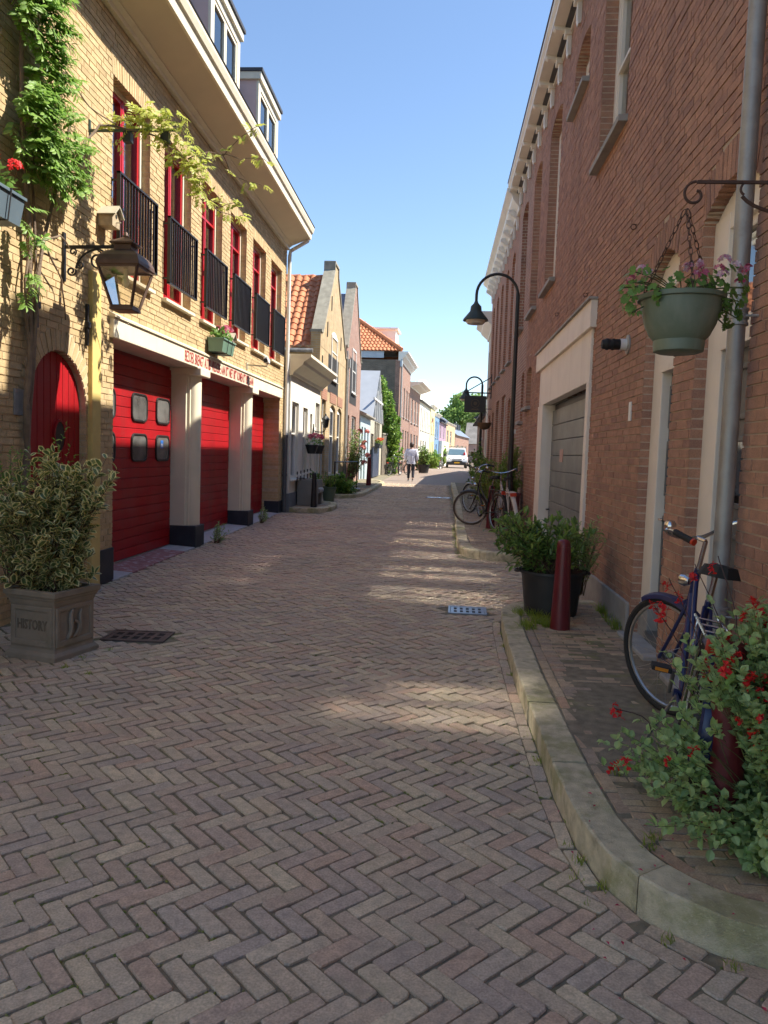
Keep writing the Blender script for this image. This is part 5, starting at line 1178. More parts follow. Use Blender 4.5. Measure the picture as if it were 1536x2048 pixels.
def birdhouse(y, z, m, label, x=-3.6, s=1.0):
    t = thing('birdhouse', label, 'birdhouse', (x, y, z), 'birdhouses on the yellow brick wall'); w2 = .09*s; d = .16*s; h = .20*s
    q = MB(); q.prism([(y-w2, z), (y+w2, z), (y+w2, z+h*.6), (y, z+h), (y-w2, z+h*.6)], 0, x+.004, x+d); q.build('box', m, t, bevel=.003)
    q = MB(); a = math.atan2(h*.4, w2); L = math.hypot(w2+.03, (w2+.03)*h*.4/w2)
    for sgn in (-1, 1):
        M = Matrix.Rotation(-sgn*a, 3, 'X'); q.obox((x+d/2+.015, y+sgn*(w2+.02)/2, z+h-.5*(w2+.02)*h*.4/w2+.012), (d+.05, L, .012), M)
    q.build('roof', G['timber'], t)
    q = MB(); q.lathe([(.022, 0), (.022, .004)], 12, (x+d-.001, y, z+h*.55), Matrix.Rotation(R(90), 3, 'Y')); q.build('entrance', G['dark'], t)
    q = MB(); q.tube([(x+d, y, z+h*.25), (x+d+.05, y, z+h*.25)], .006, 6); q.build('perch', G['timber'], t)
birdhouse(7.95, 3.80, mat('birdhouse_wood', (.42,.33,.22), .8, .2, 20, .3, 60), 'wooden birdhouse with sloped roof beside the first balcony window')
birdhouse(12.52, 3.22, mat('birdhouse_grey', (.26,.20,.15), .8, .2, 20, .3, 60), 'brown birdhouse with greenish roof above the green flower box')
SCm = thing('security_camera', 'white security camera on an arm above the lettered beam', 'camera', (-3.6, 14.05, 3.05))
q = MB(); q.box((-3.6, 14.0, 3.02), (-3.585, 14.1, 3.14)); q.beam((-3.59, 14.05, 3.10), (-3.22, 14.05, 3.08), .03, .025); q.tube([(-3.22, 14.05, 3.08), (-3.22, 14.05, 3.14)], .012, 6); q.build('arm', G['timber'], SCm)
q = MB(); Mx = Matrix.Rotation(R(-78), 3, 'X'); q.obox((-3.22, 14.02, 3.185), (.08, .20, .08), Matrix.Rotation(R(-12), 3, 'X')); q.build('housing', G['plastic_white'], SCm, bevel=.012)
q = MB(); q.lathe([(.04, 0), (.042, .015)], 12, (-3.22, 13.925, 3.17), Matrix.Rotation(R(88), 3, 'X')); q.build('lens', G['black_iron'], SCm)
# stone planter
PLR = thing('stone_planter', 'square sandstone planter with the carved word HISTORY', 'planter', (-2.775, 5.36, gz(5.4)), rz=R(-16)); PLR.scale = (.776, .776, 1.15)
G['planter'] = mat('planter_stone', (.30,.255,.195), .85, .14, 9, .4, 90, .004, dirt=[((.20,.18,.12), 5, .56, .5), ((.38,.33,.26), 14, .6, .4)])
def sqs(b, lv):
    vs = []
    for h, z in lv: vs += [(-h, -h, z), (h, -h, z), (h, h, z), (-h, h, z)]
    fs = [(0,3,2,1)]
    for i in range(len(lv)-1):
        for k in range(4): fs.append((4*i+k, 4*i+(k+1) % 4, 4*i+4+(k+1) % 4, 4*i+4+k))
    b.add(vs, fs)
q = MB(); sqs(q, [(.29, .0), (.29, .035), (.262, .055), (.255, .075), (.255, .34), (.262, .35), (.27, .375), (.28, .38), (.285, .395), (.30, .40), (.30, .435), (.25, .435), (.24, .36), (.23, .34)]); bd = q.build('body', G['planter'], PLR, local=True, bevel=.006)
q = MB(); q.box((-.23, -.23, .30), (.23, .23, .37)); q.build('soil', G['soil'], PLR, local=True)
for k in range(2):
    M = Matrix.Rotation(R(90*k), 4, 'Z'); q = MB()
    ring_prism(q, [(-.235, .085), (.235, .085), (.235, .335), (-.235, .335)], [(-.19, .125), (.19, .125), (.19, .305), (-.19, .305)], -.268, -.25); q.xf(M); q.build('panel_border', G['planter'], PLR, local=True, bevel=.008)
lt = lettering(PLR, 'HISTORY', .085, mat('carved_letters', (.17,.14,.10), .9, .2, 20, .2, 60), (-.0, -.2555, .19), (R(90), 0, 0), sx=1.0, extrude=.004, align='CENTER', bold=.002)
q = MB(); z0 = .13
for (a, b, c, d, r_) in (((.262, -.10, z0), (.29, -.02, z0+.06), (.29, -.13, z0+.12), (.262, -.03, z0+.17), .022), ((.262, .02, z0), (.28, .10, z0+.05), (.29, .0, z0+.10), (.262, .08, z0+.16), .018), ((.262, -.03, z0), (.29, .04, z0+.03), (.28, .05, z0+.10), (.262, -.01, z0+.10), .014)):
    q.tube(bez(a, b, c, d, 10), [r_*(.5+.5*math.sin(math.pi*(i+1)/12)) for i in range(11)], 8)
q.build('scroll_relief', G['planter'], PLR, local=True, smooth=True)
# black plastic tub
def round_pot(name, label, x, y, z, r0, r1, h, m, group=None, handles=False, cat='pot'):
    t = thing(name, label, cat, (x, y, z), group)
    q = MB(); q.lathe([(r0, 0), (r0*1.0, .01), (r1*.97, h*.93), (r1*1.06, h*.94), (r1*1.06, h), (r1*.97, h), (r1*.93, h-.06)], 28, (0, 0, 0), cap=False); q.lathe([(r0, .002), (.001, .002)], 28, (0, 0, 0), cap=False); q.build('tub', m, t, local=True, smooth=True)
    q = MB(); q.lathe([(r1*.94, h-.055), (.001, h-.04)], 24, (0, 0, 0), cap=False); q.build('soil', G['soil'], t, local=True)
    if handles:
        for s in (-1, 1):
            q = MB(); q.tube(bez((s*r1*1.05, -.06, h-.01), (s*(r1+.06), -.06, h-.02), (s*(r1+.06), .06, h-.02), (s*r1*1.05, .06, h-.01)), .012, 6); q.build('handle', m, t, local=True, smooth=True)
    return t
G['black_plastic'] = mat('black_plastic', (.022,.024,.026), .5, .15, 8, .1, 60, rvar=.1)
round_pot('plant_tub', 'large round black plastic tub with the laurel', 1.06, 7.05, gz(7)+KH-.008, .235, .285, .40, G['black_plastic'], handles=True, cat='tub')
SQP = thing('square_planter', 'tall square burgundy planter against the brick wall', 'planter', (1.33, 14.9, gz(14.9)+KH-.01))
q = MB()
for (h, z) in (): pass
vs = []
for h, z in ((.17, 0), (.21, .62), (.225, .62), (.225, .66), (.195, .66), (.185, .58)): vs += [(-h, -h, z), (h, -h, z), (h, h, z), (-h, h, z)]
q.add(vs, [(0,3,2,1)] + [(4*i+k, 4*i+(k+1) % 4, 4*i+4+(k+1) % 4, 4*i+4+k) for i in range(5) for k in range(4)]); q.build('body', G['burgundy'], SQP, local=True, bevel=.005)
q = MB(); q.box((-.185, -.185, .54), (.185, .185, .59)); q.build('soil', G['soil'], SQP, local=True)
# bench-like concrete planters before the white house
CBn = thing('concrete_bench', 'grey concrete bench with rounded seat before the white house', 'bench', (-3.1, 18.7, gz(18.7)+.09))
G['bench_grey'] = mat('bench_grey', (.25,.235,.21), .8, .1, 5, .2, 60)
for (u, v, w_) in ((-.38, -.30, 'side_panel'), (.30, .38, 'side_panel')):
    q = MB(); q.box((-.30, u, 0), (.20, v, .62)); q.build(w_, G['bench_grey'], CBn, local=True, bevel=.01)
q = MB(); q.box((-.30, -.299, .05), (-.24, .299, .66)); q.build('back_panel', G['bench_grey'], CBn, local=True, bevel=.01)
for k in range(3):
    q = MB(); q.tube([(-.12+.15*k, -.299, .36), (-.12+.15*k, .299, .36)], .07, 12); q.build('seat_roll', G['concrete'], CBn, local=True, smooth=True)
# railing with lying drainpipe
HR_ = thing('handrail', 'low black metal hand rail on the left pavement', 'railing', (-2.65, 24.0, gz(24)+.1))
q = MB(); q.tube([(-.45, -1.3, 0), (-.45, -1.3, .95), (-.10, 1.6, .95), (-.10, 1.6, 0)], .022, 8); q.tube([(-.45, -1.3, .28), (-.10, 1.6, .28)], .018, 8); q.build('rail', G['black_iron'], HR_, local=True, smooth=True)
q = MB(); q.tube([(-3.15, 23.2, gz(23)+.24), (-2.95, 23.6, gz(23)+.19), (-2.55, 24.6, gz(24)+.17)], .055, 10); q.build('drain_hose', G['zinc'], None, smooth=True, origin=(-2.9, 23.8, gz(23.8)+.15), label='grey bent drain hose lying under the low hand rail', category='hose')
# hanging wall lantern on the white house
WL = thing('wall_lantern', 'small black coach lantern on the low white house', 'lantern', (-3.45, 20.75, 2.25))
q = MB(); q.box((-3.45, 20.72, 2.05), (-3.43, 20.78, 2.3)); q.tube(bez((-3.44, 20.75, 2.12), (-3.2, 20.75, 2.05), (-3.12, 20.75, 2.1), (-3.12, 20.75, 2.2)), .014, 6); q.build('arm', G['black_iron'], WL)
q = MB(); q.lathe([(.02, 2.2), (.07, 2.22), (.10, 2.42), (.125, 2.43), (.06, 2.52), (.03, 2.53), (.02, 2.58), (.004, 2.6)], 6, (-3.12, 20.75, 0)); q.build('lantern_body', G['black_iron'], WL)
for k in range(6):
    a = 2*math.pi*k/6; q = MB(); 
    b_ = 2*math.pi*(k+1)/6; f = lambda r_, an, z: (-3.12+r_*math.cos(an), 20.75+r_*math.sin(an), z); q.quad(f(.074, a+.08, 2.24), f(.074, b_-.08, 2.24), f(.098, b_-.08, 2.41), f(.098, a+.08, 2.41)); q.build('pane', G['lamp_glass'], WL)
# small pots on the white house wall
for (y, lb) in ((19.55, 'small dark hanging pot with pink geraniums nearer the bench'), (20.65, 'small dark hanging pot with pink geraniums under the coach lantern')):
    t = thing('wall_pot', lb, 'flower pot', (-3.32, y, 1.55), 'pots of pink geraniums on the white house')
    q = MB(); q.lathe([(.10, 1.50), (.16, 1.70), (.17, 1.70), (.17, 1.73), (.14, 1.73)], 14, (-3.28, y, 0)); q.build('pot', G['black_plastic'], t, smooth=True)
WR = thing('window_rail', 'white guard rail with black uprights before the white house window', 'railing', (-3.30, 18.3, .85))
q = MB(); q.beam((-3.30, 17.65, .98), (-3.30, 19.75, 1.04), .02, .05); q.build('rail', G['white'], WR)
for k in range(5):
    q = MB(); Y = 17.75+.46*k; q.tube([(-3.30, Y, .84+.012*k), (-3.30, Y, 1.08+.012*k)], .015, 6); q.build('upright', G['black_iron'], WR)
# flower trough on the timber house
FB3 = window_box(-3.25, 37.9, 39.9, 1.85, .22, .28, G['plain_dark'], 'dark trough of orange red flowers on the timber house')
# utility cover in the road
UC = thing('cover_plate', 'flat steel cover plate in the road farther on', 'cover', (.0, 24.5, gz(24.5)))
q = MB(); q.box((-.35, -.25, -.02), (.35, .25, .008)); q.build('plate', G['drain_steel'], UC, local=True); q = MB(); q.box((-.40, -.30, -.02), (.40, .30, .006)); q.build('frame', G['drain_iron'], UC, local=True)
# ------------------------------------------------------------------ bicycles, van, walker
G['steel_grey'] = mat('steel_grey', (.20,.19,.18), .4, .1, 10, .05, 60, metal=.5); G['rim'] = mat('rim_steel', (.50,.49,.47), .35, .05, 10, 0, metal=.9)
G['reflector_red'] = mat('reflector_red', (.55,.05,.02), .3, .1, 60, 0); G['reflector_orange'] = mat('reflector_orange', (.65,.22,.02), .3, .1, 60, 0)
def bicycle(label, loc, heading, lean=0.0, steer=0.0, col=None, tyre=None, fend=None, rackc=None, group=None, grips=None, mudflap=False):
    t = thing('bicycle', label, 'bicycle', loc, group, rot=(lean, 0, heading)); t.rotation_mode = 'XYZ'
    col = col or G['black_iron']; fend = fend or col; Rr = .338; rh, fh, bb = Vector((-.49, 0, Rr)), Vector((.60, 0, Rr)), Vector((0, 0, .29))
    ht, hb = Vector((.385, 0, .88)), Vector((.435, 0, .70)); ax = (ht-hb).normalized()
    S = Matrix.Translation(hb) @ Matrix.Rotation(steer, 4, ax) @ Matrix.Translation(-hb)
    def wheel(c, nm, X=None):
        q = MB(); q.ring(c, (0, 1, 0), Rr-.020, .0215, 40, 8); 
        if X: q.xf(X)
        w_ = q.build(nm, tyre or G['rubber'], t, local=True, smooth=True)
        q = MB(); q.ring(c, (0, 1, 0), Rr-.045, .011, 40, 6)
        if X: q.xf(X)
        q.build('rim', G['rim'], w_, local=True, smooth=True)
        q = MB()
        for k in range(24):
            a = 2*math.pi*k/24; d = Vector((math.cos(a), 0, math.sin(a))); tg = Vector((-d.z, 0, d.x))
            q.tube([c + tg*(.022 if k % 2 else -.022) + Vector((0, .03 if (k//2) % 2 else -.03, 0)), c + d*(Rr-.05)], .0014, 3, cap=False)
        if X: q.xf(X)
        q.build('spokes', G['rim'], w_, local=True)
        q = MB(); q.tube([c + Vector((0, -.05, 0)), c + Vector((0, .05, 0))], .02, 10)
        if X: q.xf(X)
        q.build('hub', G['steel_grey'], w_, local=True, smooth=True)
    wheel(rh, 'rear_wheel'); wheel(fh, 'front_wheel', S)
    st = Vector((-.165, 0, .80)); q = MB()
    q.tube([bb, st], .016, 8); q.tube([hb, hb.lerp(ht, .5), ht], .019, 8); q.tube(bez(hb + ax*.04, (.25, 0, .50), (.14, 0, .36), bb), .018, 8); q.tube(bez(ht - ax*.04, (.2, 0, .62), (.0, 0, .52), bb.lerp(st, .42)), .013, 8)
    for s in (-1, 1): q.tube([bb + Vector((0, s*.03, 0)), rh + Vector((0, s*.06, 0))], .009, 6); q.tube([st + Vector((0, s*.015, -.03)), rh + Vector((0, s*.06, 0))], .008, 6)
    q.tube([bb + Vector((0, -.045, 0)), bb + Vector((0, .045, 0))], .024, 10); q.build('frame', col, t, local=True, smooth=True)
    q = MB()
    for s in (-1, 1): q.tube(bez(hb + Vector((0, s*.02, -.01)), hb + Vector((.03, s*.05, -.12)), fh + Vector((-.07, s*.055, .12)), fh + Vector((0, s*.055, 0))), .010, 6)
    q.tube([hb + Vector((0, -.03, -.01)), hb + Vector((0, .03, -.01))], .016, 8); q.xf(S); q.build('fork', col, t, local=True, smooth=True)
    q = MB(); top = ht + ax*.16
    q.tube([ht, top], .012, 8); fwd = Vector((.06, 0, .01)); q.tube([top, top+fwd], .012, 8)
    c = top+fwd
    for s in (-1, 1): q.tube([c] + bez(c + Vector((0, s*.04, 0)), c + Vector((.02, s*.20, .02)), c + Vector((.0, s*.26, .085)), c + Vector((-.12, s*.285, .075)), 8) + [c + Vector((-.22, s*.29, .05))], .011, 8)
    q.xf(S); hbr = q.build('handlebar', G['chrome'], t, local=True, smooth=True)
    for s in (-1, 1):
        q = MB(); q.tube([c + Vector((-.13, s*.286, .073)), c + Vector((-.25, s*.292, .042))], .0165, 10); q.xf(S); q.build('grip', G['rubber'], hbr, local=True, smooth=True)
        q = MB(); q.tube([c + Vector((-.25, s*.292, .042)), c + Vector((-.262, s*.2925, .039))], .0175, 10); q.xf(S); q.build('grip_end', grips or G['rubber'], hbr, local=True, smooth=True)
    q = MB(); q.lathe([(.03, 0), (.03, .012), (.02, .028), (.004, .032)], 12, c + Vector((-.06, .25, .09))); q.xf(S); q.build('bell', G['chrome'], hbr, local=True, smooth=True)
    sp = Vector((-.20, 0, .93)); q = MB(); q.tube([st, sp], .0125, 8); q.build('seat_post', G['chrome'], t, local=True, smooth=True)
    q = MB(); vs = []; ring_ = []
    for i in range(9):
        u = i/8; x = .13 - .29*u; wv = (.022 + .075*smoothstep(.25, .8, u))*(math.sqrt(max(.06, 1-((u-.72)/.29)**2)) if u > .72 else 1); z = .035 + .02*smoothstep(.5, 1, u) + .01*math.sin(u*3)
        vs += [tuple(sp + Vector((x, -wv, z-.05))), tuple(sp + Vector((x, -wv*.75, z))), tuple(sp + Vector((x, 0, z+.008))), tuple(sp + Vector((x, wv*.75, z))), tuple(sp + Vector((x, wv, z-.05)))]
    fs = [(5*i+k, 5*i+k+1, 5*i+6+k, 5*i+5+k) for i in range(8) for k in range(4)] + [(0,1,2,3,4), (44,43,42,41,40)] + [(5*i, 5*i+5, 5*i+9, 5*i+4) for i in range(8)]
    q.add(vs, fs); q.build('saddle', G['rubber'], t, local=True, smooth=True)
    q = MB(); q.ring(rh, (0, 1, 0), Rr+.018, .012, 24, 6, R(-175), R(10)); 
    def fender(cn, a0, a1, X, m):
        b = MB(); n = 22; vs = []
        for i in range(n+1):
            a = a0+(a1-a0)*i/n; d = Vector((math.cos(a), 0, math.sin(a)))
            for (yy, rr) in ((-.036, Rr-.008), (-.028, Rr+.016), (0, Rr+.026), (.028, Rr+.016), (.036, Rr-.008)): vs.append(tuple(cn + d*rr + Vector((0, yy, 0))))
        b.add(vs, [(5*i+k, 5*i+5+k, 5*i+6+k, 5*i+k+1) for i in range(n) for k in range(4)])
        for s in (-1, 1): d = Vector((math.cos(a0+.25 if X is None else a1-.2), 0, math.sin(a0+.25 if X is None else a1-.2))); b.tube([cn + Vector((0, s*.05, 0)), cn + d*(Rr+.01) + Vector((0, s*.028, 0))], .003, 5)
        if X: b.xf(X)
        return b.build('mudguard', m, t, local=True, smooth=True)
    fender(rh, R(190), R(55), None, fend); fender(fh, R(60), R(205), S, fend)
    q = MB()
    for s in (-1, 1):
        q.tube([(-.20, s*.05, .73), (-.66, s*.06, .73)], .007, 6); q.tube([(-.58, s*.06, .73), rh + Vector((0, s*.065, 0))], .006, 6); q.tube([(-.36, s*.06, .73), rh + Vector((0, s*.065, 0))], .006, 6)
    for x in (-.28, -.42, -.56, -.66): q.tube([(x, -.06, .73), (x, .06, .73)], .006, 6)
    q.build('rack', rackc or col, t, local=True, smooth=True)
    q = MB(); q.box((-.70, -.055, .665), (-.672, .055, .725)); q.build('rear_reflector', G['reflector_red'], t, local=True, bevel=.006)
    q = MB(); q.lathe([(.095, -.004), (.095, .004)], 24, bb + Vector((0, -.055, 0)), Matrix.Rotation(R(90), 3, 'X')); q.tube([bb + Vector((0, -.06, .09)), rh + Vector((0, -.06, .04))], .006, 5); q.tube([bb + Vector((0, -.06, -.09)), rh + Vector((0, -.06, -.04))], .006, 5); q.build('chain_guard', G['black_plastic'], t, local=True)
    for s, ang in ((-1, R(-55)), (1, R(125))):
        e = bb + Vector((.165*math.cos(ang), s*.075, .165*math.sin(ang))); q = MB(); q.tube([bb + Vector((0, s*.065, 0)), e], .010, 6); cr = q.build('crank', G['steel_grey'], t, local=True, smooth=True)
        q = MB(); q.box(tuple(e + Vector((-.045, s*.012, -.012))), tuple(e + Vector((.045, s*.105, .012)))); q.build('pedal', G['rubber'], cr, local=True, bevel=.004)
        q = MB(); q.box(tuple(e + Vector((-.047, s*.03, -.008))), tuple(e + Vector((-.0451, s*.09, .008)))); q.build('pedal_reflector', G['reflector_orange'], cr, local=True)
    q = MB(); q.lathe([(.03, 0), (.034, .03), (.02, .06)], 12, Vector((.50, 0, .80)), Matrix.Rotation(R(-90), 3, 'Y')); q.xf(S); q.build('headlamp', G['chrome'], t, local=True, smooth=True)
    q = MB(); q.tube([(-.08, .04, .30), (-.14, .16, .02)], .008, 6); q.build('kickstand', G['steel_grey'], t, local=True)
    return t
G['blue_paint'] = mat('blue_bike_paint', (.012,.020,.085), .35, .1, 8, .05, 60, coat=.2); G['white_frame'] = mat('white_bike_paint', (.66,.60,.54), .4, .1, 8, .05, 60)
bicycle('blue bicycle with chrome handlebar leaning behind the red flowering bush', (1.20, 3.83, gz(3.8)+KH), math.atan2(.96, .20), lean=R(8), steer=R(42), col=G['blue_paint'], fend=G['blue_paint'], rackc=G['chrome'], grips=G['reflector_red'], group='parked bicycles')
bicycle('black bicycle with its front wheel turned towards the road, beside the burgundy bollard', (.86, 14.35, gz(14.3)+KH), R(112), lean=R(4), steer=R(58), col=G['black_iron'], tyre=mat('tan_tyre', (.10,.075,.055), .8, .15, 30, .1, 100), group='parked bicycles')
bicycle('white framed bicycle seen from behind next to the brick wall', (1.28, 14.0, gz(14)+KH), R(96), lean=R(-6), steer=R(-14), col=G['white_frame'], fend=G['white_frame'], rackc=G['white_frame'], group='parked bicycles')
bicycle('black bicycle parked behind the others near the street lamp', (.82, 17.2, gz(17.2)+KH), R(100), lean=R(4), steer=R(20), col=G['steel_grey'], group='parked bicycles')
bicycle('dark bicycle under the ivy on the left', (-2.55, 42.8, gz(43)+.02), R(60), lean=R(4), steer=R(25), group='parked bicycles')
bicycle('dark bicycle behind the walking person', (-2.1, 44.6, gz(44)+.02), R(70), lean=R(3), steer=R(-20), group='parked bicycles')
bicycle('bicycle standing to the left of the white van', (.1, 66.5, gz(66)+.02), R(80), lean=R(4), steer=R(20), col=G['steel_grey'], group='parked bicycles')
# white delivery van, front towards the camera
VAN = thing('delivery_van', 'white delivery van parked far down the street', 'van', (1.62, 73.5, gz(73.5)))
G['van_white'] = mat('van_white', (.80,.80,.80), .3, .03, 2, 0, coat=.4); G['van_glass'] = mat('van_glass', (.10,.16,.20), .06, .1, 2, 0, spec=.9)
q = MB(); secs = [(0, .97, .42, .80, .80), (.12, 1.0, .32, .98, .86), (.75, 1.02, .30, 1.16, .90), (1.0, 1.02, .30, 1.22, .90), (1.75, 1.02, .28, 1.86, .80), (2.1, 1.02, .28, 1.96, .80), (4.9, 1.02, .28, 1.98, .82), (5.0, 1.0, .34, 1.90, .80)]
vs = []
for (y, w_, z0, z1, tw) in secs: vs += [(-w_*.94, y, z0), (-w_, y, z0+.15), (-w_, y, min(1.05, z1-.05)), (-tw*1.0, y, z1-.03), (-tw*.9, y, z1), (tw*.9, y, z1), (tw, y, z1-.03), (w_, y, min(1.05, z1-.05)), (w_, y, z0+.15), (w_*.94, y, z0)]
n = 10; q.add(vs, [(i*n+k, i*n+(k+1) % n, (i+1)*n+(k+1) % n, (i+1)*n+k) for i in range(len(secs)-1) for k in range(n)] + [tuple(range(n-1, -1, -1)), tuple((len(secs)-1)*n+k for k in range(n))]); q.build('body', G['van_white'], VAN, local=True, smooth=True)
q = MB(); q.add([(-.86, .985, 1.245), (.86, .985, 1.245), (.74, 1.715, 1.83), (-.74, 1.715, 1.83)], [(0, 1, 2, 3)]); q.build('windscreen', G['van_glass'], VAN, local=True)
q = MB(); q.prism([(-.05, .30), (-.08, .42), (-.06, .60), (.1, .62), (.1, .30)], 0, -.98, .98); q.build('bumper', G['black_plastic'], VAN, local=True, bevel=.02)
q = MB(); q.prism([(-.55, .62), (-.40, .74), (.40, .74), (.55, .62)], 1, -.075, -.02); q.build('grille', G['black_plastic'], VAN, local=True)
q = MB(); q.box((-.45, -.02, .84), (.45, .03, .90)); q.build('upper_grille', G['black_plastic'], VAN, local=True)
for s in (-1, 1):
    q = MB(); q.add([(s*.55, -.005, .78), (s*.93, .06, .76), (s*.99, .30, .98), (s*.80, .10, .99), (s*.60, .02, .90)], [(0,1,2,3,4) if s > 0 else (4,3,2,1,0)]); q.build('headlight', mat('headlight_glass', (.42,.43,.44), .1, .1, 8, 0, metal=.5), VAN, local=True)
    q = MB(); q.box((s*1.04, .95, 1.10), (s*1.26, 1.08, 1.34)); q.build('mirror', G['black_plastic'], VAN, local=True, bevel=.03)
    for y in (.85, 3.9):
        q = MB(); q.lathe([(.20, -.10), (.32, -.10), (.34, -.07), (.34, .07), (.32, .10), (.20, .10)], 20, (s*.90, y, .34), Matrix.Rotation(R(90), 3, 'Y')); wq = q.build('wheel', G['rubber'], VAN, local=True, smooth=True)
        q = MB(); q.lathe([(.20, -.06), (.20, .06), (.05, .08)], 16, (s*.92, y, .34), Matrix.Rotation(R(90), 3, 'Y')); q.build('hubcap', G['rim'], wq, local=True, smooth=True)
q = MB(); q.box((-.26, -.10, .47), (.26, -.085, .58)); q.build('number_plate', mat('plate_yellow', (.75,.42,.02), .5, .05, 5, 0), VAN, local=True)
q = MB(); q.lathe([(.001, 0), (.10, .02), (.13, .10), (.09, .2), (.03, .26)], 10, (.72, 1.02, 1.28)); q.build('red_cloth', mat('red_cloth', (.35,.02,.03), .8, .1, 10, 0), VAN, local=True, smooth=True)
q = MB()
for x in (-.6, .6): q.beam((x, 1.9, 2.06), (x, 4.6, 2.08), .05, .05)
for y in (2.0, 3.2, 4.4): q.beam((-.8, y, 2.05), (.8, y, 2.05), .05, .05)
for k in range(4): q.beam((-.5+.3*k, 1.8, 2.11), (-.5+.3*k, 4.7, 2.11), .09, .05)
q.build('roof_rack', G['timber'], VAN, local=True)
# the walking person, seen from behind
def skin(name, pts, edges, rad, m, parent, root=0, sub=2):
    me = bpy.data.meshes.new(name); me.from_pydata(pts, edges, []); o = bpy.data.objects.new(name, me); COL.objects.link(o); o.parent = parent
    md = o.modifiers.new('skin', 'SKIN'); md.use_smooth_shade = True
    for i, r_ in enumerate(rad):
        v = me.skin_vertices[0].data[i]; v.radius = (r_, r_) if isinstance(r_, (int, float)) else r_; v.use_root = (i == root)
    s = o.modifiers.new('sub', 'SUBSURF'); s.levels = sub; s.render_levels = sub; me.materials.append(m); return o
PE = thing('person', 'person in pale sweatshirt and dark trousers walking away down the road', 'person', (-1.32, 35.6, gz(35.6)), rz=R(90))   # local x = walking direction
G['skin'] = mat('skin', (.50,.32,.24), .6, .05, 10, 0); G['sweat'] = mat('sweatshirt', (.62,.62,.72), .85, .06, 8, .3, 30, .01); G['trousers'] = mat('trousers', (.022,.024,.036), .85, .1, 10, .2, 40); G['hair'] = mat('hair', (.035,.018,.012), .6, .2, 30, .4, 90)
J = dict(pel=(0,0,.95), chest=(.01,0,1.32), neck=(.01,0,1.50), head=(.03,0,1.60), crown=(.035,0,1.72),
         shl=(0,.19,1.43), ell=(-.06,.25,1.15), wrl=(.06,.27,.93), hal=(.09,.27,.86), shr=(0,-.19,1.43), elr=(-.07,-.25,1.15), wrr=(.03,-.27,.93), har=(.06,-.27,.86),
         hpl=(0,.095,.90), knl=(.10,.10,.50), anl=(.02,.10,.09), tol=(.14,.105,.035), hpr=(0,-.095,.90), knr=(.03,-.10,.48), anr=(-.16,-.10,.12), tor=(-.06,-.105,.035))
K_ = list(J); ix = {k: i for i, k in enumerate(K_)}
ED = [('pel','chest'),('chest','neck'),('neck','head'),('head','crown'),('chest','shl'),('shl','ell'),('ell','wrl'),('wrl','hal'),('chest','shr'),('shr','elr'),('elr','wrr'),('wrr','har'),('pel','hpl'),('hpl','knl'),('knl','anl'),('anl','tol'),('pel','hpr'),('hpr','knr'),('knr','anr'),('anr','tor')]
RD = dict(pel=(.12,.15), chest=(.11,.15), neck=.055, head=(.09,.085), crown=(.075,.07), shl=.06, ell=.042, wrl=.03, hal=.034, shr=.06, elr=.042, wrr=.03, har=.034, hpl=.085, knl=.06, anl=.04, tol=.035, hpr=.085, knr=.06, anr=.04, tor=.035)
skin('body', [J[k] for k in K_], [(ix[a], ix[b]) for a, b in ED], [RD[k] for k in K_], G['skin'], PE)
for s, h in ((1, 'hal'), (-1, 'har')):
    b = Vector(J[h])
    for k in range(4): skin('finger', [tuple(b + Vector((-.025+.017*k, 0, -.02))), tuple(b + Vector((-.022+.018*k, -s*.004, -.06))), tuple(b + Vector((-.018+.018*k, -s*.016, -.09+.004*abs(k-1.5))))], [(0, 1), (1, 2)], [.009, .0085, .007], G['skin'], PE, sub=1)
    skin('thumb', [tuple(b + Vector((.025, 0, .01))), tuple(b + Vector((.045, -s*.01, -.02))), tuple(b + Vector((.05, -s*.015, -.05)))], [(0, 1), (1, 2)], [.011, .010, .008], G['skin'], PE, sub=1)
tp = [(0,0,.86), (0,0,.98), (.01,0,1.30), (.01,0,1.47), (0,.20,1.42), (-.06,.265,1.15), (.05,.28,.95), (0,-.20,1.42), (-.07,-.265,1.15), (.02,-.28,.95)]
skin('sweatshirt', tp, [(0,1),(1,2),(2,3),(2,4),(4,5),(5,6),(2,7),(7,8),(8,9)], [(.17,.20), (.17,.20), (.17,.20), .085, .10, .075, .058, .10, .075, .058], G['sweat'], PE, root=1)
skin('trousers', [(0,0,.98), (0,.10,.88), (.10,.105,.50), (.02,.105,.10), (0,-.10,.88), (.03,-.105,.48), (-.15,-.105,.13)], [(0,1),(1,2),(2,3),(0,4),(4,5),(5,6)], [(.13,.15), .105, .078, .062, .105, .078, .062], G['trousers'], PE)
for a, t2 in (('anl', 'tol'), ('anr', 'tor')):
    A, T = Vector(J[a]), Vector(J[t2]); skin('shoe', [tuple(A + Vector((-.04, 0, -.04))), tuple((A+T)/2 + Vector((0, 0, -.02))), tuple(T + Vector((.03, 0, .0)))], [(0, 1), (1, 2)], [.045, .048, .035], G['black_iron'], PE, sub=1)
    skin('shoe_sole', [tuple(A + Vector((-.07, 0, -.072))), tuple(T + Vector((.05, 0, -.025)))], [(0, 1)], [(.045, .012)]*2, G['plastic_white'], PE, sub=1)
q = MB(); q.lathe([(.02, 1.53), (.075, 1.56), (.098, 1.62), (.100, 1.69), (.08, 1.755), (.03, 1.785), (.001, 1.79)], 16, (.012, 0, 0)); q.v = [(x, y*.95 + random.uniform(-.006, .006), z + random.uniform(-.006, .006)) for x, y, z in q.v]; q.build('hair', G['hair'], PE, local=True, smooth=True)
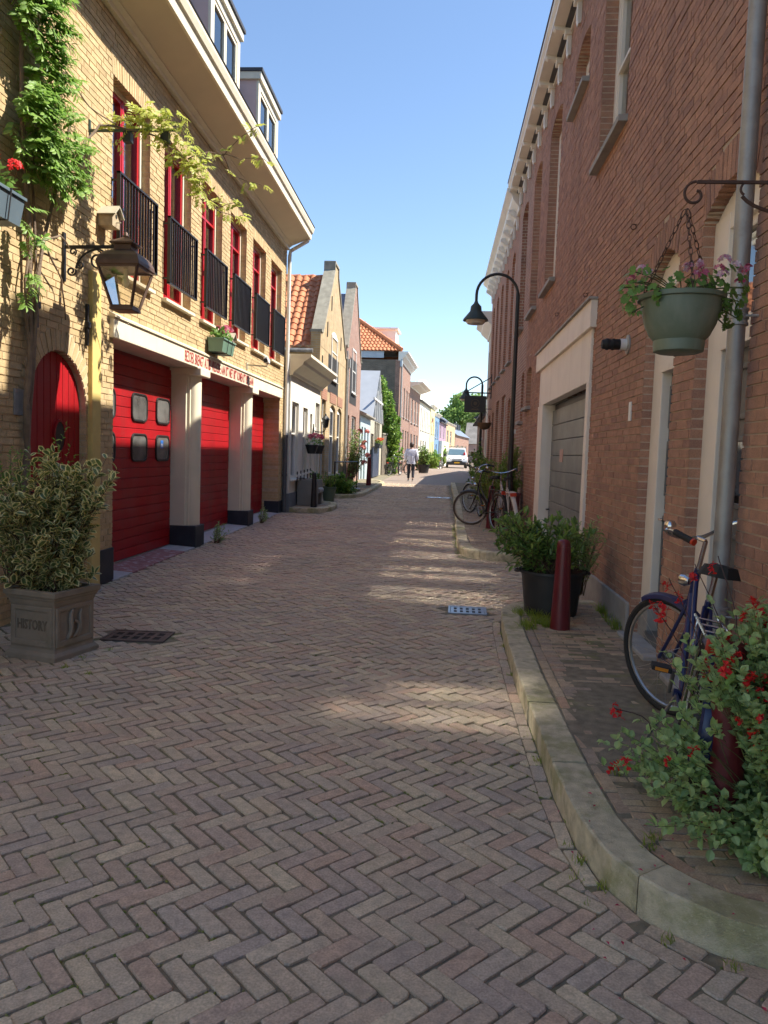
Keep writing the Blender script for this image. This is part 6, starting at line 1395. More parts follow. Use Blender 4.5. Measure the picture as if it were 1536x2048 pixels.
for s in (-1, 1): q = MB(); q.lathe([(.001, -.012), (.022, -.006), (.026, .006), (.001, .012)], 8, (.03, s*.095, 1.615), Matrix.Rotation(R(90), 3, 'X')); q.build('ear', G['skin'], PE, local=True, smooth=True)
q = MB(); q.lathe([(.018, 0), (.014, .02), (.004, .03)], 6, (.115, 0, 1.60), Matrix.Rotation(R(90), 3, 'Y')); q.build('nose', G['skin'], PE, local=True, smooth=True)
for s in (-1, 1): q = MB(); q.lathe([(.001, -.006), (.012, 0), (.001, .006)], 8, (.108, s*.033, 1.63)); q.build('eye', G['dark'], PE, local=True, smooth=True)
q = MB(); q.box((.105, -.022, 1.553), (.116, .022, 1.561)); q.build('mouth', mat('lips', (.38,.16,.14), .6, .05, 5, 0), PE, local=True)
# ------------------------------------------------------------------ plants
def leafmat(name, cols, trans=.3, rough=.45, edge=None, spec=.4): return mat(name, cols, rough, .15, 30, 0, rnd=True, trans=trans, edge=edge, spec=spec)
G['holly'] = leafmat('holly_leaf', [(.10,.16,.055),(.14,.21,.07),(.115,.18,.06),(.17,.23,.07)], .3, .3, edge=(.82,.76,.38), spec=.6)
G['privet'] = leafmat('fresh_green_leaf', [(0.203,0.359,0.079),(0.284,0.454,0.105),(0.162,0.302,0.070)], .35)
G['laurel'] = leafmat('laurel_leaf', [(0.129,0.239,0.058),(0.233,0.369,0.087),(0.350,0.478,0.116),(0.105,0.185,0.054),(0.186,0.305,0.077)], .38, .35, spec=.6)
G['salvia'] = leafmat('salvia_leaf', [(0.311,0.446,0.190),(0.443,0.581,0.254),(0.259,0.378,0.160),(0.551,0.685,0.285),(0.367,0.547,0.174)], .42, .5)
G['wisteria'] = leafmat('wisteria_leaf', [(0.201,0.360,0.063),(0.268,0.437,0.084),(0.148,0.283,0.056),(0.335,0.488,0.112)], .4, .45)
G['wisteria_young'] = leafmat('young_wisteria_leaf', [(0.438,0.503,0.105),(0.555,0.559,0.133),(0.351,0.448,0.089)], .45, .45)
G['geranium'] = leafmat('geranium_leaf', [(0.122,0.246,0.053),(0.203,0.359,0.088),(0.153,0.284,0.061)], .42, .5)
G['shrub'] = leafmat('shrub_leaf', [(0.203,0.321,0.061),(0.325,0.435,0.088),(0.153,0.246,0.053),(0.406,0.472,0.088)], .35, .45)
G['ivy'] = leafmat('ivy_leaf', [(0.101,0.208,0.044),(0.183,0.340,0.061),(0.344,0.491,0.088),(0.071,0.142,0.035)], .3, .4)
G['hazy_tree_leaf'] = leafmat('hazy_tree_leaf', [(0.214,0.357,0.098),(0.336,0.493,0.141),(0.152,0.274,0.085),(0.426,0.548,0.168)], .35, .5)  # leaf colours lightened to stand in for haze at the street's end
G['grass'] = leafmat('grass_blade', [(0.265,0.378,0.053),(0.385,0.491,0.079),(0.203,0.284,0.053)], .4, .5)
G['red_petal'] = mat('red_petal', [(.75,.02,.02),(.60,.012,.018),(.80,.04,.03)], .6, .1, 60, 0, rnd=True, trans=.3)
G['dark_calyx'] = mat('dark_calyx', (.10,.012,.03), .7, .1, 60, 0)
G['pink_petal'] = mat('pink_petal', [(.62,.10,.22),(.70,.20,.32),(.55,.05,.13),(.75,.42,.48)], .6, .1, 60, 0, rnd=True, trans=.3)
G['white_pink_petal'] = mat('white_pink_petal', [(.75,.62,.66),(.66,.25,.38),(.78,.68,.70),(.60,.14,.26)], .6, .1, 60, 0, rnd=True, trans=.3)
G['rose_petal'] = mat('rose_petal', [(.75,.32,.28),(.68,.22,.20),(.80,.42,.36)], .6, .1, 60, 0, rnd=True, trans=.3)
def rvec(): 
    while True:
        v = Vector((random.uniform(-1, 1), random.uniform(-1, 1), random.uniform(-1, 1)))
        if .05 < v.length < 1: return v.normalized()
def unit_leaf(m, wr, fold=.25, droop=.15, r=0.0):
    q = MB(); q.leaf((0,0,0), (1,0,0), (0,0,1), 1.0, wr, fold, r, droop); o = q.build('leaf', m); me = o.data; bpy.data.objects.remove(o); return me
def leaf_matrix(p, d, up, L):
    d = d.normalized(); sd = d.cross(up)
    if sd.length < 1e-4: sd = d.orthogonal()
    sd.normalize(); n = sd.cross(d); M = Matrix((d, -sd, n)).transposed(); return Matrix.Translation(p) @ M.to_4x4() @ Matrix.Scale(L, 4)
def put_leaves(root, leaves, m, wr, nind, fold=.25, droop=.15, name='leaves'):
    "leaves: (pos, dir, up, L, W); the nearest nind become objects of their own"
    cam0 = Vector((0, 0, CAMH))
    if nind: leaves.sort(key=lambda l: (l[0]-cam0).length - l[3]*8)
    org = ORG.get(root.name, Vector((0,0,0)))
    uns = [unit_leaf(m, wr, fold, droop, k*.19 % 1) for k in range(6)] if nind else []
    b = MB()
    for i, (p, d, up, L, W) in enumerate(leaves):
        if i < nind:
            o = link_copy(uns[i % 6], 'leaf', root); o.matrix_local = leaf_matrix(p-org, d, up, L)
        else: b.leaf(p, d, up, L, W, fold, random.random(), droop)
    if b.v: b.build(name, m, root, kind='stuff')
def bush(root, base, cen, rad, nbr, per, L, W, lm, stem=None, srad=.006, nind=0, up=.5, inner=.35, fold=.25, droop=.15, flat=.0, shape=None, stems=True):
    base = Vector(base); cen = Vector(cen); leaves = []; sb = MB()
    for i in range(nbr):
        v = rvec(); k = random.uniform(.55, 1.05)**.6
        tip = cen + Vector((v.x*rad[0], v.y*rad[1], v.z*rad[2]))*k*(1 + .18*math.sin(v.x*5+v.y*3+i*.1))
        if shape and not shape(tip): continue
        st = base + Vector((random.uniform(-1, 1)*rad[0]*.25, random.uniform(-1, 1)*rad[1]*.25, 0))
        mid = st.lerp(tip, .5) + Vector((0, 0, abs(tip.z-st.z)*.12)) + rvec()*.15*min(rad)
        pts = bez(st, st.lerp(mid, .6), mid, tip, 7)
        if stems: sb.tube(pts, [srad*(1-.75*j/7) for j in range(8)], 4, cap=False)
        for n in range(per):
            t = inner + (1-inner)*random.random()**.7; f = t*7; j = min(6, int(f)); p = pts[j].lerp(pts[j+1], f-j); dr = (pts[j+1]-pts[j]).normalized()
            out = rvec(); out = (out - dr*out.dot(dr)*.6 + dr*.45 + Vector((0, 0, up*.5))).normalized()
            if shape and not shape(p): continue
            s = random.uniform(.65, 1.15); leaves.append((p, out, Vector((0, 0, 1)) + rvec()*.6, L*s, W*s))
    if stem and sb.v: sb.build('stems', stem, root)
    put_leaves(root, leaves, lm, W/L, nind, fold, droop)
    return leaves
def blossom_mesh(m, n, r, nm='flower', petals=5, pl=.5):
    "ball of small florets"
    q = MB()
    for k in range(n):
        d = rvec(); d.z = abs(d.z)*.8 + .1; d.normalize(); c = d*r*random.uniform(.6, 1); u = d.orthogonal().normalized(); v = d.cross(u); a0 = random.uniform(0, 6)
        for j in range(petals):
            a = a0 + 2*math.pi*j/petals; e = u*math.cos(a) + v*math.sin(a); sd = d.cross(e); s = r*pl
            q.add([tuple(c), tuple(c + e*s*.6 + sd*s*.34 + d*s*.15), tuple(c + e*s + d*s*.1), tuple(c + e*s*.6 - sd*s*.34 + d*s*.15)], [(0, 1, 2, 3)], random.random())
    o = q.build(nm, m); me = o.data; bpy.data.objects.remove(o); return me
def put_flowers(root, pts, meshes, name='flower', scale=(.8, 1.2)):
    org = ORG.get(root.name, Vector((0,0,0)))
    for i, p in enumerate(pts):
        s = random.uniform(*scale); link_copy(meshes[i % len(meshes)], name, root, Vector(p)-org, (random.uniform(-.6, .6), random.uniform(-.6, .6), random.uniform(0, 6)), (s, s, s))
WOOD = mat('thin_stem', (.13,.085,.05), .85, .2, 20, .4, 60); GSTEM = mat('green_stem', (.10,.12,.04), .7, .2, 20, .2, 60)
# variegated holly in the stone planter
HO = thing('holly_bush', 'variegated holly bush with cream edged leaves in the stone planter', 'bush', (-2.88, 5.42, .42))
b0 = (-2.78, 5.38, .44)
bush(HO, b0, (-2.84, 5.36, .92), (.40, .30, .42), 130, 17, .082, .050, G['holly'], WOOD, .007, nind=300, fold=.10)
for (c, r_, n) in (((-2.56, 5.38, 1.22), (.20, .18, .22), 26), ((-2.90, 5.38, 1.25), (.26, .22, .28), 40), ((-2.44, 5.42, 1.38), (.17, .10, .09), 13), ((-2.62, 5.30, .72), (.2, .15, .2), 22)):
    bush(HO, b0, c, r_, n, 16, .078, .048, G['holly'], WOOD, .006, fold=.10)
b2 = thing('privet_shrub', 'bright green small leaved shrub behind the variegated holly', 'shrub', (-3.25, 5.75, .40))
bush(b2, (-3.15, 5.6, .36), (-3.30, 5.75, 1.15), (.34, .25, .45), 60, 30, .040, .018, G['privet'], WOOD, .005)
bush(b2, (-3.1, 5.6, .36), (-2.95, 5.85, 1.45), (.18, .14, .28), 24, 26, .045, .020, G['privet'], WOOD, .005)
# laurel in the black tub
LA = thing('laurel_bush', 'bushy green laurel growing in the black tub', 'bush', (1.05, 7.05, .5))
bush(LA, (1.05, 7.05, .50), (.93, 7.02, .80), (.46, .34, .26), 90, 20, .085, .032, G['laurel'], WOOD, .006, nind=250, up=.9)
bush(LA, (1.05, 7.05, .50), (.72, 6.95, .93), (.28, .2, .16), 26, 14, .09, .034, G['laurel'], WOOD, .005, up=1.0)
OL = thing('small_leaved_shrub', 'dark small leaved shrub against the wall behind the laurel', 'shrub', (1.36, 7.35, .3))
bush(OL, (1.36, 7.35, .28), (1.40, 7.25, .78), (.19, .22, .26), 46, 26, .042, .014, G['salvia'], WOOD, .004)
# red flowering salvia by the near bollard
SA = thing('salvia_bush', 'sprawling bush with small red flowers round the near bollard', 'bush', (1.3, 2.95, KH))
al = []
for (c, r_, n, ni) in (((1.38, 3.0, .66), (.36, .34, .40), 150, 300), ((1.20, 2.80, .32), (.36, .28, .22), 100, 0), ((1.48, 2.62, .36), (.36, .24, .32), 110, 0), ((1.00, 3.22, .30), (.28, .34, .14), 50, 0), ((1.58, 2.92, .92), (.34, .34, .22), 110, 0), ((1.12, 3.05, .66), (.20, .22, .22), 50, 0), ((1.62, 2.46, .36), (.28, .12, .34), 60, 0), ((1.36, 2.75, .72), (.26, .16, .22), 60, 0), ((1.22, 2.95, .92), (.22, .2, .14), 44, 0), ((1.15, 2.86, .80), (.17, .10, .14), 34, 0), ((1.04, 3.05, .48), (.18, .18, .16), 36, 0), ((1.45, 3.2, .95), (.2, .25, .15), 40, 0)):
    al += bush(SA, (1.36, 2.98, KH), c, r_, n, 27, .042, .032, G['salvia'], GSTEM, .0035, nind=ni, fold=.15, inner=.3, shape=lambda p: not (abs(p.x-.386*p.y) < .05+.03*math.sin(p.z*19) and p.y < 3.0 and .30 < p.z < .64))
def salvia_flower():
    q = MB(); q.tube([(0,0,0), (.006,0,.010), (.014,0,.016)], [.003, .0035, .003], 5)
    for s in (-1, 1): q.add([(.012,0,.016), (.020,s*.010,.013), (.034,s*.013,.006), (.032,0,.002)], [(0,1,2,3)], random.random())
    q.add([(.012,0,.018), (.020,-.005,.026), (.030,0,.028), (.020,.005,.026)], [(0,1,2,3)], random.random()); o = q.build('flower', G['red_petal']); me = o.data; bpy.data.objects.remove(o); return me
def salvia_spike():
    q = MB()
    for k in range(8):
        a = random.uniform(0, 6.28); z = .007*k; M = Matrix.Translation((0, 0, z)) @ Matrix.Rotation(a, 4, 'Z'); f = MB()
        for s in (-1, 1): f.add([(.008,0,.0), (.018,s*.012,-.002), (.034,s*.015,-.010), (.034,0,-.014)], [(0,1,2,3)], 0)
        f.add([(.008,0,.004), (.018,-.006,.012), (.028,0,.014), (.018,.006,.012)], [(0,1,2,3)], 0); f.tube([(0,0,0), (.010,0,.001)], .004, 5); f.xf(M @ Matrix.Rotation(random.uniform(-.5, .5), 4, 'Y') @ Matrix.Scale(random.uniform(.6, .95), 4)); q.add(f.v, f.f, random.random())
    o = q.build('flower', G['red_petal']); me = o.data; bpy.data.objects.remove(o); return me
fm_ = [salvia_spike() for _ in range(5)]
random.seed(21)
tips = [l[0] for l in al if l[0].z > .15]
cam0 = Vector((0, 0, CAMH)); tips.sort(key=lambda p: (p - cam0).length - .9*p.z + random.uniform(0, .35))
pick = [tips[int(random.random()**1.3*len(tips)*.45)] for _ in range(280)]
put_flowers(SA, [p + Vector((random.uniform(-.02, .01), random.uniform(-.03, 0), random.uniform(.0, .03))) for p in pick], fm_, scale=(.55, .95))
q = MB()
for (a, b) in (((1.12, 3.25, .75), (1.02, 3.42, 1.03)), ((1.2, 3.2, .8), (1.12, 3.40, 1.10)), ((1.05, 3.2, .7), (.93, 3.3, .93)), ((1.2, 3.1, .9), (1.18, 3.3, 1.15)), ((.95, 3.3, .4), (.80, 3.35, .46))):
    q.tube(bez(a, Vector(a)+Vector((0, 0, .1)), b, Vector(b)+Vector((0, 0, .02)), 6), .0022, 4)
q.build('flower_stalks', mat('dark_stalk', (.06,.03,.03), .7, .1, 10, 0), SA)
put_flowers(SA, [(1.02, 3.42, 1.0), (1.05, 3.38, .95), (1.12, 3.40, 1.05), (1.0, 3.36, .92), (.93, 3.3, .92), (.96, 3.28, .88), (1.16, 3.28, 1.1), (.80, 3.35, .46), (.83, 3.34, .44), (.74, 3.1, .30), (.78, 3.0, .36)], fm_, scale=(.7, 1.0))
# geraniums in the hanging pot
GE = thing('geranium', 'trailing geranium with pink flowers in the green hanging pot', 'flower', (.965, 3.3, 2.2))
def lobed(n=7):
    q = MB(); c = (0,0,0); pts = []
    for k in range(2*n):
        a = -2.6 + 5.2*k/(2*n-1); r_ = .5*(1 if k % 2 else .78); pts.append((r_*math.cos(a)+.05, r_*math.sin(a), .10*(r_**2)))
    q.add([c]+pts, [(0, i, i+1) for i in range(1, 2*n)]); o = q.build('leaf', G['geranium']); me = o.data; bpy.data.objects.remove(o); return me
lob = [lobed() for _ in range(3)]
def geranium(root, pots, n, L, spots):
    org = ORG[root.name]; sb = MB()
    for i in range(n):
        c, r_ = random.choice(spots); c = Vector(c); v = rvec(); p = c + Vector((v.x*r_[0], v.y*r_[1], v.z*r_[2]))
        d = (p - Vector(pots)).normalized() + rvec()*.6 + Vector((0, -.3, .2)); s = L*random.uniform(.6, 1.2)
        M = Matrix.Translation(p - org) @ d.to_track_quat('Z', 'X').to_matrix().to_4x4() @ Matrix.Rotation(random.uniform(0, 6), 4, 'Z') @ Matrix.Scale(s, 4); o = link_copy(lob[i % 3], 'leaf', root); o.matrix_local = M
        if i % 4 == 0: sb.tube(bez(pots, Vector(pots).lerp(p, .4)+Vector((0, 0, .05)), p, p, 5), .0025, 4)
    sb.build('stems', GSTEM, root)
geranium(GE, (.965, 3.3, 2.22), 230, .042, [((.83, 3.27, 2.27), (.12, .12, .08)), ((.79, 3.25, 2.22), (.09, .10, .07)), ((1.02, 3.28, 2.255), (.12, .12, .05)), ((1.13, 3.27, 2.26), (.08, .10, .09)), ((1.14, 3.27, 2.18), (.05, .07, .07))])
pm = [blossom_mesh(G['white_pink_petal'], 7, .026, petals=5, pl=.65) for _ in range(3)] + [blossom_mesh(G['pink_petal'], 7, .026, petals=5, pl=.65) for _ in range(3)]
put_flowers(GE, [(.775, 3.2, 2.315), (.80, 3.19, 2.295), (.96, 3.2, 2.325), (.985, 3.2, 2.30), (1.015, 3.2, 2.32), (1.075, 3.2, 2.325), (1.09, 3.2, 2.30), (1.135, 3.2, 2.335), (1.165, 3.2, 2.31), (1.16, 3.2, 2.27), (1.19, 3.22, 2.33), (.74, 3.22, 2.28), (1.10, 3.22, 2.36), (1.0, 3.24, 2.345)], pm, scale=(.75, 1.1))
# geraniums in the wall boxes
def box_plant(label, x, y0, y1, z, m, n=90, d=.2, L=.06, r_=.045, nf=8, lm='geranium'):
    t = thing('geranium', label, 'flower', (x, (y0+y1)/2, z)); lv = []
    for i in range(n):
        p = Vector((x+random.uniform(0, d), random.uniform(y0, y1), z+random.uniform(-.02, .16)))
        lv.append((p, rvec()+Vector((.3, 0, .3)), Vector((0, 0, 1))+rvec()*.5, L*random.uniform(.6, 1.2), L*.8))
    put_leaves(t, lv, G[lm], .8, 0, .1)
    fl = [blossom_mesh(m, 9, r_, petals=5, pl=.6) for _ in range(3)]
    put_flowers(t, [(x+random.uniform(.02, d), y0+(y1-y0)*(i+random.random())/nf, z+random.uniform(.12, .24)) for i in range(nf)], fl); return t
box_plant('pink and red geraniums in the green flower box', -3.54, 11.58, 12.2, 3.20, G['pink_petal'], 130, L=.08)
box_plant('red geraniums in the box at the left picture edge', -3.54, 5.3, 5.92, 3.44, G['red_petal'], 130, L=.08, r_=.055)
box_plant('pink geraniums in the wall pot nearer the bench', -3.40, 19.42, 19.68, 1.74, G['pink_petal'], 40, .24, nf=7, r_=.06)
box_plant('pink geraniums in the wall pot under the coach lantern', -3.40, 20.52, 20.78, 1.74, G['pink_petal'], 40, .24, nf=7, r_=.06)
box_plant('orange red flowers in the trough on the timber house', -3.22, 37.95, 39.85, 2.05, mat('orange_petal', [(.65,.10,.04),(.70,.22,.06),(.6,.06,.05)], .6, .1, 30, 0, rnd=True, trans=.3), 200, .24, .10, .10, 14, 'privet')
# wisteria on the yellow wall
WI = thing('wisteria', 'wisteria climbing the yellow brick wall beside the arched door', 'climber', (-3.55, 6.45, .0))
q = MB()
for pts, r0 in (([(-3.50,6.30,0.0), (-3.54,6.28,.8), (-3.55,6.42,1.5), (-3.53,6.36,1.9), (-3.54,6.45,2.5), (-3.53,6.42,3.2), (-3.52,6.32,4.0), (-3.53,6.30,4.8), (-3.52,6.35,5.8)], .034), ([(-3.52,6.36,.1), (-3.55,6.40,1.2), (-3.52,6.45,2.2), (-3.52,6.55,3.0), (-3.50,6.72,3.6), (-3.50,6.92,4.05), (-3.48,7.05,4.5)], .024), ([(-3.55,6.5,2.4), (-3.53,6.52,3.1), (-3.54,6.47,3.8), (-3.52,6.62,4.6)], .017), ([(-3.54,6.45,2.3), (-3.52,6.33,2.9), (-3.50,6.42,3.22), (-3.50,6.65,3.25), (-3.52,6.95,3.05), (-3.53,7.05,2.7)], .014), ([(-3.54,6.40,2.6), (-3.48,6.55,3.28), (-3.46,6.80,3.40), (-3.50,7.05,3.36)], .012), ([(-3.50,7.02,4.0), (-3.45,7.28,4.42), (-3.40,7.45,4.62), (-3.25,7.60,4.66), (-2.9,7.66,4.60), (-2.65,7.7,4.42)], .014), ([(-3.52,6.62,4.6), (-3.5,7.0,4.9), (-3.45,7.35,4.75), (-3.3,7.6,4.7)], .010)):
    P = []
    for i in range(len(pts)-1): P += bez(pts[i], Vector(pts[i]).lerp(Vector(pts[i+1]), .33)+rvec()*.02, Vector(pts[i]).lerp(Vector(pts[i+1]), .66)+rvec()*.02, pts[i+1], 5)[:-1]
    P.append(Vector(pts[-1])); q.tube(P, [r0*(1-.55*i/len(P))*random.uniform(.88, 1.12) for i in range(len(P))], 7)
q.build('stems', G['bark'], WI, smooth=True)
def pinnate(lv, p, d, n, L, W, curl=.25):
    d = d.normalized(); q0 = Vector(p)
    for k in range(n):
        d = (d + Vector((0, 0, -curl/n*2.2))).normalized(); q0 = q0 + d*L*.42; sd = d.cross(Vector((0, 0, 1)))
        if sd.length < .1: sd = Vector((0, 1, 0))
        sd.normalize(); s = random.uniform(.8, 1.15)
        for sg in (-1, 1): lv.append((q0, d*.55 + sd*sg + Vector((0, 0, -.25)) + rvec()*.15, Vector((1, 0, .6)), L*s, W*s))
    lv.append((q0, d, Vector((1, 0, .6)), L, W))
lv = []
for (cy0, cz, ry_, rz_, n) in ((6.26, 5.95, .32, .40, 130), (6.36, 5.50, .36, .38, 170), (6.42, 5.05, .32, .26, 100), (6.58, 4.70, .30, .20, 60), (6.46, 4.28, .32, .24, 100), (6.52, 3.95, .28, .24, 80), (6.98, 4.10, .16, .24, 50), (6.42, 4.12, .28, .30, 60), (6.22, 3.30, .10, .16, 8), (6.20, 2.85, .08, .12, 5)):
    for i in range(n):
        a = random.uniform(0, 6.283); r_ = math.sqrt(random.random()); y = cy0 + ry_*r_*math.cos(a); z = cz + rz_*r_*math.sin(a)
        x = -3.55 + random.uniform(.03, .28)*(1-.5*r_); pinnate(lv, (x, y, z), Vector((random.uniform(.15, .8), random.uniform(-.7, .7), random.uniform(-.7, .45))), random.choice((4, 5, 5, 6)), .075, .030)
put_leaves(WI, lv, G['wisteria'], .4, 0, .12, .1)
# trellis arm and young shoots
TA = thing('trellis_arm', 'dark green iron arm reaching out from the yellow wall above the lantern', 'bracket', (-3.6, 7.66, 4.6))
q = MB(); q.box((-3.6, 7.645, 4.56), (-3.585, 7.675, 4.76)); q.beam((-3.59, 7.66, 4.655), (-2.72, 7.66, 4.665), .018, .026); q.build('arm', mat('green_iron', (.03,.06,.045), .5, .1, 10, 0), TA)
for x in (-3.2, -2.82):
    q = MB(); q.box((x-.04, 7.62, 4.54), (x+.04, 7.70, 4.64)); q.build('clamp', G['black_plastic'], TA, bevel=.005)
WY = thing('wisteria_shoots', 'pale young wisteria shoots trailing from the iron arm over the street', 'climber', (-3.0, 7.7, 4.6)); lv = []; q = MB()
for (x, y, z, r_, n) in ((-3.35, 7.64, 4.70, .12, 10), (-3.15, 7.66, 4.74, .14, 16), (-2.95, 7.66, 4.78, .16, 22), (-2.75, 7.68, 4.76, .16, 20), (-2.68, 7.72, 4.50, .15, 22), (-2.58, 7.74, 4.36, .15, 26), (-2.52, 7.76, 4.20, .12, 16), (-2.48, 7.78, 4.05, .08, 8), (-2.9, 7.68, 4.60, .12, 14)):
    for i in range(n): v = rvec()*r_*random.random()**.5; pinnate(lv, (x+v.x, y+v.y, z+v.z), Vector((random.uniform(-.6, .8), random.uniform(-.8, .6), random.uniform(-.5, .5))), random.choice((3, 4, 5)), .060, .026)
for pts in ([(-2.62, 7.74, 4.42), (-2.54, 8.1, 4.62), (-2.45, 8.4, 4.70), (-2.3, 8.4, 4.86), (-2.16, 8.4, 4.96), (-2.06, 8.4, 5.02)], [(-2.45, 8.35, 4.70), (-2.25, 8.4, 4.66), (-2.05, 8.4, 4.68), (-1.94, 8.4, 4.62)], [(-2.45, 8.35, 4.70), (-2.35, 8.4, 4.48), (-2.15, 8.4, 4.42), (-1.98, 8.4, 4.38)], [(-2.52, 7.78, 4.2), (-2.5, 8.1, 4.12), (-2.4, 8.2, 4.10), (-2.25, 8.2, 4.15), (-2.15, 8.2, 4.06)], [(-2.5, 7.8, 4.05), (-2.35, 8.0, 3.98), (-2.2, 8.1, 3.96), (-2.1, 8.1, 4.0)]):
    P = []
    for i in range(len(pts)-1): P += bez(pts[i], Vector(pts[i]).lerp(Vector(pts[i+1]), .33)+Vector((0, 0, .02)), Vector(pts[i]).lerp(Vector(pts[i+1]), .66), pts[i+1], 4)[:-1]
    q.tube(P, [.006*(1-.6*i/len(P)) for i in range(len(P))], 5)
    for p in P[5:]:
        if random.random() < .85: pinnate(lv, p, Vector((random.uniform(-.6, .8), random.uniform(-.8, .6), random.uniform(-.5, .5))), random.choice((3, 4, 5)), .052, .023)
q.build('shoots', WOOD, WY, smooth=True); put_leaves(WY, lv, G['wisteria_young'], .4, 0, .12, .1)
# shrubs beside the parked bicycles
S1 = thing('evergreen_shrub', 'dense yellow green shrub in the burgundy planter beside the bicycles', 'shrub', (1.2, 15.6, gz(15.6)+.1)); bush(S1, (1.10, 15.6, .3), (.98, 15.6, 1.02), (.34, .34, .55), 130, 26, .07, .020, G['shrub'], WOOD, .006, up=1.0)
S2 = thing('evergreen_shrub', 'lighter green shrub against the brick wall behind the white bicycle', 'shrub', (1.4, 15.2, gz(15.2)+.6)); bush(S2, (1.35, 15.0, .7), (1.36, 15.1, 1.25), (.26, .30, .42), 80, 24, .075, .024, G['shrub'], WOOD, .006, up=1.0); bush(S2, (1.4, 15.1, 1.2), (1.45, 15.2, 1.62), (.12, .14, .25), 22, 20, .075, .024, G['shrub'], WOOD, .004, up=1.2)
S3 = thing('street_shrub', 'dark green shrub at the foot of the far street lamp', 'shrub', (1.2, 24.5, gz(24.5)+.1)); bush(S3, (1.25, 24.5, .35), (1.2, 24.5, 1.2), (.32, .8, .75), 90, 22, .11, .05, G['ivy'], WOOD, .008)
# weeds, pots and plants along the left
for (x, y, z, r_, lb) in ((-3.42, 11.72, gz(11.7), .16, 'small weed growing at the foot of the first cream column'), (-3.45, 14.85, gz(14.8), .12, 'small weed growing at the foot of the second cream column')):
    t = thing('weed', lb, 'weed', (x, y, z)); bush(t, (x, y, z), (x+.04, y, z+.17), (r_, r_, .17), 34, 12, .040, .014, G['salvia'], WOOD, .003)
round_pot('plant_pot', 'green tapered pot beside the concrete bench', -3.0, 20.9, gz(20.9), .14, .20, .42, mat('olive_pot', (.10,.13,.08), .6, .1, 8, .1, 60)); t = thing('pot_plant', 'brownish plant in the green tapered pot', 'plant', (-3.0, 20.9, gz(20.9)+.4)); bush(t, (-3.0, 20.9, .55), (-3.0, 20.9, .80), (.2, .2, .22), 30, 16, .07, .025, G['shrub'], WOOD, .004)
t = thing('leafy_plant', 'leafy dark green plant before the yellow gabled house', 'plant', (-2.95, 23.2, gz(23.2)+.1)); bush(t, (-2.95, 23.2, .3), (-2.9, 23.2, .60), (.38, .42, .38), 60, 18, .13, .06, G['ivy'], GSTEM, .006)
t = thing('bench_plant', 'dark leafy plant on the back of the concrete bench', 'plant', (-3.3, 19.6, gz(19.6)+.1)); bush(t, (-3.25, 19.6, .3), (-3.2, 19.6, .85), (.16, .3, .22), 30, 16, .09, .04, G['ivy'], GSTEM, .005)
RO = thing('rose_bush', 'climbing rose with pink blooms between the two gabled houses', 'bush', (-3.1, 27.2, gz(27)+.1)); bush(RO, (-3.2, 27.2, .4), (-3.0, 27.4, 1.95), (.35, .7, .65), 60, 16, .09, .045, G['laurel'], WOOD, .008); bush(RO, (-3.2, 27.6, .4), (-2.95, 28.2, 1.35), (.25, .5, .5), 34, 14, .09, .045, G['laurel'], WOOD, .008)
put_flowers(RO, [(-2.72, 27.0, 1.75), (-2.7, 28.4, 2.35), (-2.75, 27.9, 1.2), (-2.68, 28.6, 1.45), (-2.8, 26.6, 2.3), (-2.75, 28.0, 1.9)], [blossom_mesh(G['rose_petal'], 14, .10, pl=.7) for _ in range(2)])
IV = thing('ivy', 'big mass of ivy on the garden wall before the tall brick house', 'climber', (-3.0, 45.5, gz(45)))
for (c, r_, n) in (((-3.0, 45.6, 1.6), (.75, 1.1, 1.5), 150), ((-2.95, 45.5, 3.2), (.65, 1.0, 1.1), 130), ((-3.3, 45.3, 4.6), (.55, .8, .8), 80), ((-3.6, 45.2, 5.6), (.35, .5, .6), 40)):
    bush(IV, (-3.2, 46, .5), c, r_, n, 22, .20, .15, G['ivy'], WOOD, .02, inner=.6)
for (x, y, h, r_, m, lb) in ((-1.45, 58.5, 1.5, .6, 'laurel', 'bush before the brown house behind the walker'), (-.75, 68, 1.2, .6, 'shrub', 'bush before the bright white house'), (-.45, 74, 1.6, .5, 'privet', 'bush before the yellow house'), (-.05, 79, 1.2, .6, 'shrub', 'low bush before the blue house'), (.3, 84.5, 2.6, .7, 'ivy', 'tall bush before the purple house')):
    t = thing('street_bush', lb, 'bush', (x, y, gz(y))); bush(t, (x, y, gz(y)), (x, y, gz(y)+h*.5), (r_, r_, h*.5), 60, 18, .22, .14, G[m], WOOD, .01)
round_pot('plant_pot', 'dark round pot on the kerb behind the walker', -1.05, 50.5, gz(50)+.02, .30, .42, .55, G['black_plastic']); t = thing('pot_plant', 'green plant in the dark pot behind the walker', 'plant', (-1.05, 50.5, gz(50)+.5)); bush(t, (-1.05, 50.5, .9), (-1.05, 50.5, 1.6), (.5, .5, .65), 50, 18, .16, .08, G['laurel'], WOOD, .01)
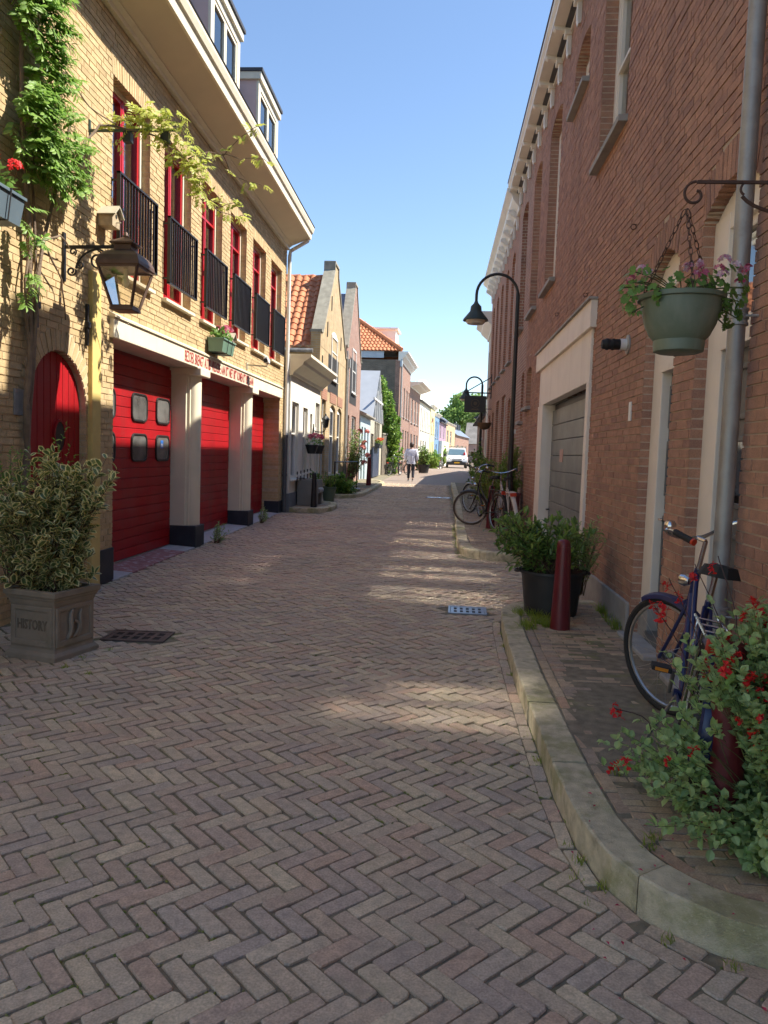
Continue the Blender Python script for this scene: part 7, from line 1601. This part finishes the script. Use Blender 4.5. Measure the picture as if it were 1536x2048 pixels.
def tree(label, x, y, h, r_, m, n=260, sz=.85):
    t = thing('tree', label, 'tree', (x, y, gz(y)), 'trees at the end of the street'); q = MB(); q.tube([(x, y, 0), (x+.2, y, h*.35), (x, y, h*.7), (x, y, h*.95)], [.45, .36, .2, .05], 8)
    lv = []; random.seed(int(x*10)+7)
    for i in range(26):
        v = rvec(); v.z = v.z*.85; c = Vector((x, y, h*.62)) + Vector((v.x*r_, v.y*r_, v.z*h*.36))*random.uniform(.3, 1.0)
        q.tube(bez((x, y, h*random.uniform(.25, .6)), Vector((x, y, c.z)).lerp(c, .4), c, c, 5), [.12, .1, .08, .06, .04, .02], 5)
        rr = random.uniform(.9, 1.8)*r_/4
        for k in range(n):
            w_ = rvec()*rr*random.random()**.4; p = c + w_; lv.append((p, rvec()+Vector((0, 0, -.2)), Vector((0, 0, 1))+rvec()*.7, sz*random.uniform(.5, 1.1), sz*.6))
    q.build('trunk', G['bark'], t, smooth=True); b = MB()
    for (p, d, up, L, W) in lv: b.leaf(p, d, up, L, W, .2, random.random(), .1)
    b.build('crown', m, t, kind='stuff')
G['pale_tree'] = leafmat('pale_tree_leaf', [(.16,.24,.07),(.22,.30,.09),(.12,.19,.05)], .35, .5)
tree('tall rounded green tree above the roofs at the end of the street', 4.6, 178, 17.5, 6.2, G['hazy_tree_leaf'], 300, .8); tree('lighter green tree to the right at the end of the street', 10.2, 168, 14.0, 5.4, G['pale_tree'], 280, .75); tree('low pale tree just above the barn roof', 6.8, 146, 9.0, 3.2, G['pale_tree'], 220, .6)
# grass tufts and moss in the joints, fallen petals
random.seed(5)
def blades(b, x, y, z, n, h, sp):
    for k in range(n):
        a = random.uniform(0, 6.28); r_ = sp*random.random()**.5; p = Vector((x+r_*math.cos(a), y+r_*math.sin(a), z)); d = Vector((random.gauss(0, .35), random.gauss(0, .35), 1)).normalized(); L = h*random.uniform(.5, 1.15)
        sd = d.orthogonal().normalized()*.0022*(1+h*4); m_ = p + d*L*.55; e = p + d*L + Vector((d.x, d.y, -.25))*L*.3
        b.add([tuple(p-sd), tuple(p+sd), tuple(m_+sd*.7), tuple(m_-sd*.7), tuple(e)], [(0,1,2,3), (3,2,4)], random.random())
g = MB()
for i in range(40): x = random.uniform(.74, 1.02); y = random.uniform(6.3, 7.0); blades(g, x, y, gz(y)+KH-.01, 16, .10, .04)
for i in range(14): y = random.uniform(6.4, 7.4); blades(g, 1.555+random.uniform(-.04, .01), y, gz(y)+KH-.01, 14, .12, .035)
for (x, y) in ((.60, 2.93), (.655, 2.75), (.62, 3.25), (.86, 3.5), (.835, 2.83), (.88, 2.9), (.60, 4.6), (.57, 6.2), (.575, 6.6), (.56, 5.4), (.565, 3.9), (-2.5, 5.25), (-2.42, 5.5), (-2.52, 5.02), (-2.3, 4.9), (.97, 2.35), (1.2, 2.28), (1.4, 2.24), (.80, 2.45)): blades(g, x, y, gz(y)+(KH-.005 if .8 < x and y > 2.6 else -.008), 20, .045, .028)
for i in range(26): y = 2.6+4.6*random.random(); sd = .575-.0*y; blades(g, .572+random.uniform(-.005, .008), y, gz(y)-.008, 6, .022, .03)
for i in range(70):
    y = random.uniform(11.2, 16); blades(g, .33+random.uniform(-.03, .01), y, gz(y)-.008, 5, .05, .04)
g.build('grass', G['grass'], None, kind='stuff', label='grass and weeds growing in the joints and along the kerb', category='grass')
m_ = MB()
for i in range(9000):   # small moss cushions pushed up between the paving bricks
    c = random.choice(BRICKS); X, Y, u, L, W = c[:5]
    if random.random() > 1.25 - Y*.14: continue
    if math.sin(X*2.3+1)*math.sin(Y*1.9+.4) + .5*math.sin(X*5+Y*3) + random.uniform(-.5, .5) < .30: continue
    v = (-u[1], u[0]); lng = random.random() < .72; s_ = random.choice((-1, 1)); t_ = random.uniform(-.5, .5)
    if lng: X += u[0]*t_*L + v[0]*s_*(W+JT)/2; Y += u[1]*t_*L + v[1]*s_*(W+JT)/2; d = u
    else: X += u[0]*s_*(L+JT)/2 + v[0]*t_*W; Y += u[1]*s_*(L+JT)/2 + v[1]*t_*W; d = v
    e = (-d[1], d[0]); ra = random.uniform(.005, .018); rb = random.uniform(.0035, .0065); z = gz(Y)+soft(X, Y)*.6
    vs = [(X+ra*math.cos(t)*d[0]+rb*math.sin(t)*e[0]+random.uniform(-.001, .001), Y+ra*math.cos(t)*d[1]+rb*math.sin(t)*e[1], z-.005) for t in [2*math.pi*j/6 for j in range(6)]]
    m_.add(vs + [(X, Y, z+random.uniform(-.002, .0035))], [(j, (j+1) % 6, 6) for j in range(6)], random.random())
m_.build('moss', G['moss'], None, kind='stuff', label='green moss growing in the joints of the brick road', category='moss')
pt = MB()
for i in range(46):
    y = random.uniform(2.15, 3.4); x = random.uniform(.55, 1.6)
    z = gz(y) + (KH+.003 if (x > .62 and y > 2.55) else .006)
    if abs(kerb_side(x, y)[0]) < .09: z = gz(y)+KH+.006
    elif kerb_side(x, y)[0] > 0: z = gz(y)+.006
    else: z = gz(y)+KH+.004
    a = random.uniform(0, 6.28); s = random.uniform(.006, .012); pt.add([(x+s*math.cos(a), y+s*math.sin(a), z), (x+s*.5*math.cos(a+1.5), y+s*.5*math.sin(a+1.5), z+.004), (x-s*math.cos(a), y-s*math.sin(a), z), (x+s*.5*math.cos(a-1.5), y+s*.5*math.sin(a-1.5), z+.003)], [(0,1,2,3)], random.random())
pt.build('fallen_petals', mat('fallen_petal', [(.50,.02,.08),(.40,.015,.05),(.6,.06,.15)], .7, .1, 40, 0, rnd=True), None, kind='stuff', label='fallen red petals on the kerb and pavement', category='petals')
